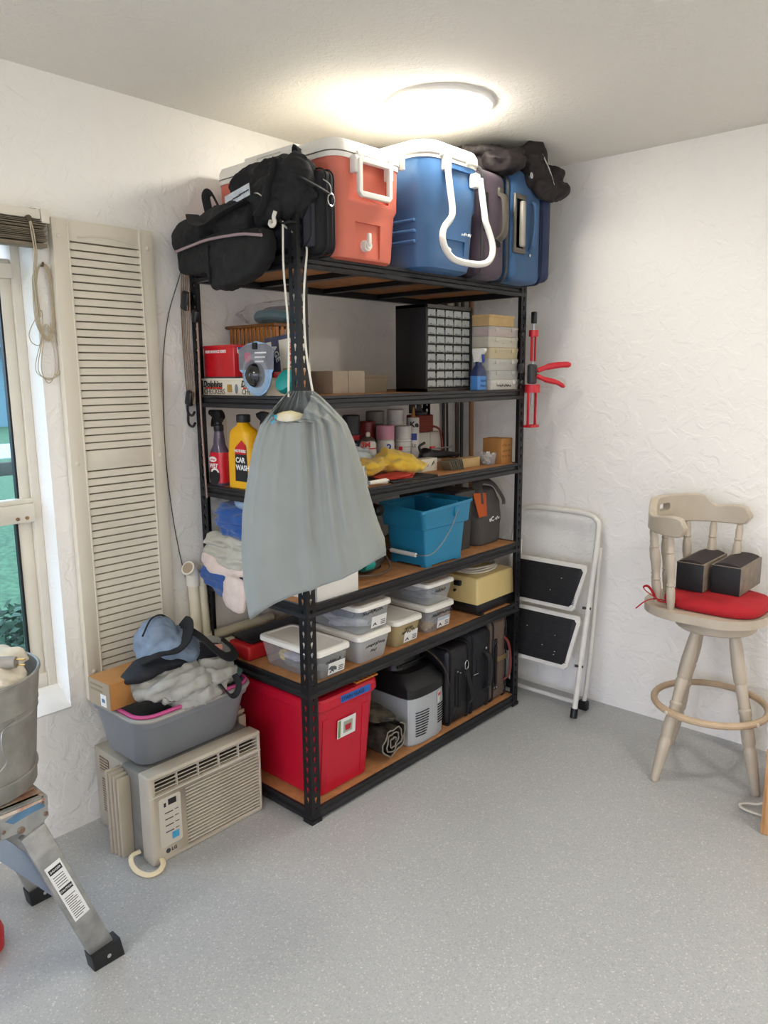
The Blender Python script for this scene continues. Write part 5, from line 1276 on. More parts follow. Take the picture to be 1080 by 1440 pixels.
shoebox('yellowish bin standing alone between the two bin stacks', 0.285, 0.588, -1.123, -0.957, Z5, 0.113, [('Small', -1.045, 0.072), ('brackets', -1.06, 0.056)], [((0.5, 0.5, 0.42), (0.12, 0.065, 0.04), '#c4a868', 90), ((0.9, 0.55, 0.3), (0.012, 0.04, 0.02), '#8f8f96', 91)], True, clear_mat('yellowed_bin', '#cbb98c', 0.6, 0.25))
shoebox('clear bin at the bottom of the far bin stack', 0.285, 0.578, -0.918, -0.735, Z5, 0.118, [('Nails / screws', -0.86, 0.074)], [((0.5, 0.5, 0.35), (0.12, 0.065, 0.03), '#8d8b8f', 92), ((0.8, 0.3, 0.2), (0.03, 0.03, 0.02), '#b59a6d', 93)])
shoebox('clear bin with grey plastic wrap on top of the far stack', 0.285, 0.578, -0.918, -0.735, Z5 + 0.1185, 0.095, [('Hub cap', -0.84, 0.055)], [((0.6, 0.5, 0.35), (0.10, 0.06, 0.03), '#7d848a', 94), ((0.55, 0.4, 0.6), (0.08, 0.05, 0.015), '#b9bcc0', 95)], False)
# cream case on its black base
t = wthing('cream_case', 'cream coloured machine case on a black base', 'case', (0.42, -0.428, Z5))
bm = BM(); box2(bm, (0.235, -0.575, Z5 + 0.006), (0.575, -0.288, Z5 + 0.052), 0.006); obj('black_base', bm, M_BLKP, t)
bm = BM(); tub(bm, 0.405, -0.4315, [(Z5 + 0.050, 0.345, 0.292, 0.008), (Z5 + 0.160, 0.340, 0.286, 0.012), (Z5 + 0.166, 0.33, 0.276, 0.012)], 4); obj('case_cover', bm, mat('cream_plastic', '#cdb77c', 0.45, var=0.03), t)
for k in range(4):
    bm = BM(); box(bm, (0.57 if k < 2 else 0.26, -0.55 if k % 2 else -0.31, Z5 + 0.004), (0.03, 0.03, 0.008), None, 0.002); obj('rubber_foot', bm, M_BLKP, t)
bm = BM(); box(bm, (0.475, -0.583, Z5 + 0.135), (0.034, 0.018, 0.022), None, 0.003); obj('knob', bm, M_BLKP, t)
bm = BM(); cyl(bm, (0.46, -0.580, Z5 + 0.10), (0.46, -0.588, Z5 + 0.10), 0.006); obj('knob', bm, M_BLKP, t)
t = wthing('cable_coil', 'white coil of cable with brown wires on the cream case', 'cable', (0.44, -0.43, Z5 + 0.167))
bm = BM()
for k in range(3):
    tube(bm, [(0.44 + (0.10 - 0.006 * k) * cos(a * pi / 16), -0.42 + (0.125 - 0.008 * k) * sin(a * pi / 16) + 0.006 * k, Z5 + 0.173 + 0.0065 * k + 0.003 * sin(a * 0.6 + k)) for a in range(32)], 0.0045, n=6, closed=True)
obj('cable_loop', bm, mat('off_white_cable', '#c9c2b2', 0.5), t)
for k in range(3):
    bm = BM(); tube(bm, catmull([(0.40, -0.52 + 0.02 * k, Z5 + 0.19), (0.48, -0.49, Z5 + 0.205 + 0.01 * k), (0.50, -0.42, Z5 + 0.212), (0.46, -0.36, Z5 + 0.205), (0.40, -0.36 - 0.02 * k, Z5 + 0.19)], 5), 0.0028, n=6); obj('brown_wire', bm, mat('brown_wire', '#6b4e2e', 0.5), t)
t = wthing('wire_frame', 'flat brown wire rack resting on the cable coil', 'rack', (0.40, -0.38, Z5 + 0.2))
fr = [(0.36, -0.46, Z5 + 0.224), (0.50, -0.46, Z5 + 0.222), (0.50, -0.31, Z5 + 0.222), (0.36, -0.31, Z5 + 0.224)]
bm = BM(); tube(bm, fr, 0.0025, n=6, closed=True); obj('frame_wire', bm, mat('dark_brown_wire', '#3f3022', 0.5), t)
for k in range(1, 4):
    y_ = -0.46 + 0.15 * k / 4
    bm = BM(); cyl(bm, (0.36, y_, Z5 + 0.224), (0.50, y_, Z5 + 0.222), 0.0018, n=6); obj('cross_wire', bm, mat('dark_brown_wire', '#3f3022', 0.5), t)
# red level, black tray and pipes at the open end
t = wthing('red_case', 'long red plastic case lying at the back of the fifth shelf', 'case', (0.16, -1.42, Z5))
bm = BM(); box2(bm, (0.13, -1.565, Z5 + 0.0005), (0.255, -1.10, Z5 + 0.06), 0.012, 3); obj('case_body', bm, mat('red_case_plastic', '#b01c22', 0.4), t)
bm = BM(); box2(bm, (0.128, -1.45, Z5 + 0.022), (0.257, -1.2, Z5 + 0.030), 0.002); obj('case_seam', bm, mat('dark_red_print', '#8e1218', 0.5), t)
t = wthing('black_tray', 'black plastic tray on top of the red case', 'tray', (0.16, -1.35, Z5 + 0.061))
bm = BM(); box2(bm, (0.14, -1.545, Z5 + 0.061), (0.25, -1.20, Z5 + 0.072), 0.006); obj('tray_body', bm, M_BLKP, t)
bm = BM(); box2(bm, (0.135, -1.55, Z5 + 0.071), (0.255, -1.195, Z5 + 0.078), 0.002); obj('tray_rim', bm, M_BLKP, t)
M_PVC = mat('cream_pvc', '#d8cfb6', 0.45, var=0.05, vscale=10)
for k, (x_, r_, z_, y_) in enumerate(((0.085, 0.024, 0.0245, -1.685), (0.045, 0.018, 0.062, -1.64))):
    t = wthing('pvc_pipe', ('thick cream pipe poking out of the fifth shelf beside the heap of straps', 'thinner cream pipe lying above the thick one')[k], 'pipe', (x_, -1.6, Z5))
    bm = BM()
    lathe(bm, [(r_, 0), (r_, 0.36), (r_ - 0.003, 0.36), (r_ - 0.003, 0.0)], 18, axis_matrix((x_, y_, Z5 + z_ - 0.0), (x_, y_ + 1, Z5 + z_)), False, False); obj('pipe_wall', bm, M_PVC, t)
    bm = BM(); tube(bm, [(x_ + r_ * cos(a * pi / 8), y_ + 0.02, Z5 + z_ + r_ * sin(a * pi / 8)) for a in range(16)], 0.0012, n=5, closed=True); obj('print_ring', bm, mat('tan_ring', '#a99a78', 0.6), t)
# ------------------------------------------------------------------ bottom shelf
Z6 = ZL(6)
M_REDT = mat('red_tote_plastic', '#b80e2b', 0.36, var=0.03)
t = wthing('storage_tote', 'large red storage tote with blue tape on the bottom shelf', 'tote', (0.33, -1.385, Z6))
cx, cy = 0.335, -1.385
bm = BM(); tub(bm, cx, cy, [(Z6, 0.42, 0.255, 0.03), (Z6 + 0.006, 0.44, 0.27, 0.035), (Z6 + 0.33, 0.49, 0.305, 0.04), (Z6 + 0.335, 0.505, 0.318, 0.045), (Z6 + 0.352, 0.507, 0.32, 0.045)], 6); obj('tote_body', bm, M_REDT, t)
bm = BM(); tub(bm, cx, cy, [(Z6 + 0.345, 0.522, 0.335, 0.05), (Z6 + 0.372, 0.520, 0.333, 0.05), (Z6 + 0.380, 0.505, 0.318, 0.045), (Z6 + 0.380, 0.46, 0.275, 0.04), (Z6 + 0.374, 0.45, 0.265, 0.04)], 6); obj('tote_lid', bm, M_REDT, t)
for yy in (-1.49, -1.29):
    bm = BM(); prism(bm, [(0.0, -0.014), (0.28, -0.014), (0.28, 0.014), (0.0, 0.014)], 0.006, Matrix(((0.075, 0, 1, 0.5535), (0, 1, 0, yy), (1, 0, 0, Z6 + 0.02), (0, 0, 0, 1))), 0.002); obj('stiffening_rib', bm, M_REDT, t)
up = Vector((0.076, 0, 1)); fx = lambda z_: 0.335 + 0.22 + 0.025 * (z_ / 0.33) + 0.0045
st = plate('product_sticker', rect(0.092, 0.072), 0.0008, M_STICK, t, (fx(0.205) + 0.001, -1.435, Z6 + 0.205), (0, 1, 0), up)
plate('sticker_photo', rect(0.045, 0.045), 0.0006, mat('sticker_grey_green', '#9a9f8e', 0.5), st, (fx(0.22) + 0.0018, -1.405, Z6 + 0.218), (0, 1, 0), up)
plate('printed_tote', [(0, 0), (0.024, 0), (0.028, 0.022), (-0.003, 0.022)], 0.0006, M_REDT, st, (fx(0.225) + 0.0026, -1.395, Z6 + 0.226), (0, 1, 0), up)
plate('sticker_edge', rect(0.012, 0.066), 0.0006, mat('sticker_green', '#6f8a5a', 0.5), st, (fx(0.21) + 0.0018, -1.432, Z6 + 0.208), (0, 1, 0), up)
bt = plate('blue_tape', rect(0.152, 0.026), 0.0006, mat('blue_painters_tape', '#1c5aa8', 0.6), t, (0.335 + 0.2608, -1.432, Z6 + 0.3475), (0, 1, 0), (0, 0, 1))
text('handwriting', 'STAIN GLASS', 0.020, M_INK, bt, (0.335 + 0.2618, -1.427, Z6 + 0.3595), (0, 1, 0), (0, 0, 1), sx=0.98)
t = wthing('striped_folder', 'orange striped paper folder tucked over the tote lid', 'folder', (0.47, -1.275, Z6 + 0.381))
bm = BM(); box2(bm, (0.36, -1.33, Z6 + 0.3808), (0.575, -1.215, Z6 + 0.3875), 0.001); obj('folder_sheet', bm, mat('orange_paper', '#b8742a', 0.7), t)
for k in range(5):
    bm = BM(); box2(bm, (0.361, -1.325 + 0.022 * k, Z6 + 0.3874), (0.5755, -1.317 + 0.022 * k, Z6 + 0.3880)); obj('stripe', bm, mat('red_brown_stripe', '#8c3a1e', 0.7), t)
# rolled camouflage cloth
t = wthing('rolled_blanket', 'rolled dark camouflage blanket between the red tote and the silver cooler', 'blanket', (0.42, -1.13, Z6))
bm = BM()
sp_ = []
for k in range(64):
    a = 2 * pi * k / 20
    r_ = (0.014 + 0.062 * k / 63) * (1 + 0.16 * sin(2 * a + 0.6) + 0.10 * sin(5 * a + k * 0.07)) * 0.92
    sp_.append((r_ * cos(a) * 0.92, r_ * sin(a)))
M_CAMO = mat('camouflage', '#2b2822', 0.95, var2='#5b5344', vscale=28, detail=2, bump=0.4, bscale=300)
loops = []
for j in range(13):
    x_ = 0.20 + 0.37 * j / 12
    lp = [Vector((x_ + 0.012 * noise.noise(Vector((p[0] * 30, p[1] * 30, j * 0.3))), -1.125 + p[0] * (1 + 0.06 * sin(j)), Z6 + 0.079 + p[1] * 1.0 + 0.003 * noise.noise(Vector((j * 0.8, p[0] * 20, 3))))) for p in sp_]
    loops.append(lp)
th = []
rings_o = loft(bm, loops, False, False, closed=False)
bmesh.ops.solidify(bm, geom=bm.faces[:], thickness=0.007)
for v in bm.verts: v.co.z = max(v.co.z, Z6 + 0.0005)
obj('rolled_cloth', bm, M_CAMO, t, smooth=60)
bm = BM(); tube(bm, [loops[-1][k] + Vector((0.003, 0, 0)) for k in range(len(sp_))], 0.0032, n=6); obj('fleece_edge', bm, mat('grey_fleece', '#7b7468', 0.95), t)
bm = BM(); blob(bm, (0.40, -1.13, Z6 + 0.165), (0.16, 0.07, 0.02), amp=0.3, seed=101); obj('cloth_tail', bm, M_CAMO, t)
# thermoelectric cooler
t = wthing('electric_cooler', 'silver electric cooler with black domed lid and side vents', 'cooler', (0.42, -0.905, Z6))
M_SILV = mat('silver_plastic', '#b2b6b9', 0.32, 0.25)
cx, cy = 0.40, -0.905
def front_round(sx, sy, bul, z, n=10):
    """rectangle whose room side bulges out"""
    pts = [Vector((cx - sx / 2, cy + sy / 2, z)), Vector((cx - sx / 2, cy - sy / 2, z))]
    for i in range(n + 1):
        a = -pi / 2 + pi * i / n
        e = 0.55
        pts.append(Vector((cx + sx / 2 - bul + bul * math.copysign(abs(cos(a)) ** e, cos(a)), cy + sy / 2 * math.copysign(abs(sin(a)) ** 0.8, sin(a)), z)))
    return pts
bm = BM(); loft(bm, [front_round(0.34, 0.215, 0.05, Z6), front_round(0.355, 0.23, 0.055, Z6 + 0.01), front_round(0.36, 0.235, 0.055, Z6 + 0.16), front_round(0.355, 0.232, 0.055, Z6 + 0.205)]); body = obj('silver_body', bm, M_SILV, t)
bm = BM(); loft(bm, [front_round(0.35, 0.228, 0.055, Z6 + 0.203), front_round(0.366, 0.242, 0.058, Z6 + 0.212), front_round(0.36, 0.238, 0.058, Z6 + 0.245), front_round(0.30, 0.22, 0.06, Z6 + 0.275), front_round(0.25, 0.20, 0.06, Z6 + 0.295)]); obj('shoulder', bm, M_BLKP, t)
bm = BM(); tub(bm, cx - 0.04, cy, [(Z6 + 0.29, 0.24, 0.20, 0.06), (Z6 + 0.33, 0.235, 0.195, 0.07), (Z6 + 0.36, 0.19, 0.15, 0.06), (Z6 + 0.366, 0.12, 0.08, 0.04)], 6); obj('lid', bm, M_BLKP, t)
bm = BM(); tube(bm, [(cx + 0.115 + 0.034 * cos(a * pi / 12), cy + 0.03 + 0.05 * sin(a * pi / 12), Z6 + 0.262) for a in range(24)], 0.006, n=6, closed=True); obj('cup_holder', bm, M_BLKP, t)
bm = BM(); tube(bm, catmull([(cx + 0.08, cy - 0.09, Z6 + 0.318), (cx + 0.088, cy, Z6 + 0.32), (cx + 0.08, cy + 0.09, Z6 + 0.318)], 5), 0.005, n=8); obj('lid_rim', bm, M_BLKP, t)
def on_front(yy):   # x of the bulging front at a given y
    s = max(-1, min(1, (yy - cy) / 0.1175)); return cx + 0.18 - 0.055 + 0.055 * abs(cos(math.asin(math.copysign(abs(s) ** 1.25, s)))) ** 0.55 + 0.0012
for g, (ya, yb, zt_) in enumerate(((cy - 0.085, cy - 0.01, 0.145), (cy + 0.05, cy + 0.098, 0.14))):
    for k in range(10 if g == 0 else 8):
        zz_ = Z6 + zt_ - 0.011 * k
        sh_ = 0.0 if g == 0 else 0.0
        yb2 = yb - 0.02 * (k / 9) ** 2 if g == 0 else yb - 0.012 * (k / 8) ** 2
        pts = [(on_front(ya + (yb2 - ya) * i / 6), ya + (yb2 - ya) * i / 6, zz_) for i in range(7)]
        bm = BM(); tube(bm, pts, 0.002, n=5, flat=(0.0045, 0.003)); obj('vent_slot', bm, M_INK, body)
st = plate('rating_sticker', rect(0.034, 0.048), 0.0008, M_STICK, t, (on_front(cy + 0.06) + 0.004, cy + 0.045, Z6 + 0.15), (-0.35, 1, 0), (0, 0, 1))
plate('red_print', rect(0.026, 0.012), 0.0006, M_LABR, st, (on_front(cy + 0.06) + 0.0038, cy + 0.0495, Z6 + 0.178), (-0.35, 1, 0), (0, 0, 1))
bm = BM(); tube(bm, catmull([(cx + 0.09, cy + 0.05, Z6 + 0.375), (cx + 0.13, cy + 0.085, Z6 + 0.335), (cx + 0.165, cy + 0.118, Z6 + 0.27), (cx + 0.18, cy + 0.128, Z6 + 0.20)], 6), 0.01, n=8, flat=(0.03, 0.004)); sp = obj('carry_strap', bm, mat('brown_webbing', '#3d3226', 0.85, bump=0.3, bscale=600), t)
bm = BM(); tube(bm, [(cx + 0.09 + dx, cy + 0.045 + dy, Z6 + 0.378) for dx, dy in ((-0.018, -0.02), (0.018, -0.02), (0.018, 0.02), (-0.018, 0.02))], 0.0035, n=6, closed=True); obj('brass_buckle', bm, mat('brass', '#a8763a', 0.35, 0.7), sp)
# three cases standing upright, narrow sides out
M_LEATH = mat('black_leather', '#17161a', 0.45, var=0.1, vscale=25, bump=0.25, bscale=150)
def brief(label, y0, y1, h, m, x0=0.16, x1=0.568, r=0.03):
    t = wthing('travel_case', label, 'luggage', ((x0 + x1) / 2, (y0 + y1) / 2, Z6), 'upright cases on the bottom shelf')
    bm = BM(); box2(bm, (x0, y0, Z6), (x1, y1, Z6 + h), r, 4); obj('case_body', bm, m, t)
    for yy in (y0 + r * 0.45, y1 - r * 0.45):
        ring = [Vector((p.x, yy, p.y)) for p in rrect(x1 - x0 + 0.002, h + 0.002, r, 5, (x0 + x1) / 2, Z6 + h / 2)]
        bm = BM(); tube(bm, ring, 0.004, n=6, closed=True); obj('piping', bm, M_FAB2, t)
    return t
t = brief('black leather case with chrome strap ring beside the silver cooler', -0.768, -0.612, 0.345, M_LEATH)
for yy, z0, z1 in ((-0.715, 0.08, 0.25), (-0.695, 0.07, 0.24)):
    bm = BM(); box2(bm, (0.566, yy - 0.006, Z6 + z0), (0.574, yy + 0.006, Z6 + z1), 0.002); obj('strap_strip', bm, M_FAB2, t)
    bm = BM(); cyl(bm, (0.572, yy, Z6 + z1 - 0.01), (0.578, yy, Z6 + z1 - 0.01), 0.004, n=8); obj('rivet', bm, M_CHROME, t)
bm = BM(); tube(bm, [(0.580, -0.655 + 0.013 * cos(a * pi / 8), Z6 + 0.255 + 0.02 * sin(a * pi / 8)) for a in range(16)], 0.003, n=6, closed=True); obj('chrome_ring', bm, M_CHROME, t)
bm = BM(); tube(bm, catmull([(0.58, -0.655, Z6 + 0.235), (0.588, -0.64, Z6 + 0.17), (0.59, -0.625, Z6 + 0.10), (0.578, -0.63, Z6 + 0.07)], 5), 0.01, n=8, flat=(0.024, 0.006)); obj('carry_strap', bm, M_FAB2, t)
t = brief('black upright case with carry handle in the middle of the row', -0.607, -0.457, 0.375, mat('black_canvas', '#16161c', 0.7, var=0.12, vscale=20, bump=0.3, bscale=500))
bm = BM(); tube(bm, catmull([(0.568, -0.50, Z6 + 0.27), (0.59, -0.50, Z6 + 0.25), (0.596, -0.50, Z6 + 0.19), (0.59, -0.50, Z6 + 0.12), (0.568, -0.50, Z6 + 0.10)], 5), 0.01, n=8, flat=(0.034, 0.014)); hd = obj('carry_handle', bm, M_LEATH, t)
bm = BM(); box2(bm, (0.566, -0.565, Z6 + 0.17), (0.575, -0.545, Z6 + 0.25), 0.003); obj('zip_pull', bm, M_FAB2, t)
for zz_ in (0.275, 0.095):
    bm = BM(); cyl(bm, (0.568, -0.50, Z6 + zz_ + 0.012), (0.575, -0.50, Z6 + zz_ + 0.012), 0.006, n=10); obj('rivet', bm, M_CHROME, t)
bm = BM(); cyl(bm, (0.572, -0.592, Z6 + 0.185), (0.574, -0.56, Z6 + 0.185), 0.003, n=8); obj('zip_pull', bm, M_CHROME, t)
t = brief('worn brown case with red handle next to the far post', -0.452, -0.318, 0.395, mat('worn_brown_vinyl', '#65554a', 0.65, var=0.15, vscale=14, bump=0.15, bscale=200), r=0.035)
bm = BM(); box2(bm, (0.566, -0.440, Z6 + 0.06), (0.574, -0.408, Z6 + 0.305), 0.004); pl_ = obj('black_handle_plate', bm, M_BLKP, t)
bm = BM(); box2(bm, (0.574, -0.432, Z6 + 0.09), (0.582, -0.418, Z6 + 0.275), 0.003); obj('handle_bar', bm, M_FAB2, pl_)
for zz_ in (0.075, 0.29):
    for yy in (-0.433, -0.416):
        bm = BM(); cyl(bm, (0.573, yy, Z6 + zz_), (0.577, yy, Z6 + zz_), 0.004, n=8); obj('rivet', bm, M_CHROME, pl_)
bm = BM(); tube(bm, catmull([(0.57, -0.352, Z6 + 0.30), (0.592, -0.345, Z6 + 0.27), (0.60, -0.338, Z6 + 0.19), (0.595, -0.34, Z6 + 0.12), (0.57, -0.35, Z6 + 0.09)], 5), 0.008, n=8, flat=(0.014, 0.010)); obj('red_carry_handle', bm, mat('worn_red_leather', '#6e2a22', 0.5), t)
bm = BM(); box2(bm, (0.567, -0.418, Z6 + 0.19), (0.5735, -0.325, Z6 + 0.215), 0.002); obj('tan_strap', bm, mat('tan_webbing', '#7d6a48', 0.8), t)
# ------------------------------------------------------------------ left wall: shutter, blind, cords, pipes
M_SHUT = mat('shutter_vinyl', '#d9d1bf', 0.5, var=0.015)
t = wthing('louvered_shutter', 'tall cream louvered shutter panel leaning on the wall beside the window', 'shutter', (0.02, -1.9, 0.47))
sy0, sy1, sz0, sz1, sxb, sxf = -2.068, -1.722, 0.455, 2.018, 0.004, 0.032
def sbox(name, a, b, m=M_SHUT, bev=0.003, parent=t):
    bm = BM(); box2(bm, a, b, bev); return obj(name, bm, m, parent)
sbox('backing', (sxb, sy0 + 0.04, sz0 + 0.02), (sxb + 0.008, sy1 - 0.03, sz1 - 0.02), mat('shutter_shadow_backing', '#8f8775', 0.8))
sbox('stile', (sxb, sy0, sz0), (sxf, sy0 + 0.05, sz1)); sbox('stile', (sxb, sy1 - 0.05, sz0), (sxf, sy1, sz1))
ly0, ly1 = sy0 + 0.05, sy1 - 0.05
sbox('top_rail', (sxb, ly0, 1.955), (sxf - 0.003, ly1, sz1)); sbox('middle_rail', (sxb, ly0, 1.235), (sxf - 0.003, ly1, 1.300)); sbox('bottom_rail', (sxb, ly0, sz0), (sxf - 0.003, ly1, 0.56))
for yy in (ly0, ly1):
    sbox('inner_bead', (sxf - 0.004, yy - 0.003, sz0 + 0.01), (sxf + 0.003, yy + 0.003, sz1 - 0.01), M_SHUT, 0.0015)
ar = [(0.03 + 0.19 * k / 10, 0.010 * sin(pi * k / 10)) for k in range(11)]
bm = BM(); tube(bm, [(sxf - 0.002, ly0 + y_, 1.968 + z_) for y_, z_ in ar], 0.003, n=6); obj('arched_moulding', bm, M_SHUT, t)
bm = BM()
prism(bm, [(0.002, -0.0098), (0.0195, -0.0100), (0.0205, -0.0085), (0.0180, 0.0088), (0.016, 0.0105), (0.002, 0.0105)], ly1 - ly0 - 0.001, Matrix(((1, 0, 0, 0), (0, 0, 1, 0), (0, 1, 0, 0), (0, 0, 0, 1)))); lm = finish(bm, 'louver', M_SHUT, None)
def louvers(z0, z1, n):
    for k in range(n):
        put('louver', lm, t, (sxb + 0.008, ly0 + 0.0005, z0 + (z1 - z0) * (k + 0.5) / n))
louvers(1.302, 1.952, 27)
louvers(0.562, 1.233, 27)
for yy, zz in ((sy0 + 0.02, 1.965), (sy1 - 0.022, 1.96), (sy0 + 0.022, 1.262), (sy1 - 0.02, 1.268), (sy0 + 0.022, 0.555), (sy1 - 0.02, 0.555)):
    bm = BM(); lathe(bm, [(0.008, 0), (0.0075, 0.002), (0.004, 0.0035), (0.0, 0.004)], 14, Matrix.Translation((sxf, yy, zz)) @ Matrix.Rotation(radians(90), 4, 'Y')); obj('screw_cap', bm, M_SHUT, t)
# blind
t = wthing('window_blind', 'raised grey brown slatted blind under a cream head rail', 'blind', (0.03, -2.5, 1.93))
M_BSLAT = mat('taupe_slat', '#7f7360', 0.5, var=0.12, vscale=6)
bm = BM(); box2(bm, (0.004, -3.05, 2.002), (0.05, -2.108, 2.030), 0.003); obj('head_rail', bm, M_FRAME, t)
bm = BM(); box2(bm, (0.002, -2.106, 1.992), (0.054, -2.082, 2.034), 0.002); obj('end_bracket', bm, M_FRAME, t)
bm = BM(); box2(bm, (0.006, -2.128, 2.0305), (0.03, -2.108, 2.035), 0.001); obj('bracket_slot', bm, M_DARKP, t)
rr = random.Random(5)
for k in range(15):
    z_ = 1.997 - 0.0042 * k
    bm = BM(); box(bm, (0.028 + rr.uniform(-0.0015, 0.0015), -2.57, z_), (0.048, 0.955 + rr.uniform(-0.012, 0.004), 0.0022), (0, rr.uniform(-0.06, 0.06), 0), 0.0005, 1); obj('slat', bm, M_BSLAT, t, smooth=None)
bm = BM(); box2(bm, (0.006, -3.045, 1.922), (0.05, -2.092, 1.934), 0.003); obj('bottom_rail', bm, M_BSLAT, t)
M_CORDC = mat('beige_cord', '#b5a78d', 0.8)
for k, off in enumerate((0.0, 0.006)):
    bm = BM(); tube(bm, catmull([(0.054, -2.145, 2.006), (0.056, -2.142 + off, 1.97), (0.056, -2.137 + off, 1.90), (0.03, -2.134 + off, 1.84), (0.010, -2.122 + off, 1.72)], 4), 0.0022, n=6); obj('pull_cord', bm, M_CORDC, t)
bm = BM(); cyl(bm, (0.050, -2.146, 2.0), (0.058, -2.146, 2.0), 0.009, n=12); obj('cord_lock', bm, mat('brown_lock', '#4a3a2a', 0.5), t)
# coil of cord hung on a hook beside the window
t = wthing('hanging_cord', 'looped beige cord hanging from a hook beside the window', 'cord', (0.005, -2.10, 1.87))
bm = BM(); tube(bm, catmull([(0.001, -2.098, 1.876), (0.016, -2.098, 1.874), (0.02, -2.098, 1.884)], 4), 0.0035, n=8); obj('hook', bm, mat('brown_hook', '#5a4632', 0.5), t)
def loop(pts, nm='cord_loop', r=0.0017):
    bm = BM(); tube(bm, catmull([(x, y, z) for x, y, z in pts], 6, True), r, n=6, closed=True); obj(nm, bm, M_CORDC, t)
for k in range(4):
    d = 0.004 * k
    loop([(0.014, -2.098 + d * 0.5, 1.880), (0.012, -2.082 + d, 1.84), (0.010, -2.078 + d, 1.77), (0.010, -2.082 + d, 1.70), (0.010, -2.098, 1.66 - d), (0.010, -2.118 - d, 1.70), (0.011, -2.12 - d, 1.80), (0.013, -2.114 - d, 1.85)])
for k, (w_, zb) in enumerate(((0.018, 1.52), (0.028, 1.53), (0.036, 1.535))):
    loop([(0.012, -2.10, 1.70), (0.010, -2.10 + w_, 1.62), (0.010, -2.10 + w_ * 0.8, 1.55), (0.010, -2.108, zb), (0.010, -2.108 - w_, 1.56), (0.010, -2.105 - w_ * 0.6, 1.63)], r=0.0014)
loop([(0.011, -2.11, 1.74), (0.010, -2.14, 1.70), (0.010, -2.155, 1.665), (0.010, -2.145, 1.64), (0.010, -2.12, 1.645)], r=0.0014)
bm = BM(); tube(bm, catmull([(0.010, -2.085, 1.70), (0.010, -2.066, 1.66), (0.010, -2.064, 1.60), (0.010, -2.068, 1.55), (0.010, -2.085, 1.545)], 5), 0.0014, n=6); obj('cord_end', bm, M_CORDC, t)
# thin dark wire down the wall
t = wthing('wall_wire', 'thin dark wire trailing down the left wall beside the shutter', 'wire', (0.01, -1.7, 0.6))
bm = BM(); tube(bm, catmull([(0.02, -1.583, 1.99), (0.012, -1.609, 1.892), (0.008, -1.661, 1.756), (0.006, -1.691, 1.61), (0.006, -1.701, 1.462), (0.006, -1.706, 1.262), (0.006, -1.693, 1.054), (0.006, -1.666, 0.863), (0.006, -1.625, 0.69), (0.006, -1.612, 0.55), (0.006, -1.61, 0.40)], 6), 0.0016, n=6); obj('wire_run', bm, mat('dark_wire', '#3a3632', 0.6), t)
# bungee cords hanging on the back post
t = wthing('bungee_bundle', 'bundle of tan cords with black hooks hanging on the rear shelf post', 'cords', (0.03, -1.605, 1.4))
M_TANC = mat('tan_bungee', '#8d7560', 0.8, var=0.15, vscale=60)
for k in range(5):
    dx = -0.012 + 0.009 * k
    dx *= 1.5
    bm = BM(); tube(bm, catmull([(0.026 + dx * 0.6, -1.600, 1.93 - 0.01 * k), (0.022 + dx, -1.606, 1.80), (0.020 + dx, -1.606 - 0.002 * k, 1.66), (0.022 + dx, -1.604, 1.52), (0.026 + dx * 0.7, -1.602, 1.44)], 5), 0.0019, n=6); obj('cord_strand', bm, M_TANC, t)
bm = BM(); tube(bm, catmull([(0.075, -1.592, 1.76), (0.078, -1.594, 1.60), (0.076, -1.595, 1.40), (0.082, -1.595, 1.2), (0.085, -1.594, 1.10)], 5), 0.0035, n=6); obj('cord_strand', bm, mat('pinkish_cord', '#9c8478', 0.8), t)
for x_, z_, s in ((0.03, 1.80, 1.2), (0.085, 1.745, 0.8), (0.022, 1.46, 1.0)):
    bm = BM(); box(bm, (x_, -1.603, z_), (0.034 * s, 0.022, 0.055 * s), (0, 0.3, 0), 0.008, 3); obj('black_clamp', bm, M_BLKP, t)
for x_, z_ in ((0.03, 1.40), (0.03, 1.36)):
    bm = BM(); tube(bm, catmull([(x_ - 0.02, -1.605, z_ + 0.05), (x_ - 0.018, -1.607, z_ + 0.01), (x_ + 0.006, -1.606, z_ - 0.002), (x_ + 0.02, -1.604, z_ + 0.012)], 5), 0.0045, n=8); obj('black_hook', bm, M_BLKP, t)
# white pipes standing against the wall
for k, (pts, r_, lb) in enumerate((((0.04, -1.628, 0.30, 0.032, -1.638, 0.80), 0.021, 'cream plumbing pipe with elbow fitting leaning on the left wall'), ((0.045, -1.592, 0.30, 0.034, -1.606, 0.815), 0.021, 'plain cream plumbing pipe standing right of the elbowed one'))):
    t = wthing('wall_pipe', lb, 'pipe', (pts[0], pts[1], 0.0))
    bm = BM(); cyl(bm, (pts[0] + 0.004, pts[1] + 0.008, 0.0), pts[3:], r_, n=18); obj('pipe_shaft', bm, M_PVC, t)
    if k == 0:
        e = Vector(pts[3:])
        bm = BM(); tube(bm, [e + Vector((0, 0, -0.03)), e + Vector((0, 0, 0.012)), e + Vector((0.004, -0.010, 0.032)), e + Vector((0.010, -0.026, 0.043))], [0.026, 0.026, 0.0255, 0.027], n=18); el = obj('elbow_fitting', bm, mat('white_pvc', '#ddd8ca', 0.4), t)
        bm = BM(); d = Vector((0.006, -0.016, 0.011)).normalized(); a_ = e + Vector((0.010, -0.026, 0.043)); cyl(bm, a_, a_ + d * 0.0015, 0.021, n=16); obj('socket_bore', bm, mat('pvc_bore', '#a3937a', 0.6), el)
    else:
        e = Vector(pts[3:]); bm = BM(); cyl(bm, e, e + Vector((0, 0, 0.001)), 0.017, n=16); obj('pipe_bore', bm, mat('pvc_bore', '#a3937a', 0.6), t)

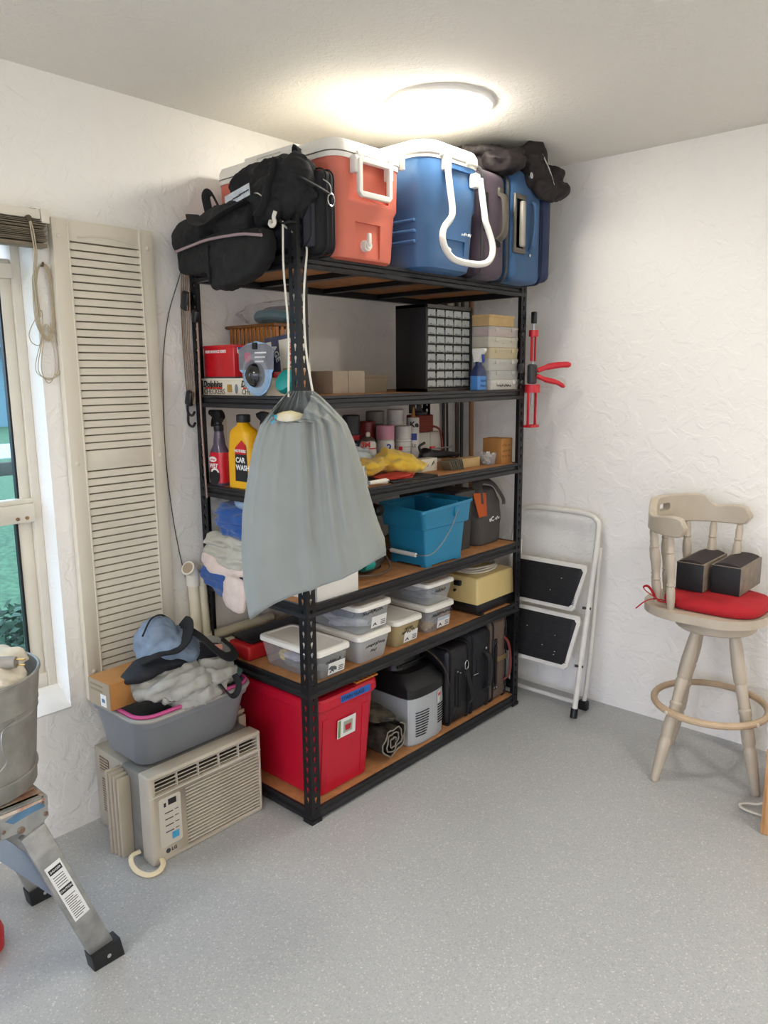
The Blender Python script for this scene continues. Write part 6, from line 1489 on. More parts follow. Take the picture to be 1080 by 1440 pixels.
# ------------------------------------------------------------------ window air conditioner
M_AC = mat('ac_beige_plastic', '#b5ac9c', 0.5, var=0.05, vscale=8)
M_ACM = mat('ac_grey_metal', '#85837d', 0.45, 0.3, var=0.1, vscale=12)
M_ACSIDE = mat('ac_side_metal', '#a09a8d', 0.5, 0.1, var=0.08, vscale=10)
M_ACD = mat('ac_dark_recess', '#35302a', 0.8)
ay0, ay1, axf, az1 = -2.078, -1.635, 0.394, 0.305
t = wthing('air_conditioner', 'beige window air conditioner standing on the floor under the grey tub', 'air conditioner', (0.21, -1.86, 0))
bm = BM(); box2(bm, (0.03, ay0 + 0.012, 0.006), (0.225, ay1 - 0.012, az1 - 0.012), 0.004); cab = obj('metal_cabinet', bm, M_ACSIDE, t)
ys = ay0 + 0.0115
def side_panel(name, x0, x1, z0, z1, m):
    return plate(name, rect(x1 - x0, z1 - z0), 0.0015, m, cab, (x0, ys, z0), (1, 0, 0), (0, 0, 1))
M_COIL = mat('rusty_coil', '#6e5842', 0.8, var=0.25, vscale=90)
for (x0, x1, z0, z1, n_) in ((0.065, 0.125, 0.215, 0.268, 5), (0.075, 0.14, 0.065, 0.19, 14)):
    side_panel('coil_window', x0, x1, z0, z1, M_COIL)
    for k in range(n_):
        z_ = z0 + (z1 - z0) * (k + 0.5) / n_
        bm = BM(); box2(bm, (x0, ys - 0.003, z_ - 0.0018), (x1, ys - 0.001, z_ + 0.0018)); obj('louver_bar', bm, M_ACSIDE, cab, smooth=None)
side_panel('slot', 0.15, 0.172, 0.20, 0.24, M_ACD)
for k in range(3): side_panel('slot', 0.158, 0.178, 0.05 + 0.045 * k, 0.09 + 0.045 * k, M_ACD)
bm = BM(); cyl(bm, (0.10, ay0 + 0.009, 0.012), (0.22, ay0 + 0.007, 0.006), 0.004, n=8); obj('base_rail_edge', bm, mat('pale_edge', '#c4c2bb', 0.4), cab)
bm = BM(); box2(bm, (0.225, ay0 + 0.004, 0.003), (0.338, ay1 - 0.004, az1 - 0.006), 0.005); obj('metal_neck', bm, M_ACM, t)
for side, (ya, yb, h_) in enumerate(((-2.128, -2.074, 0.292), (-1.636, -1.605, 0.338))):
    for k in range(4):
        bm = BM(); box2(bm, (0.215 + 0.016 * k, ya + 0.004 * k * (1 if side == 0 else 0), 0.0), (0.228 + 0.016 * k, yb, h_ - 0.006 * k), 0.003); obj('curtain_frame', bm, mat('curtain_beige', '#aca08c', 0.55), t)
for k in range(6):
    bm = BM(); box(bm, (0.222 + 0.009 * k, -1.6205, 0.338 - 0.002 * k + (0.006 if k % 2 else 0.0)), (0.006, 0.028, 0.014), None, 0.002); obj('curtain_tooth', bm, mat('curtain_beige', '#aca08c', 0.55), t)
bm = BM(); box2(bm, (0.333, ay0, 0.0), (axf, ay1, az1), 0.006, 3); bz = obj('front_bezel', bm, M_AC, t)
c = BM(); box2(c, (axf - 0.035, ay0 + 0.022, 0.240), (axf + 0.02, ay1 - 0.014, 0.292)); cut(bz, c)
c = BM(); box2(c, (axf - 0.020, ay0 + 0.130, 0.018), (axf + 0.02, ay1 - 0.012, 0.222)); cut(bz, c)
bm = BM(); box2(bm, (axf - 0.034, ay0 + 0.022, 0.240), (axf - 0.031, ay1 - 0.014, 0.292)); obj('outlet_back', bm, M_ACD, bz, smooth=None)
bm = BM(); box2(bm, (axf - 0.0198, ay0 + 0.130, 0.018), (axf - 0.016, ay1 - 0.012, 0.222)); obj('filter_screen', bm, mat('brown_filter', '#4f4738', 0.9), bz, smooth=None)
bm = BM(); box(bm, (0, 0, 0), (0.013, ay1 - ay0 - 0.036, 0.0032), (0, -0.45, 0), 0.001, 1); m1 = finish(bm, 'outlet_slat', M_AC, None)
for k in range(4): put('outlet_slat', m1, bz, (axf - 0.008, (ay0 + ay1) / 2 + 0.004, 0.2465 + 0.0128 * k))
for k in range(1, 5):
    bm = BM(); box2(bm, (axf - 0.012, ay0 + 0.022 + 0.0815 * k - 0.0015, 0.240), (axf - 0.001, ay0 + 0.022 + 0.0815 * k + 0.0015, 0.292)); obj('outlet_divider', bm, M_AC, bz, smooth=None)
bm = BM(); box(bm, (0, 0, 0), (0.010, ay1 - ay0 - 0.142, 0.0060), (0, 0.15, 0), 0.0015, 1); m2 = finish(bm, 'grille_slat', M_AC, None)
for k in range(17): put('grille_slat', m2, bz, (axf - 0.006, (ay0 + 0.130 + ay1 - 0.012) / 2, 0.0255 + 0.0119 * k))
bm = BM(); box2(bm, (axf - 0.004, ay0 + 0.001, 0.2315), (axf + 0.0012, ay1 - 0.001, 0.2345), 0.0008); obj('parting_line', bm, mat('pale_edge', '#c4c2bb', 0.4), bz)
cp = plate('control_panel', [(x, y) for x, y in ((0, 0.006), (0.006, 0), (0.074, 0.0), (0.08, 0.006), (0.08, 0.162), (0.074, 0.168), (0.006, 0.168), (0, 0.162))], 0.0015, mat('panel_silver_beige', '#bdb6a8', 0.4), t, (axf, ay0 + 0.030, 0.052), (0, 1, 0), (0, 0, 1))
def cpl(nm, y, z, w_, h_, m): return plate(nm, rect(w_, h_), 0.0008, m, cp, (axf + 0.0012, ay0 + 0.030 + y, 0.052 + z), (0, 1, 0), (0, 0, 1))
cpl('display', 0.034, 0.138, 0.030, 0.020, M_INK); cpl('sensor', 0.018, 0.136, 0.008, 0.014, M_INK)
for k in range(4): cpl('button_print', 0.020, 0.112 - 0.022 * k, 0.030, 0.0035, M_DARKP); cpl('button_print', 0.056, 0.114 - 0.022 * k, 0.014, 0.0025, M_DARKP)
cpl('energy_sticker', 0.042, 0.016, 0.026, 0.024, mat('sky_sticker', '#3b93b8', 0.4))
bm = BM(); cyl(bm, (axf, ay0 + 0.055, 0.034), (axf + 0.0015, ay0 + 0.055, 0.034), 0.008, n=16); obj('logo_disc', bm, M_DARKP, bz)
text('lettering', 'LG', 0.016, M_DARKP, bz, (axf + 0.0012, ay0 + 0.067, 0.034), (0, 1, 0), (0, 0, 1), bold=0.0005)
bm = BM(); tube(bm, catmull([(0.33, -2.085, 0.035), (0.325, -2.112, 0.030), (0.345, -2.125, 0.018), (0.385, -2.128, 0.010), (0.425, -2.112, 0.008), (0.432, -2.080, 0.010), (0.418, -2.058, 0.016), (0.400, -2.052, 0.022)], 6), 0.0075, n=8, flat=(0.016, 0.009)); obj('power_cord', bm, mat('cream_cable', '#d9c9a4', 0.45), t)

# ------------------------------------------------------------------ grey tub on top with its load
t = wthing('storage_tub', 'open grey plastic tub with pink inner rim on the air conditioner', 'tub', (0.21, -1.86, az1))
M_TUB = mat('grey_tub_plastic', '#74777b', 0.45, var=0.03)
cx, cy = 0.205, -1.862
zb, zt = az1 + 0.001, 0.482
bm = BM(); shell(bm, [(zb, 0.235, 0.375, 0.05), (zb + 0.008, 0.25, 0.39, 0.055), (zt - 0.03, 0.325, 0.425, 0.06), (zt - 0.028, 0.345, 0.44, 0.065), (zt, 0.352, 0.446, 0.065)], 0.006); obj('tub_shell', bm, M_TUB, t)
bm = BM(); tube(bm, rrect(0.352, 0.446, 0.065, 6, cx, cy, zt - 0.002), 0.0075, n=8, closed=True); obj('rolled_rim', bm, mat('pale_grey_rim', '#93918b', 0.45), t)
bm = BM(); tube(bm, rrect(0.338, 0.432, 0.058, 6, cx, cy, zt + 0.010), 0.0065, n=8, closed=True); obj('pink_rim', bm, mat('magenta_plastic', '#b4447c', 0.45), t)
t = wthing('shipping_box', 'brown shipping box resting on the rim of the grey tub', 'box', (0.22, -2.02, zt + 0.02))
bm = BM(); box2(bm, (0.13, -2.115, zt + 0.019), (0.255, -1.86, zt + 0.108), 0.003)
R_ = Matrix.Translation((0.19, -2.0, 0)) @ Matrix.Rotation(radians(3), 4, 'Z') @ Matrix.Translation((-0.19, 2.0, 0))
bm.transform(R_); bxo = obj('carton_body', bm, M_CARD, t)
fx0 = R_ @ Vector((0.131, -2.1155, zt + 0.02)); ux = R_.to_3x3() @ Vector((1, 0, 0)); ny = R_.to_3x3() @ Vector((0, -1, 0))
plate('grey_printed_side', rect(0.123, 0.086), 0.001, mat('grey_brown_print', '#9b8a74', 0.8), t, fx0 + Vector((0, 0, 0)), ux, (0, 0, 1))
plate('shipping_label', rect(0.032, 0.04), 0.001, M_STICK, t, fx0 + ux * 0.07 + ny * 0.001 + Vector((0, 0, 0.006)), ux, (0, 0, 1))
plate('barcode', rect(0.016, 0.012), 0.0008, mat('blue_grey_ink', '#56708a', 0.6), t, fx0 + ux * 0.078 + ny * 0.002 + Vector((0, 0, 0.02)), ux, (0, 0, 1))
for k in range(2): plate('print_line', rect(0.07, 0.006), 0.0008, mat('faint_brown_ink', '#85745e', 0.8), t, fx0 + ux * 0.012 + ny * 0.001 + Vector((0, 0, 0.05 + 0.016 * k)), ux, (0, 0, 1))
# heap of backpack cloth and straps
M_GCLOTH = mat('grey_canvas', '#a09f99', 0.9, var=0.06, vscale=18, bump=0.25, bscale=400)
M_BGCLOTH = mat('blue_grey_nylon', '#76869a', 0.75, var=0.12, vscale=14, bump=0.2, bscale=400)
M_NAVYB = mat('black_navy_nylon', '#1a1c24', 0.8, bump=0.25, bscale=400)
t = wthing('backpack_heap', 'crumpled grey and black backpack with straps heaped on the tub', 'backpack', (0.22, -1.85, zt))
bm = BM(); blob(bm, (0.19, -1.885, 0.685), (0.06, 0.055, 0.050), amp=0.12, seed=201, rot=(0, 0.2, 0)); blob(bm, (0.16, -1.925, 0.65), (0.045, 0.03, 0.050), amp=0.15, seed=202); blob(bm, (0.20, -1.86, 0.62), (0.10, 0.10, 0.07), amp=0.15, seed=203)
fuse('puffed_pocket', bm, M_BGCLOTH, t, 0.006, 3, [(0.008, (13, 13, 16), 11), (0.003, (40, 40, 40), 16)])
bm = BM(); blob(bm, (0.25, -1.985, 0.600), (0.055, 0.075, 0.028), amp=0.15, seed=204, rot=(0.25, 0, 0)); blob(bm, (0.26, -1.90, 0.600), (0.05, 0.10, 0.028), amp=0.2, seed=205); blob(bm, (0.24, -1.78, 0.59), (0.06, 0.10, 0.03), amp=0.2, seed=206)
fuse('back_panel', bm, M_NAVYB, t, 0.007, 3, [(0.004, (12, 12, 20), 12)])
bm = BM(); blob(bm, (0.29, -1.955, 0.560), (0.07, 0.075, 0.022), amp=0.2, seed=207, rot=(0.15, 0, 0)); blob(bm, (0.305, -1.88, 0.545), (0.085, 0.11, 0.034), amp=0.2, seed=208); blob(bm, (0.31, -1.78, 0.535), (0.075, 0.085, 0.04), amp=0.2, seed=209); blob(bm, (0.345, -1.86, 0.515), (0.05, 0.10, 0.028), amp=0.15, seed=210)
fuse('grey_body', bm, M_GCLOTH, t, 0.006, 2, [(0.022, (16, 6, 36), 13), (0.006, (30, 18, 60), 14)])
bm = BM(); blob(bm, (0.20, -1.70, 0.575), (0.05, 0.05, 0.045), amp=0.25, seed=211); blob(bm, (0.22, -1.665, 0.545), (0.045, 0.035, 0.045), amp=0.2, seed=212); blob(bm, (0.22, -1.76, 0.585), (0.05, 0.06, 0.025), amp=0.2, seed=213)
fuse('side_pocket', bm, M_GCLOTH, t, 0.006, 2, [(0.012, (16, 16, 20), 15)])
bm = BM(); tube(bm, catmull([(0.275, -2.01, 0.635), (0.30, -1.955, 0.655), (0.305, -1.90, 0.652), (0.295, -1.85, 0.675), (0.265, -1.82, 0.715), (0.22, -1.81, 0.715)], 6), 0.01, n=8, flat=(0.042, 0.008)); obj('shoulder_strap', bm, M_FAB2, t)
bm = BM(); tube(bm, catmull([(0.25, -1.83, 0.71), (0.305, -1.80, 0.675), (0.34, -1.765, 0.625), (0.35, -1.73, 0.595), (0.33, -1.685, 0.585), (0.295, -1.665, 0.595), (0.27, -1.69, 0.63)], 6), 0.01, n=8, flat=(0.036, 0.008)); obj('shoulder_strap', bm, M_FAB2, t)
bm = BM(); tube(bm, catmull([(0.35, -1.85, 0.555), (0.385, -1.80, 0.535), (0.398, -1.775, 0.50), (0.40, -1.755, 0.475), (0.402, -1.735, 0.478), (0.398, -1.72, 0.505), (0.375, -1.72, 0.535)], 6), 0.01, n=8, flat=(0.022, 0.005)); obj('web_loop', bm, M_FAB2, t)
bm = BM(); tube(bm, catmull([(0.22, -1.965, 0.70), (0.20, -1.92, 0.742), (0.18, -1.87, 0.742), (0.17, -1.83, 0.715)], 6), 0.003, n=6); obj('zipper_piping', bm, M_FAB2, t)
plate('care_label', rect(0.036, 0.02), 0.0015, mat('salmon_tag', '#c98a78', 0.6), t, (0.275, -1.735, 0.602), (0.3, 1, -0.2), (-0.3, 0.2, 1))
t = wthing('teal_pouch', 'dull teal cloth pouch at the right end of the grey tub', 'pouch', (0.25, -1.69, zt))
bm = BM(); blob(bm, (0.275, -1.695, zt + 0.028), (0.075, 0.055, 0.022), amp=0.15, seed=215, rot=(0.15, 0, 0), sub=4); obj('pouch_cloth', bm, mat('dull_teal_cloth', '#3f5f58', 0.85, bump=0.2, bscale=400), t)
t = wthing('black_strap_coil', 'flat black webbing lying over the far rim of the tub', 'strap', (0.18, -1.64, zt))
bm = BM(); tube(bm, catmull([(0.22, -1.70, zt + 0.06), (0.20, -1.655, zt + 0.045), (0.19, -1.625, zt + 0.03), (0.17, -1.612, zt + 0.026)], 5), 0.01, n=8, flat=(0.06, 0.006)); obj('webbing', bm, M_FAB2, t)
# ------------------------------------------------------------------ grey drawstring sack hanging on the front post
t = wthing('drawstring_sack', 'big pale grey drawstring sack hanging from the front shelf post', 'sack', (0.70, -1.68, 0.76))
M_SACK = mat('grey_sack_cloth', '#8a8e8a', 0.85, var=0.03, vscale=10, bump=0.12, bscale=500, sheen=0.1)
# outline in the plane of the cloth: s across (towards the viewer's right), z up; half depth d
sr = Vector((0.785, 0.62, 0)).normalized()
sn = Vector((0.62, -0.785, 0)).normalized()
org = Vector((0.715, -1.695, 0))
rows = [  # z, left s, right s, half depth
    (1.485, -0.030, 0.045, 0.012), (1.455, -0.050, 0.075, 0.030), (1.425, -0.085, 0.118, 0.048), (1.395, -0.115, 0.140, 0.062), (1.34, -0.136, 0.162, 0.080), (1.26, -0.156, 0.184, 0.092), (1.17, -0.178, 0.206, 0.098), (1.09, -0.186, 0.226, 0.100),
    (1.02, -0.184, 0.248, 0.095), (0.97, -0.172, 0.252, 0.085)]
NU = 160
loops = []
def row_at(v):
    f = v * (len(rows) - 1); i = min(int(f), len(rows) - 2); k = f - i
    return [rows[i][j] * (1 - k) + rows[i + 1][j] * k for j in range(4)]
NV = 60
VR = 0.30                       # rows above this blend into the slanted, gathered mouth
def body_pt(a, v):
    z, l, r, d = row_at(v)
    ca, sa = cos(a), sin(a)
    s = (l + r) / 2 + (r - l) / 2 * math.copysign(abs(ca) ** 0.75, ca)
    return s, d * math.copysign(abs(sa) ** 0.8, sa), z, l, r
for iv in range(NV + 1):
    v = iv / NV
    lp = []
    for iu in range(NU):
        a = 2 * pi * iu / NU
        ca, sa = cos(a), sin(a)
        front = max(0.0, -sa)
        s, dd, z, l, r = body_pt(a, max(v, VR))
        if v < VR:
            k = v / VR
            fr = front ** 0.6 * (1 if ca < 0.55 else max(0.0, (1 - ca) / 0.45))
            zr = 1.492 - 0.085 * fr
            sr_ = (0.008 + 0.036 * ca) * (1 - fr) + (-0.028 + 0.072 * ca) * fr
            dr_ = 0.014 * sa - 0.046 * fr
            e = k ** 0.85
            s, dd, z = sr_ + (s - sr_) * e, dr_ + (dd - dr_) * e, zr + (z - zr) * k
        fade = math.exp(-v * 4.2)
        pleat = fade * (0.0150 * (1 - 2 * abs(sin(a * 10.5 + 1.2 * sin(a * 3)))) + 0.006 * sin(a * 37 + 1.0))
        fold = 0.0
        for c_, w_, amp, reach in ((0.030, 0.0075, 0.050, 1.5), (0.064, 0.007, 0.040, 0.9), (0.092, 0.008, 0.050, 1.3), (0.122, 0.008, 0.042, 1.15), (0.152, 0.008, 0.034, 0.9), (-0.03, 0.007, 0.020, 0.4), (-0.07, 0.008, 0.022, 0.5), (-0.11, 0.009, 0.018, 0.6)):
            fc = c_ * (0.55 + 0.85 * v)
            fold += amp * math.exp(-((s - fc) / (w_ * (0.7 + 1.3 * v))) ** 2) * max(0.0, 1 - v / reach) * min(1, 0.25 + v * 4)
        wr = 0.006 * noise.noise(Vector((s * 8, z * 9, 1.0))) + 0.003 * noise.noise(Vector((s * 20, z * 26, 5.0))) + 0.0015 * noise.noise(Vector((s * 14, z * 90, 9.0)))
        dd = dd - fold * front - (pleat + wr) * (1 if sa < 0 else -1) * min(1, abs(sa) * 2.5)
        zz = z
        if v > 0.45:
            k = ((v - 0.45) / 0.55) ** 1.6
            t_ = (s - l) / (r - l)
            zz = z + k * ((-0.165) * (1 - t_) ** 1.15 + 0.045 * t_ + 0.012 * sin(t_ * pi * 2))
        lp.append(org + sr * s - sn * dd + Vector((0, 0, zz)))
    loops.append(lp)
# closing rows: the bottom seam brings front and back together
z, l, r, d = row_at(1.0)
for q in (0.6, 0.25, 0.05):
    lp = []
    for iu, p in enumerate(loops[NV]):
        rel = p - org
        s = rel.dot(sr); dd = rel.dot(sn)
        lp.append(org + sr * s + sn * dd * q + Vector((0, 0, rel.z - 0.014 * (1 - q))))
    loops.append(lp)
bm = BM(); loft(bm, loops, False, False)
bmesh.ops.remove_doubles(bm, verts=bm.verts, dist=0.0004)
obj('sack_cloth', bm, M_SACK, t, smooth=180)
# pale bundle showing in the mouth
bm = BM()
c0 = org + sr * -0.03 + sn * 0.025 + Vector((0, 0, 1.408))
blob(bm, c0, (0.055, 0.028, 0.028), amp=0.1, seed=301, rot=(0, -0.12, 0.66)); o_ = obj('white_bundle', bm, mat('white_bundle', '#dcd9cc', 0.6, var2='#c8b46a', vscale=12), t)
bm = BM(); blob(bm, c0 + sr * -0.034 + sn * 0.006 + Vector((0, 0, -0.002)), (0.020, 0.02, 0.020), amp=0.1, seed=302); obj('cyan_corner', bm, mat('cyan_print', '#4fa6c4', 0.5), t)
M_WCORD = mat('white_cord', '#d6d2c6', 0.7)
gl = org + Vector((0, 0, 1.475))
bm = BM(); tube(bm, catmull([(0.572, -1.612, 1.992), (0.59, -1.63, 1.85), (0.62, -1.645, 1.68), tuple(gl + sr * -0.03 + Vector((0, 0, 0.0)))], 5), 0.0032, n=8); obj('drawstring', bm, M_WCORD, t)
bm = BM(); tube(bm, catmull([(0.600, -1.545, 1.93), (0.618, -1.56, 1.90), (0.645, -1.60, 1.78), (0.685, -1.635, 1.62), tuple(gl + sr * 0.045 + Vector((0, 0, -0.01)))], 5), 0.0032, n=8); obj('drawstring', bm, M_WCORD, t)
bm = BM(); tube(bm, catmull([(0.600, -1.545, 1.93), (0.575, -1.55, 1.955), (0.552, -1.575, 1.98), (0.556, -1.60, 1.99), (0.572, -1.612, 1.992)], 5), 0.0032, n=8); obj('drawstring', bm, M_WCORD, t)
bm = BM(); tube(bm, catmull([(0.560, -1.650, 1.99), (0.572, -1.662, 1.978), (0.585, -1.664, 1.972), (0.596, -1.664, 1.98), (0.592, -1.664, 1.995), (0.598, -1.662, 2.012)], 4), 0.006, n=8); obj('cord_knot', bm, M_WCORD, t)
bm = BM(); tube(bm, catmull([(0.605, -1.588, 1.992), (0.60, -1.605, 1.99), (0.572, -1.614, 1.988), (0.566, -1.614, 1.998)], 4), 0.004, n=8); obj('post_hook', bm, M_BLACK, t)
# ------------------------------------------------------------------ caulking guns on the far post
M_GUNR = mat('caulk_gun_red', '#c01f2c', 0.4)
t = wthing('caulking_gun', 'red caulking gun hanging head down on the far shelf post', 'caulking gun', (0.625, -0.262, 1.5))
gx, gy = 0.622, -0.245
for y_ in (gy - 0.03, gy + 0.03):
    bm = BM(); box(bm, (gx, y_, 1.385), (0.012, 0.006, 0.16), None, 0.002); obj('cradle_rod', bm, M_GUNR, t)
bm = BM(); box(bm, (gx, gy, 1.308), (0.045, 0.066, 0.012), None, 0.004); obj('cradle_end', bm, M_GUNR, t)
bm = BM(); cyl(bm, (gx, gy, 1.455), (gx, gy, 1.49), 0.034, n=20); obj('end_collar', bm, M_GUNR, t)
bm = BM(); cyl(bm, (gx, gy, 1.40), (gx, gy, 1.70), 0.004, n=8); obj('plunger_rod', bm, M_STEEL, t)
bm = BM(); box(bm, (gx, gy - 0.004, 1.535), (0.026, 0.05, 0.085), None, 0.008, 3); obj('trigger_block', bm, mat('dark_grey_cast', '#2e2e32', 0.45), t)
bm = BM(); cyl(bm, (gx + 0.012, gy + 0.008, 1.552), (gx + 0.017, gy + 0.008, 1.552), 0.005, n=10); obj('pivot_pin', bm, M_CHROME, t)
for pts, r_ in (([(gx + 0.012, gy + 0.02, 1.55), (gx + 0.045, gy + 0.055, 1.566), (gx + 0.085, gy + 0.095, 1.574), (gx + 0.115, gy + 0.125, 1.574)], [0.011, 0.014, 0.013, 0.008]), ([(gx + 0.01, gy + 0.015, 1.528), (gx + 0.04, gy + 0.045, 1.51), (gx + 0.075, gy + 0.08, 1.498), (gx + 0.10, gy + 0.105, 1.478)], [0.010, 0.012, 0.010, 0.005])):
    bm = BM(); tube(bm, catmull(pts, 4), [r_[min(3, int(i / 4))] for i in range(13)], n=10, flat=None); obj('grip_handle', bm, M_GUNR, t)
t = wthing('caulking_gun', 'second red caulking gun higher on the far post with slim red cradle', 'caulking gun', (0.63, -0.262, 1.7))
bm = BM(); cyl(bm, (gx + 0.004, gy - 0.006, 1.695), (gx + 0.004, gy - 0.006, 1.722), 0.021, n=16); obj('end_collar', bm, M_GUNR, t)
for y_ in (gy - 0.02, gy + 0.008):
    bm = BM(); box(bm, (gx + 0.004, y_, 1.645), (0.010, 0.005, 0.11), None, 0.001); obj('cradle_rod', bm, M_GUNR, t)
bm = BM(); box(bm, (gx + 0.002, gy - 0.002, 1.775), (0.02, 0.022, 0.05), None, 0.004); obj('rod_hook', bm, M_BLKP, t)
bm = BM(); cyl(bm, (gx + 0.002, gy - 0.002, 1.72), (gx + 0.002, gy - 0.002, 1.76), 0.004, n=8); obj('plunger_rod', bm, M_STEEL, t)
t = wthing('hook_set', 'row of small black hooks clipped inside the far post', 'hooks', (0.575, -0.295, 1.6))
for z_, r_ in ((1.70, 0.012), (1.56, 0.022), (1.50, 0.012)):
    bm = BM(); lathe(bm, [(r_, 0), (r_, 0.012), (r_ * 0.6, 0.016)], 16, Matrix.Translation((0.603, -0.318, z_)) @ Matrix.Rotation(radians(90), 4, 'Y')); obj('hook_knob', bm, M_BLKP, t)

# ------------------------------------------------------------------ folding step ladder against the back wall
t = wthing('step_ladder', 'white folding step ladder with two black ribbed treads against the wall', 'step ladder', (0.66, -0.15, 0))
M_LADW = mat('white_ladder_paint', '#dedbd2', 0.35, var=0.03, vscale=20)
M_TREAD = mat('black_tread_rubber', '#1e1d1d', 0.6, var=0.25, vscale=30)
lx0, lx1 = 0.44, 0.872
def lean(z): return -0.232 + 0.186 * (z / 0.905)
fr = [(lx0, lean(0.03), 0.03), (lx0, lean(0.45), 0.45), (lx0, lean(0.82), 0.82), (lx0 + 0.02, lean(0.885), 0.885), (lx0 + 0.075, lean(0.905), 0.905), ((lx0 + lx1) / 2, lean(0.908), 0.908), (lx1 - 0.075, lean(0.905), 0.905), (lx1 - 0.02, lean(0.885), 0.885), (lx1, lean(0.82), 0.82), (lx1, lean(0.45), 0.45), (lx1, lean(0.03), 0.03)]
bm = BM(); tube(bm, catmull(fr, 5), 0.0125, n=12); obj('hoop_frame', bm, M_LADW, t)
for x_ in (lx0, lx1):
    bm = BM(); cyl(bm, (x_, lean(0.0), 0.0), (x_, lean(0.042), 0.042), 0.0165, n=14); obj('rubber_foot', bm, M_BLKP, t)
rf = [(lx0 + 0.02, -0.05, 0.74), (lx0 + 0.02, -0.085, 0.35), (lx0 + 0.02, -0.118, 0.07), (lx0 + 0.035, -0.122, 0.032), (lx0 + 0.07, -0.123, 0.022), ((lx0 + lx1) / 2, -0.123, 0.022), (lx1 - 0.07, -0.123, 0.022), (lx1 - 0.02, -0.122, 0.03), (lx1 - 0.004, -0.118, 0.07), (lx1 + 0.002, -0.085, 0.35), (lx1 + 0.006, -0.05, 0.76)]
bm = BM(); tube(bm, catmull(rf, 5), 0.010, n=12); obj('rear_frame', bm, M_LADW, t)
for x_ in (lx0 + 0.02, lx1 - 0.008):
    bm = BM(); box(bm, (x_, -0.122, 0.022), (0.045, 0.03, 0.044), None, 0.006, 3); obj('rubber_foot', bm, M_BLKP, t)
for k, (z0, z1) in enumerate(((0.472, 0.680), (0.212, 0.452))):
    ya, yb = lean(z0) - 0.030, lean(z1) - 0.012
    up = Vector((0, yb - ya, z1 - z0)); L_ = up.length; ux = Vector((1, 0, 0)); uy = up.normalized(); o0 = Vector((lx0 + 0.018, ya, z0))
    nn = ux.cross(uy)
    sk = 0.02 - 0.004 * k     # treads are a little narrower at the foot
    pl_ = [(0.02, 0), (0.374 - sk, 0), (0.388 - sk, 0.014), (0.398, L_ - 0.02), (0.388, L_), (0.012, L_), (0.0, L_ - 0.02), (0.008, 0.012)]
    tr = plate('tread_pan', pl_, 0.016, M_LADW, t, o0 + nn * -0.0, ux, uy, 0.003)
    mt = plate('tread_mat', [(0.032, 0.018), (0.36 - sk, 0.018), (0.372 - sk, 0.03), (0.382, L_ - 0.034), (0.37, L_ - 0.02), (0.03, L_ - 0.02), (0.018, L_ - 0.034), (0.024, 0.028)], 0.004, M_TREAD, tr, o0 + nn * 0.0152, ux, uy, 0.001)
    bm = BM(); box(bm, (0, 0, 0), (0.335, 0.0025, 0.0026)); rm = finish(bm, 'tread_rib', M_TREAD, None)
    nr = 22
    for q in range(nr):
        p = o0 + uy * (0.03 + (L_ - 0.06) * q / (nr - 1)) + ux * 0.195 + nn * 0.0200
        put('tread_rib', rm, mt, p)
    bm = BM(); cyl(bm, (lx1 - 0.022, lean(z0 + 0.02) - 0.012, z0 + 0.02), (lx1 + 0.014, lean(z0 + 0.02), z0 + 0.02), 0.006, n=10); obj('pivot_bolt', bm, M_BLKP, t)
    bm = BM(); box(bm, (0.62, lean(z1) - 0.026, z1 - 0.012), (0.024, 0.006, 0.006), None, 0.001); obj('slot_mark', bm, M_BLKP, tr)
    rr = random.Random(k)
    for q in range(2 + 3 * k):
        p = o0 + uy * rr.uniform(0.05, L_ - 0.06) + ux * rr.uniform(0.14, 0.33) + nn * 0.0212
        bm = BM(); blob(bm, p, (rr.uniform(0.002, 0.005), 0.0012, 0.0022), amp=0.4, seed=q, sub=1); obj('paint_spot', bm, M_WCAN, mt)

# ------------------------------------------------------------------ swivel stool with captain's back
M_STOOL = mat('taupe_stool_paint', '#b3a795', 0.38, var=0.03, vscale=12)
M_STOOL2 = mat('worn_wood_ring', '#b8a083', 0.45, var=0.06, vscale=20)
C = Vector((1.476, -0.285, 0))
t = wthing('bar_stool', 'taupe painted wooden swivel stool with curved spindle back', 'stool', (C.x, C.y, 0))
def turned(p0, p1, prof, nm, parent=t, n=16):
    a, b = Vector(p0), Vector(p1); L_ = (b - a).length
    bm = BM(); lathe(bm, [(r_, k * L_) for k, r_ in prof], n, axis_matrix(a, b)); return obj(nm, bm, M_STOOL, parent)
LEGP = [(0, 0.015), (0.015, 0.0165), (0.05, 0.017), (0.20, 0.0225), (0.27, 0.024), (0.285, 0.0205), (0.30, 0.0205), (0.315, 0.024), (0.40, 0.023), (0.49, 0.019), (0.50, 0.0225), (0.515, 0.0225), (0.525, 0.018), (0.60, 0.020), (0.66, 0.0235), (0.675, 0.020), (0.69, 0.0235), (0.80, 0.0245), (0.92, 0.020), (1.0, 0.016)]
feet = [(1.367, -0.518), (1.691, -0.376), (1.300, -0.196), (1.585, -0.075)]
for fx_, fy_ in feet:
    d = Vector((fx_, fy_, 0)) - C
    top = C + d * 0.36 + Vector((0, 0, 0.585))
    turned((fx_, fy_, 0), top, LEGP, 'leg')
    bm = BM(); cyl(bm, (fx_, fy_, 0), (fx_, fy_, 0.006), 0.013, n=12); obj('foot_glide', bm, M_STEEL, t)
zr_ = 0.268
ringr = 0.205
bm = BM(); tube(bm, [(C.x + ringr * cos(a * pi / 32), C.y + ringr * sin(a * pi / 32), zr_) for a in range(64)], 0.0135, n=10, closed=True); rg = obj('foot_ring', bm, M_STOOL2, t)
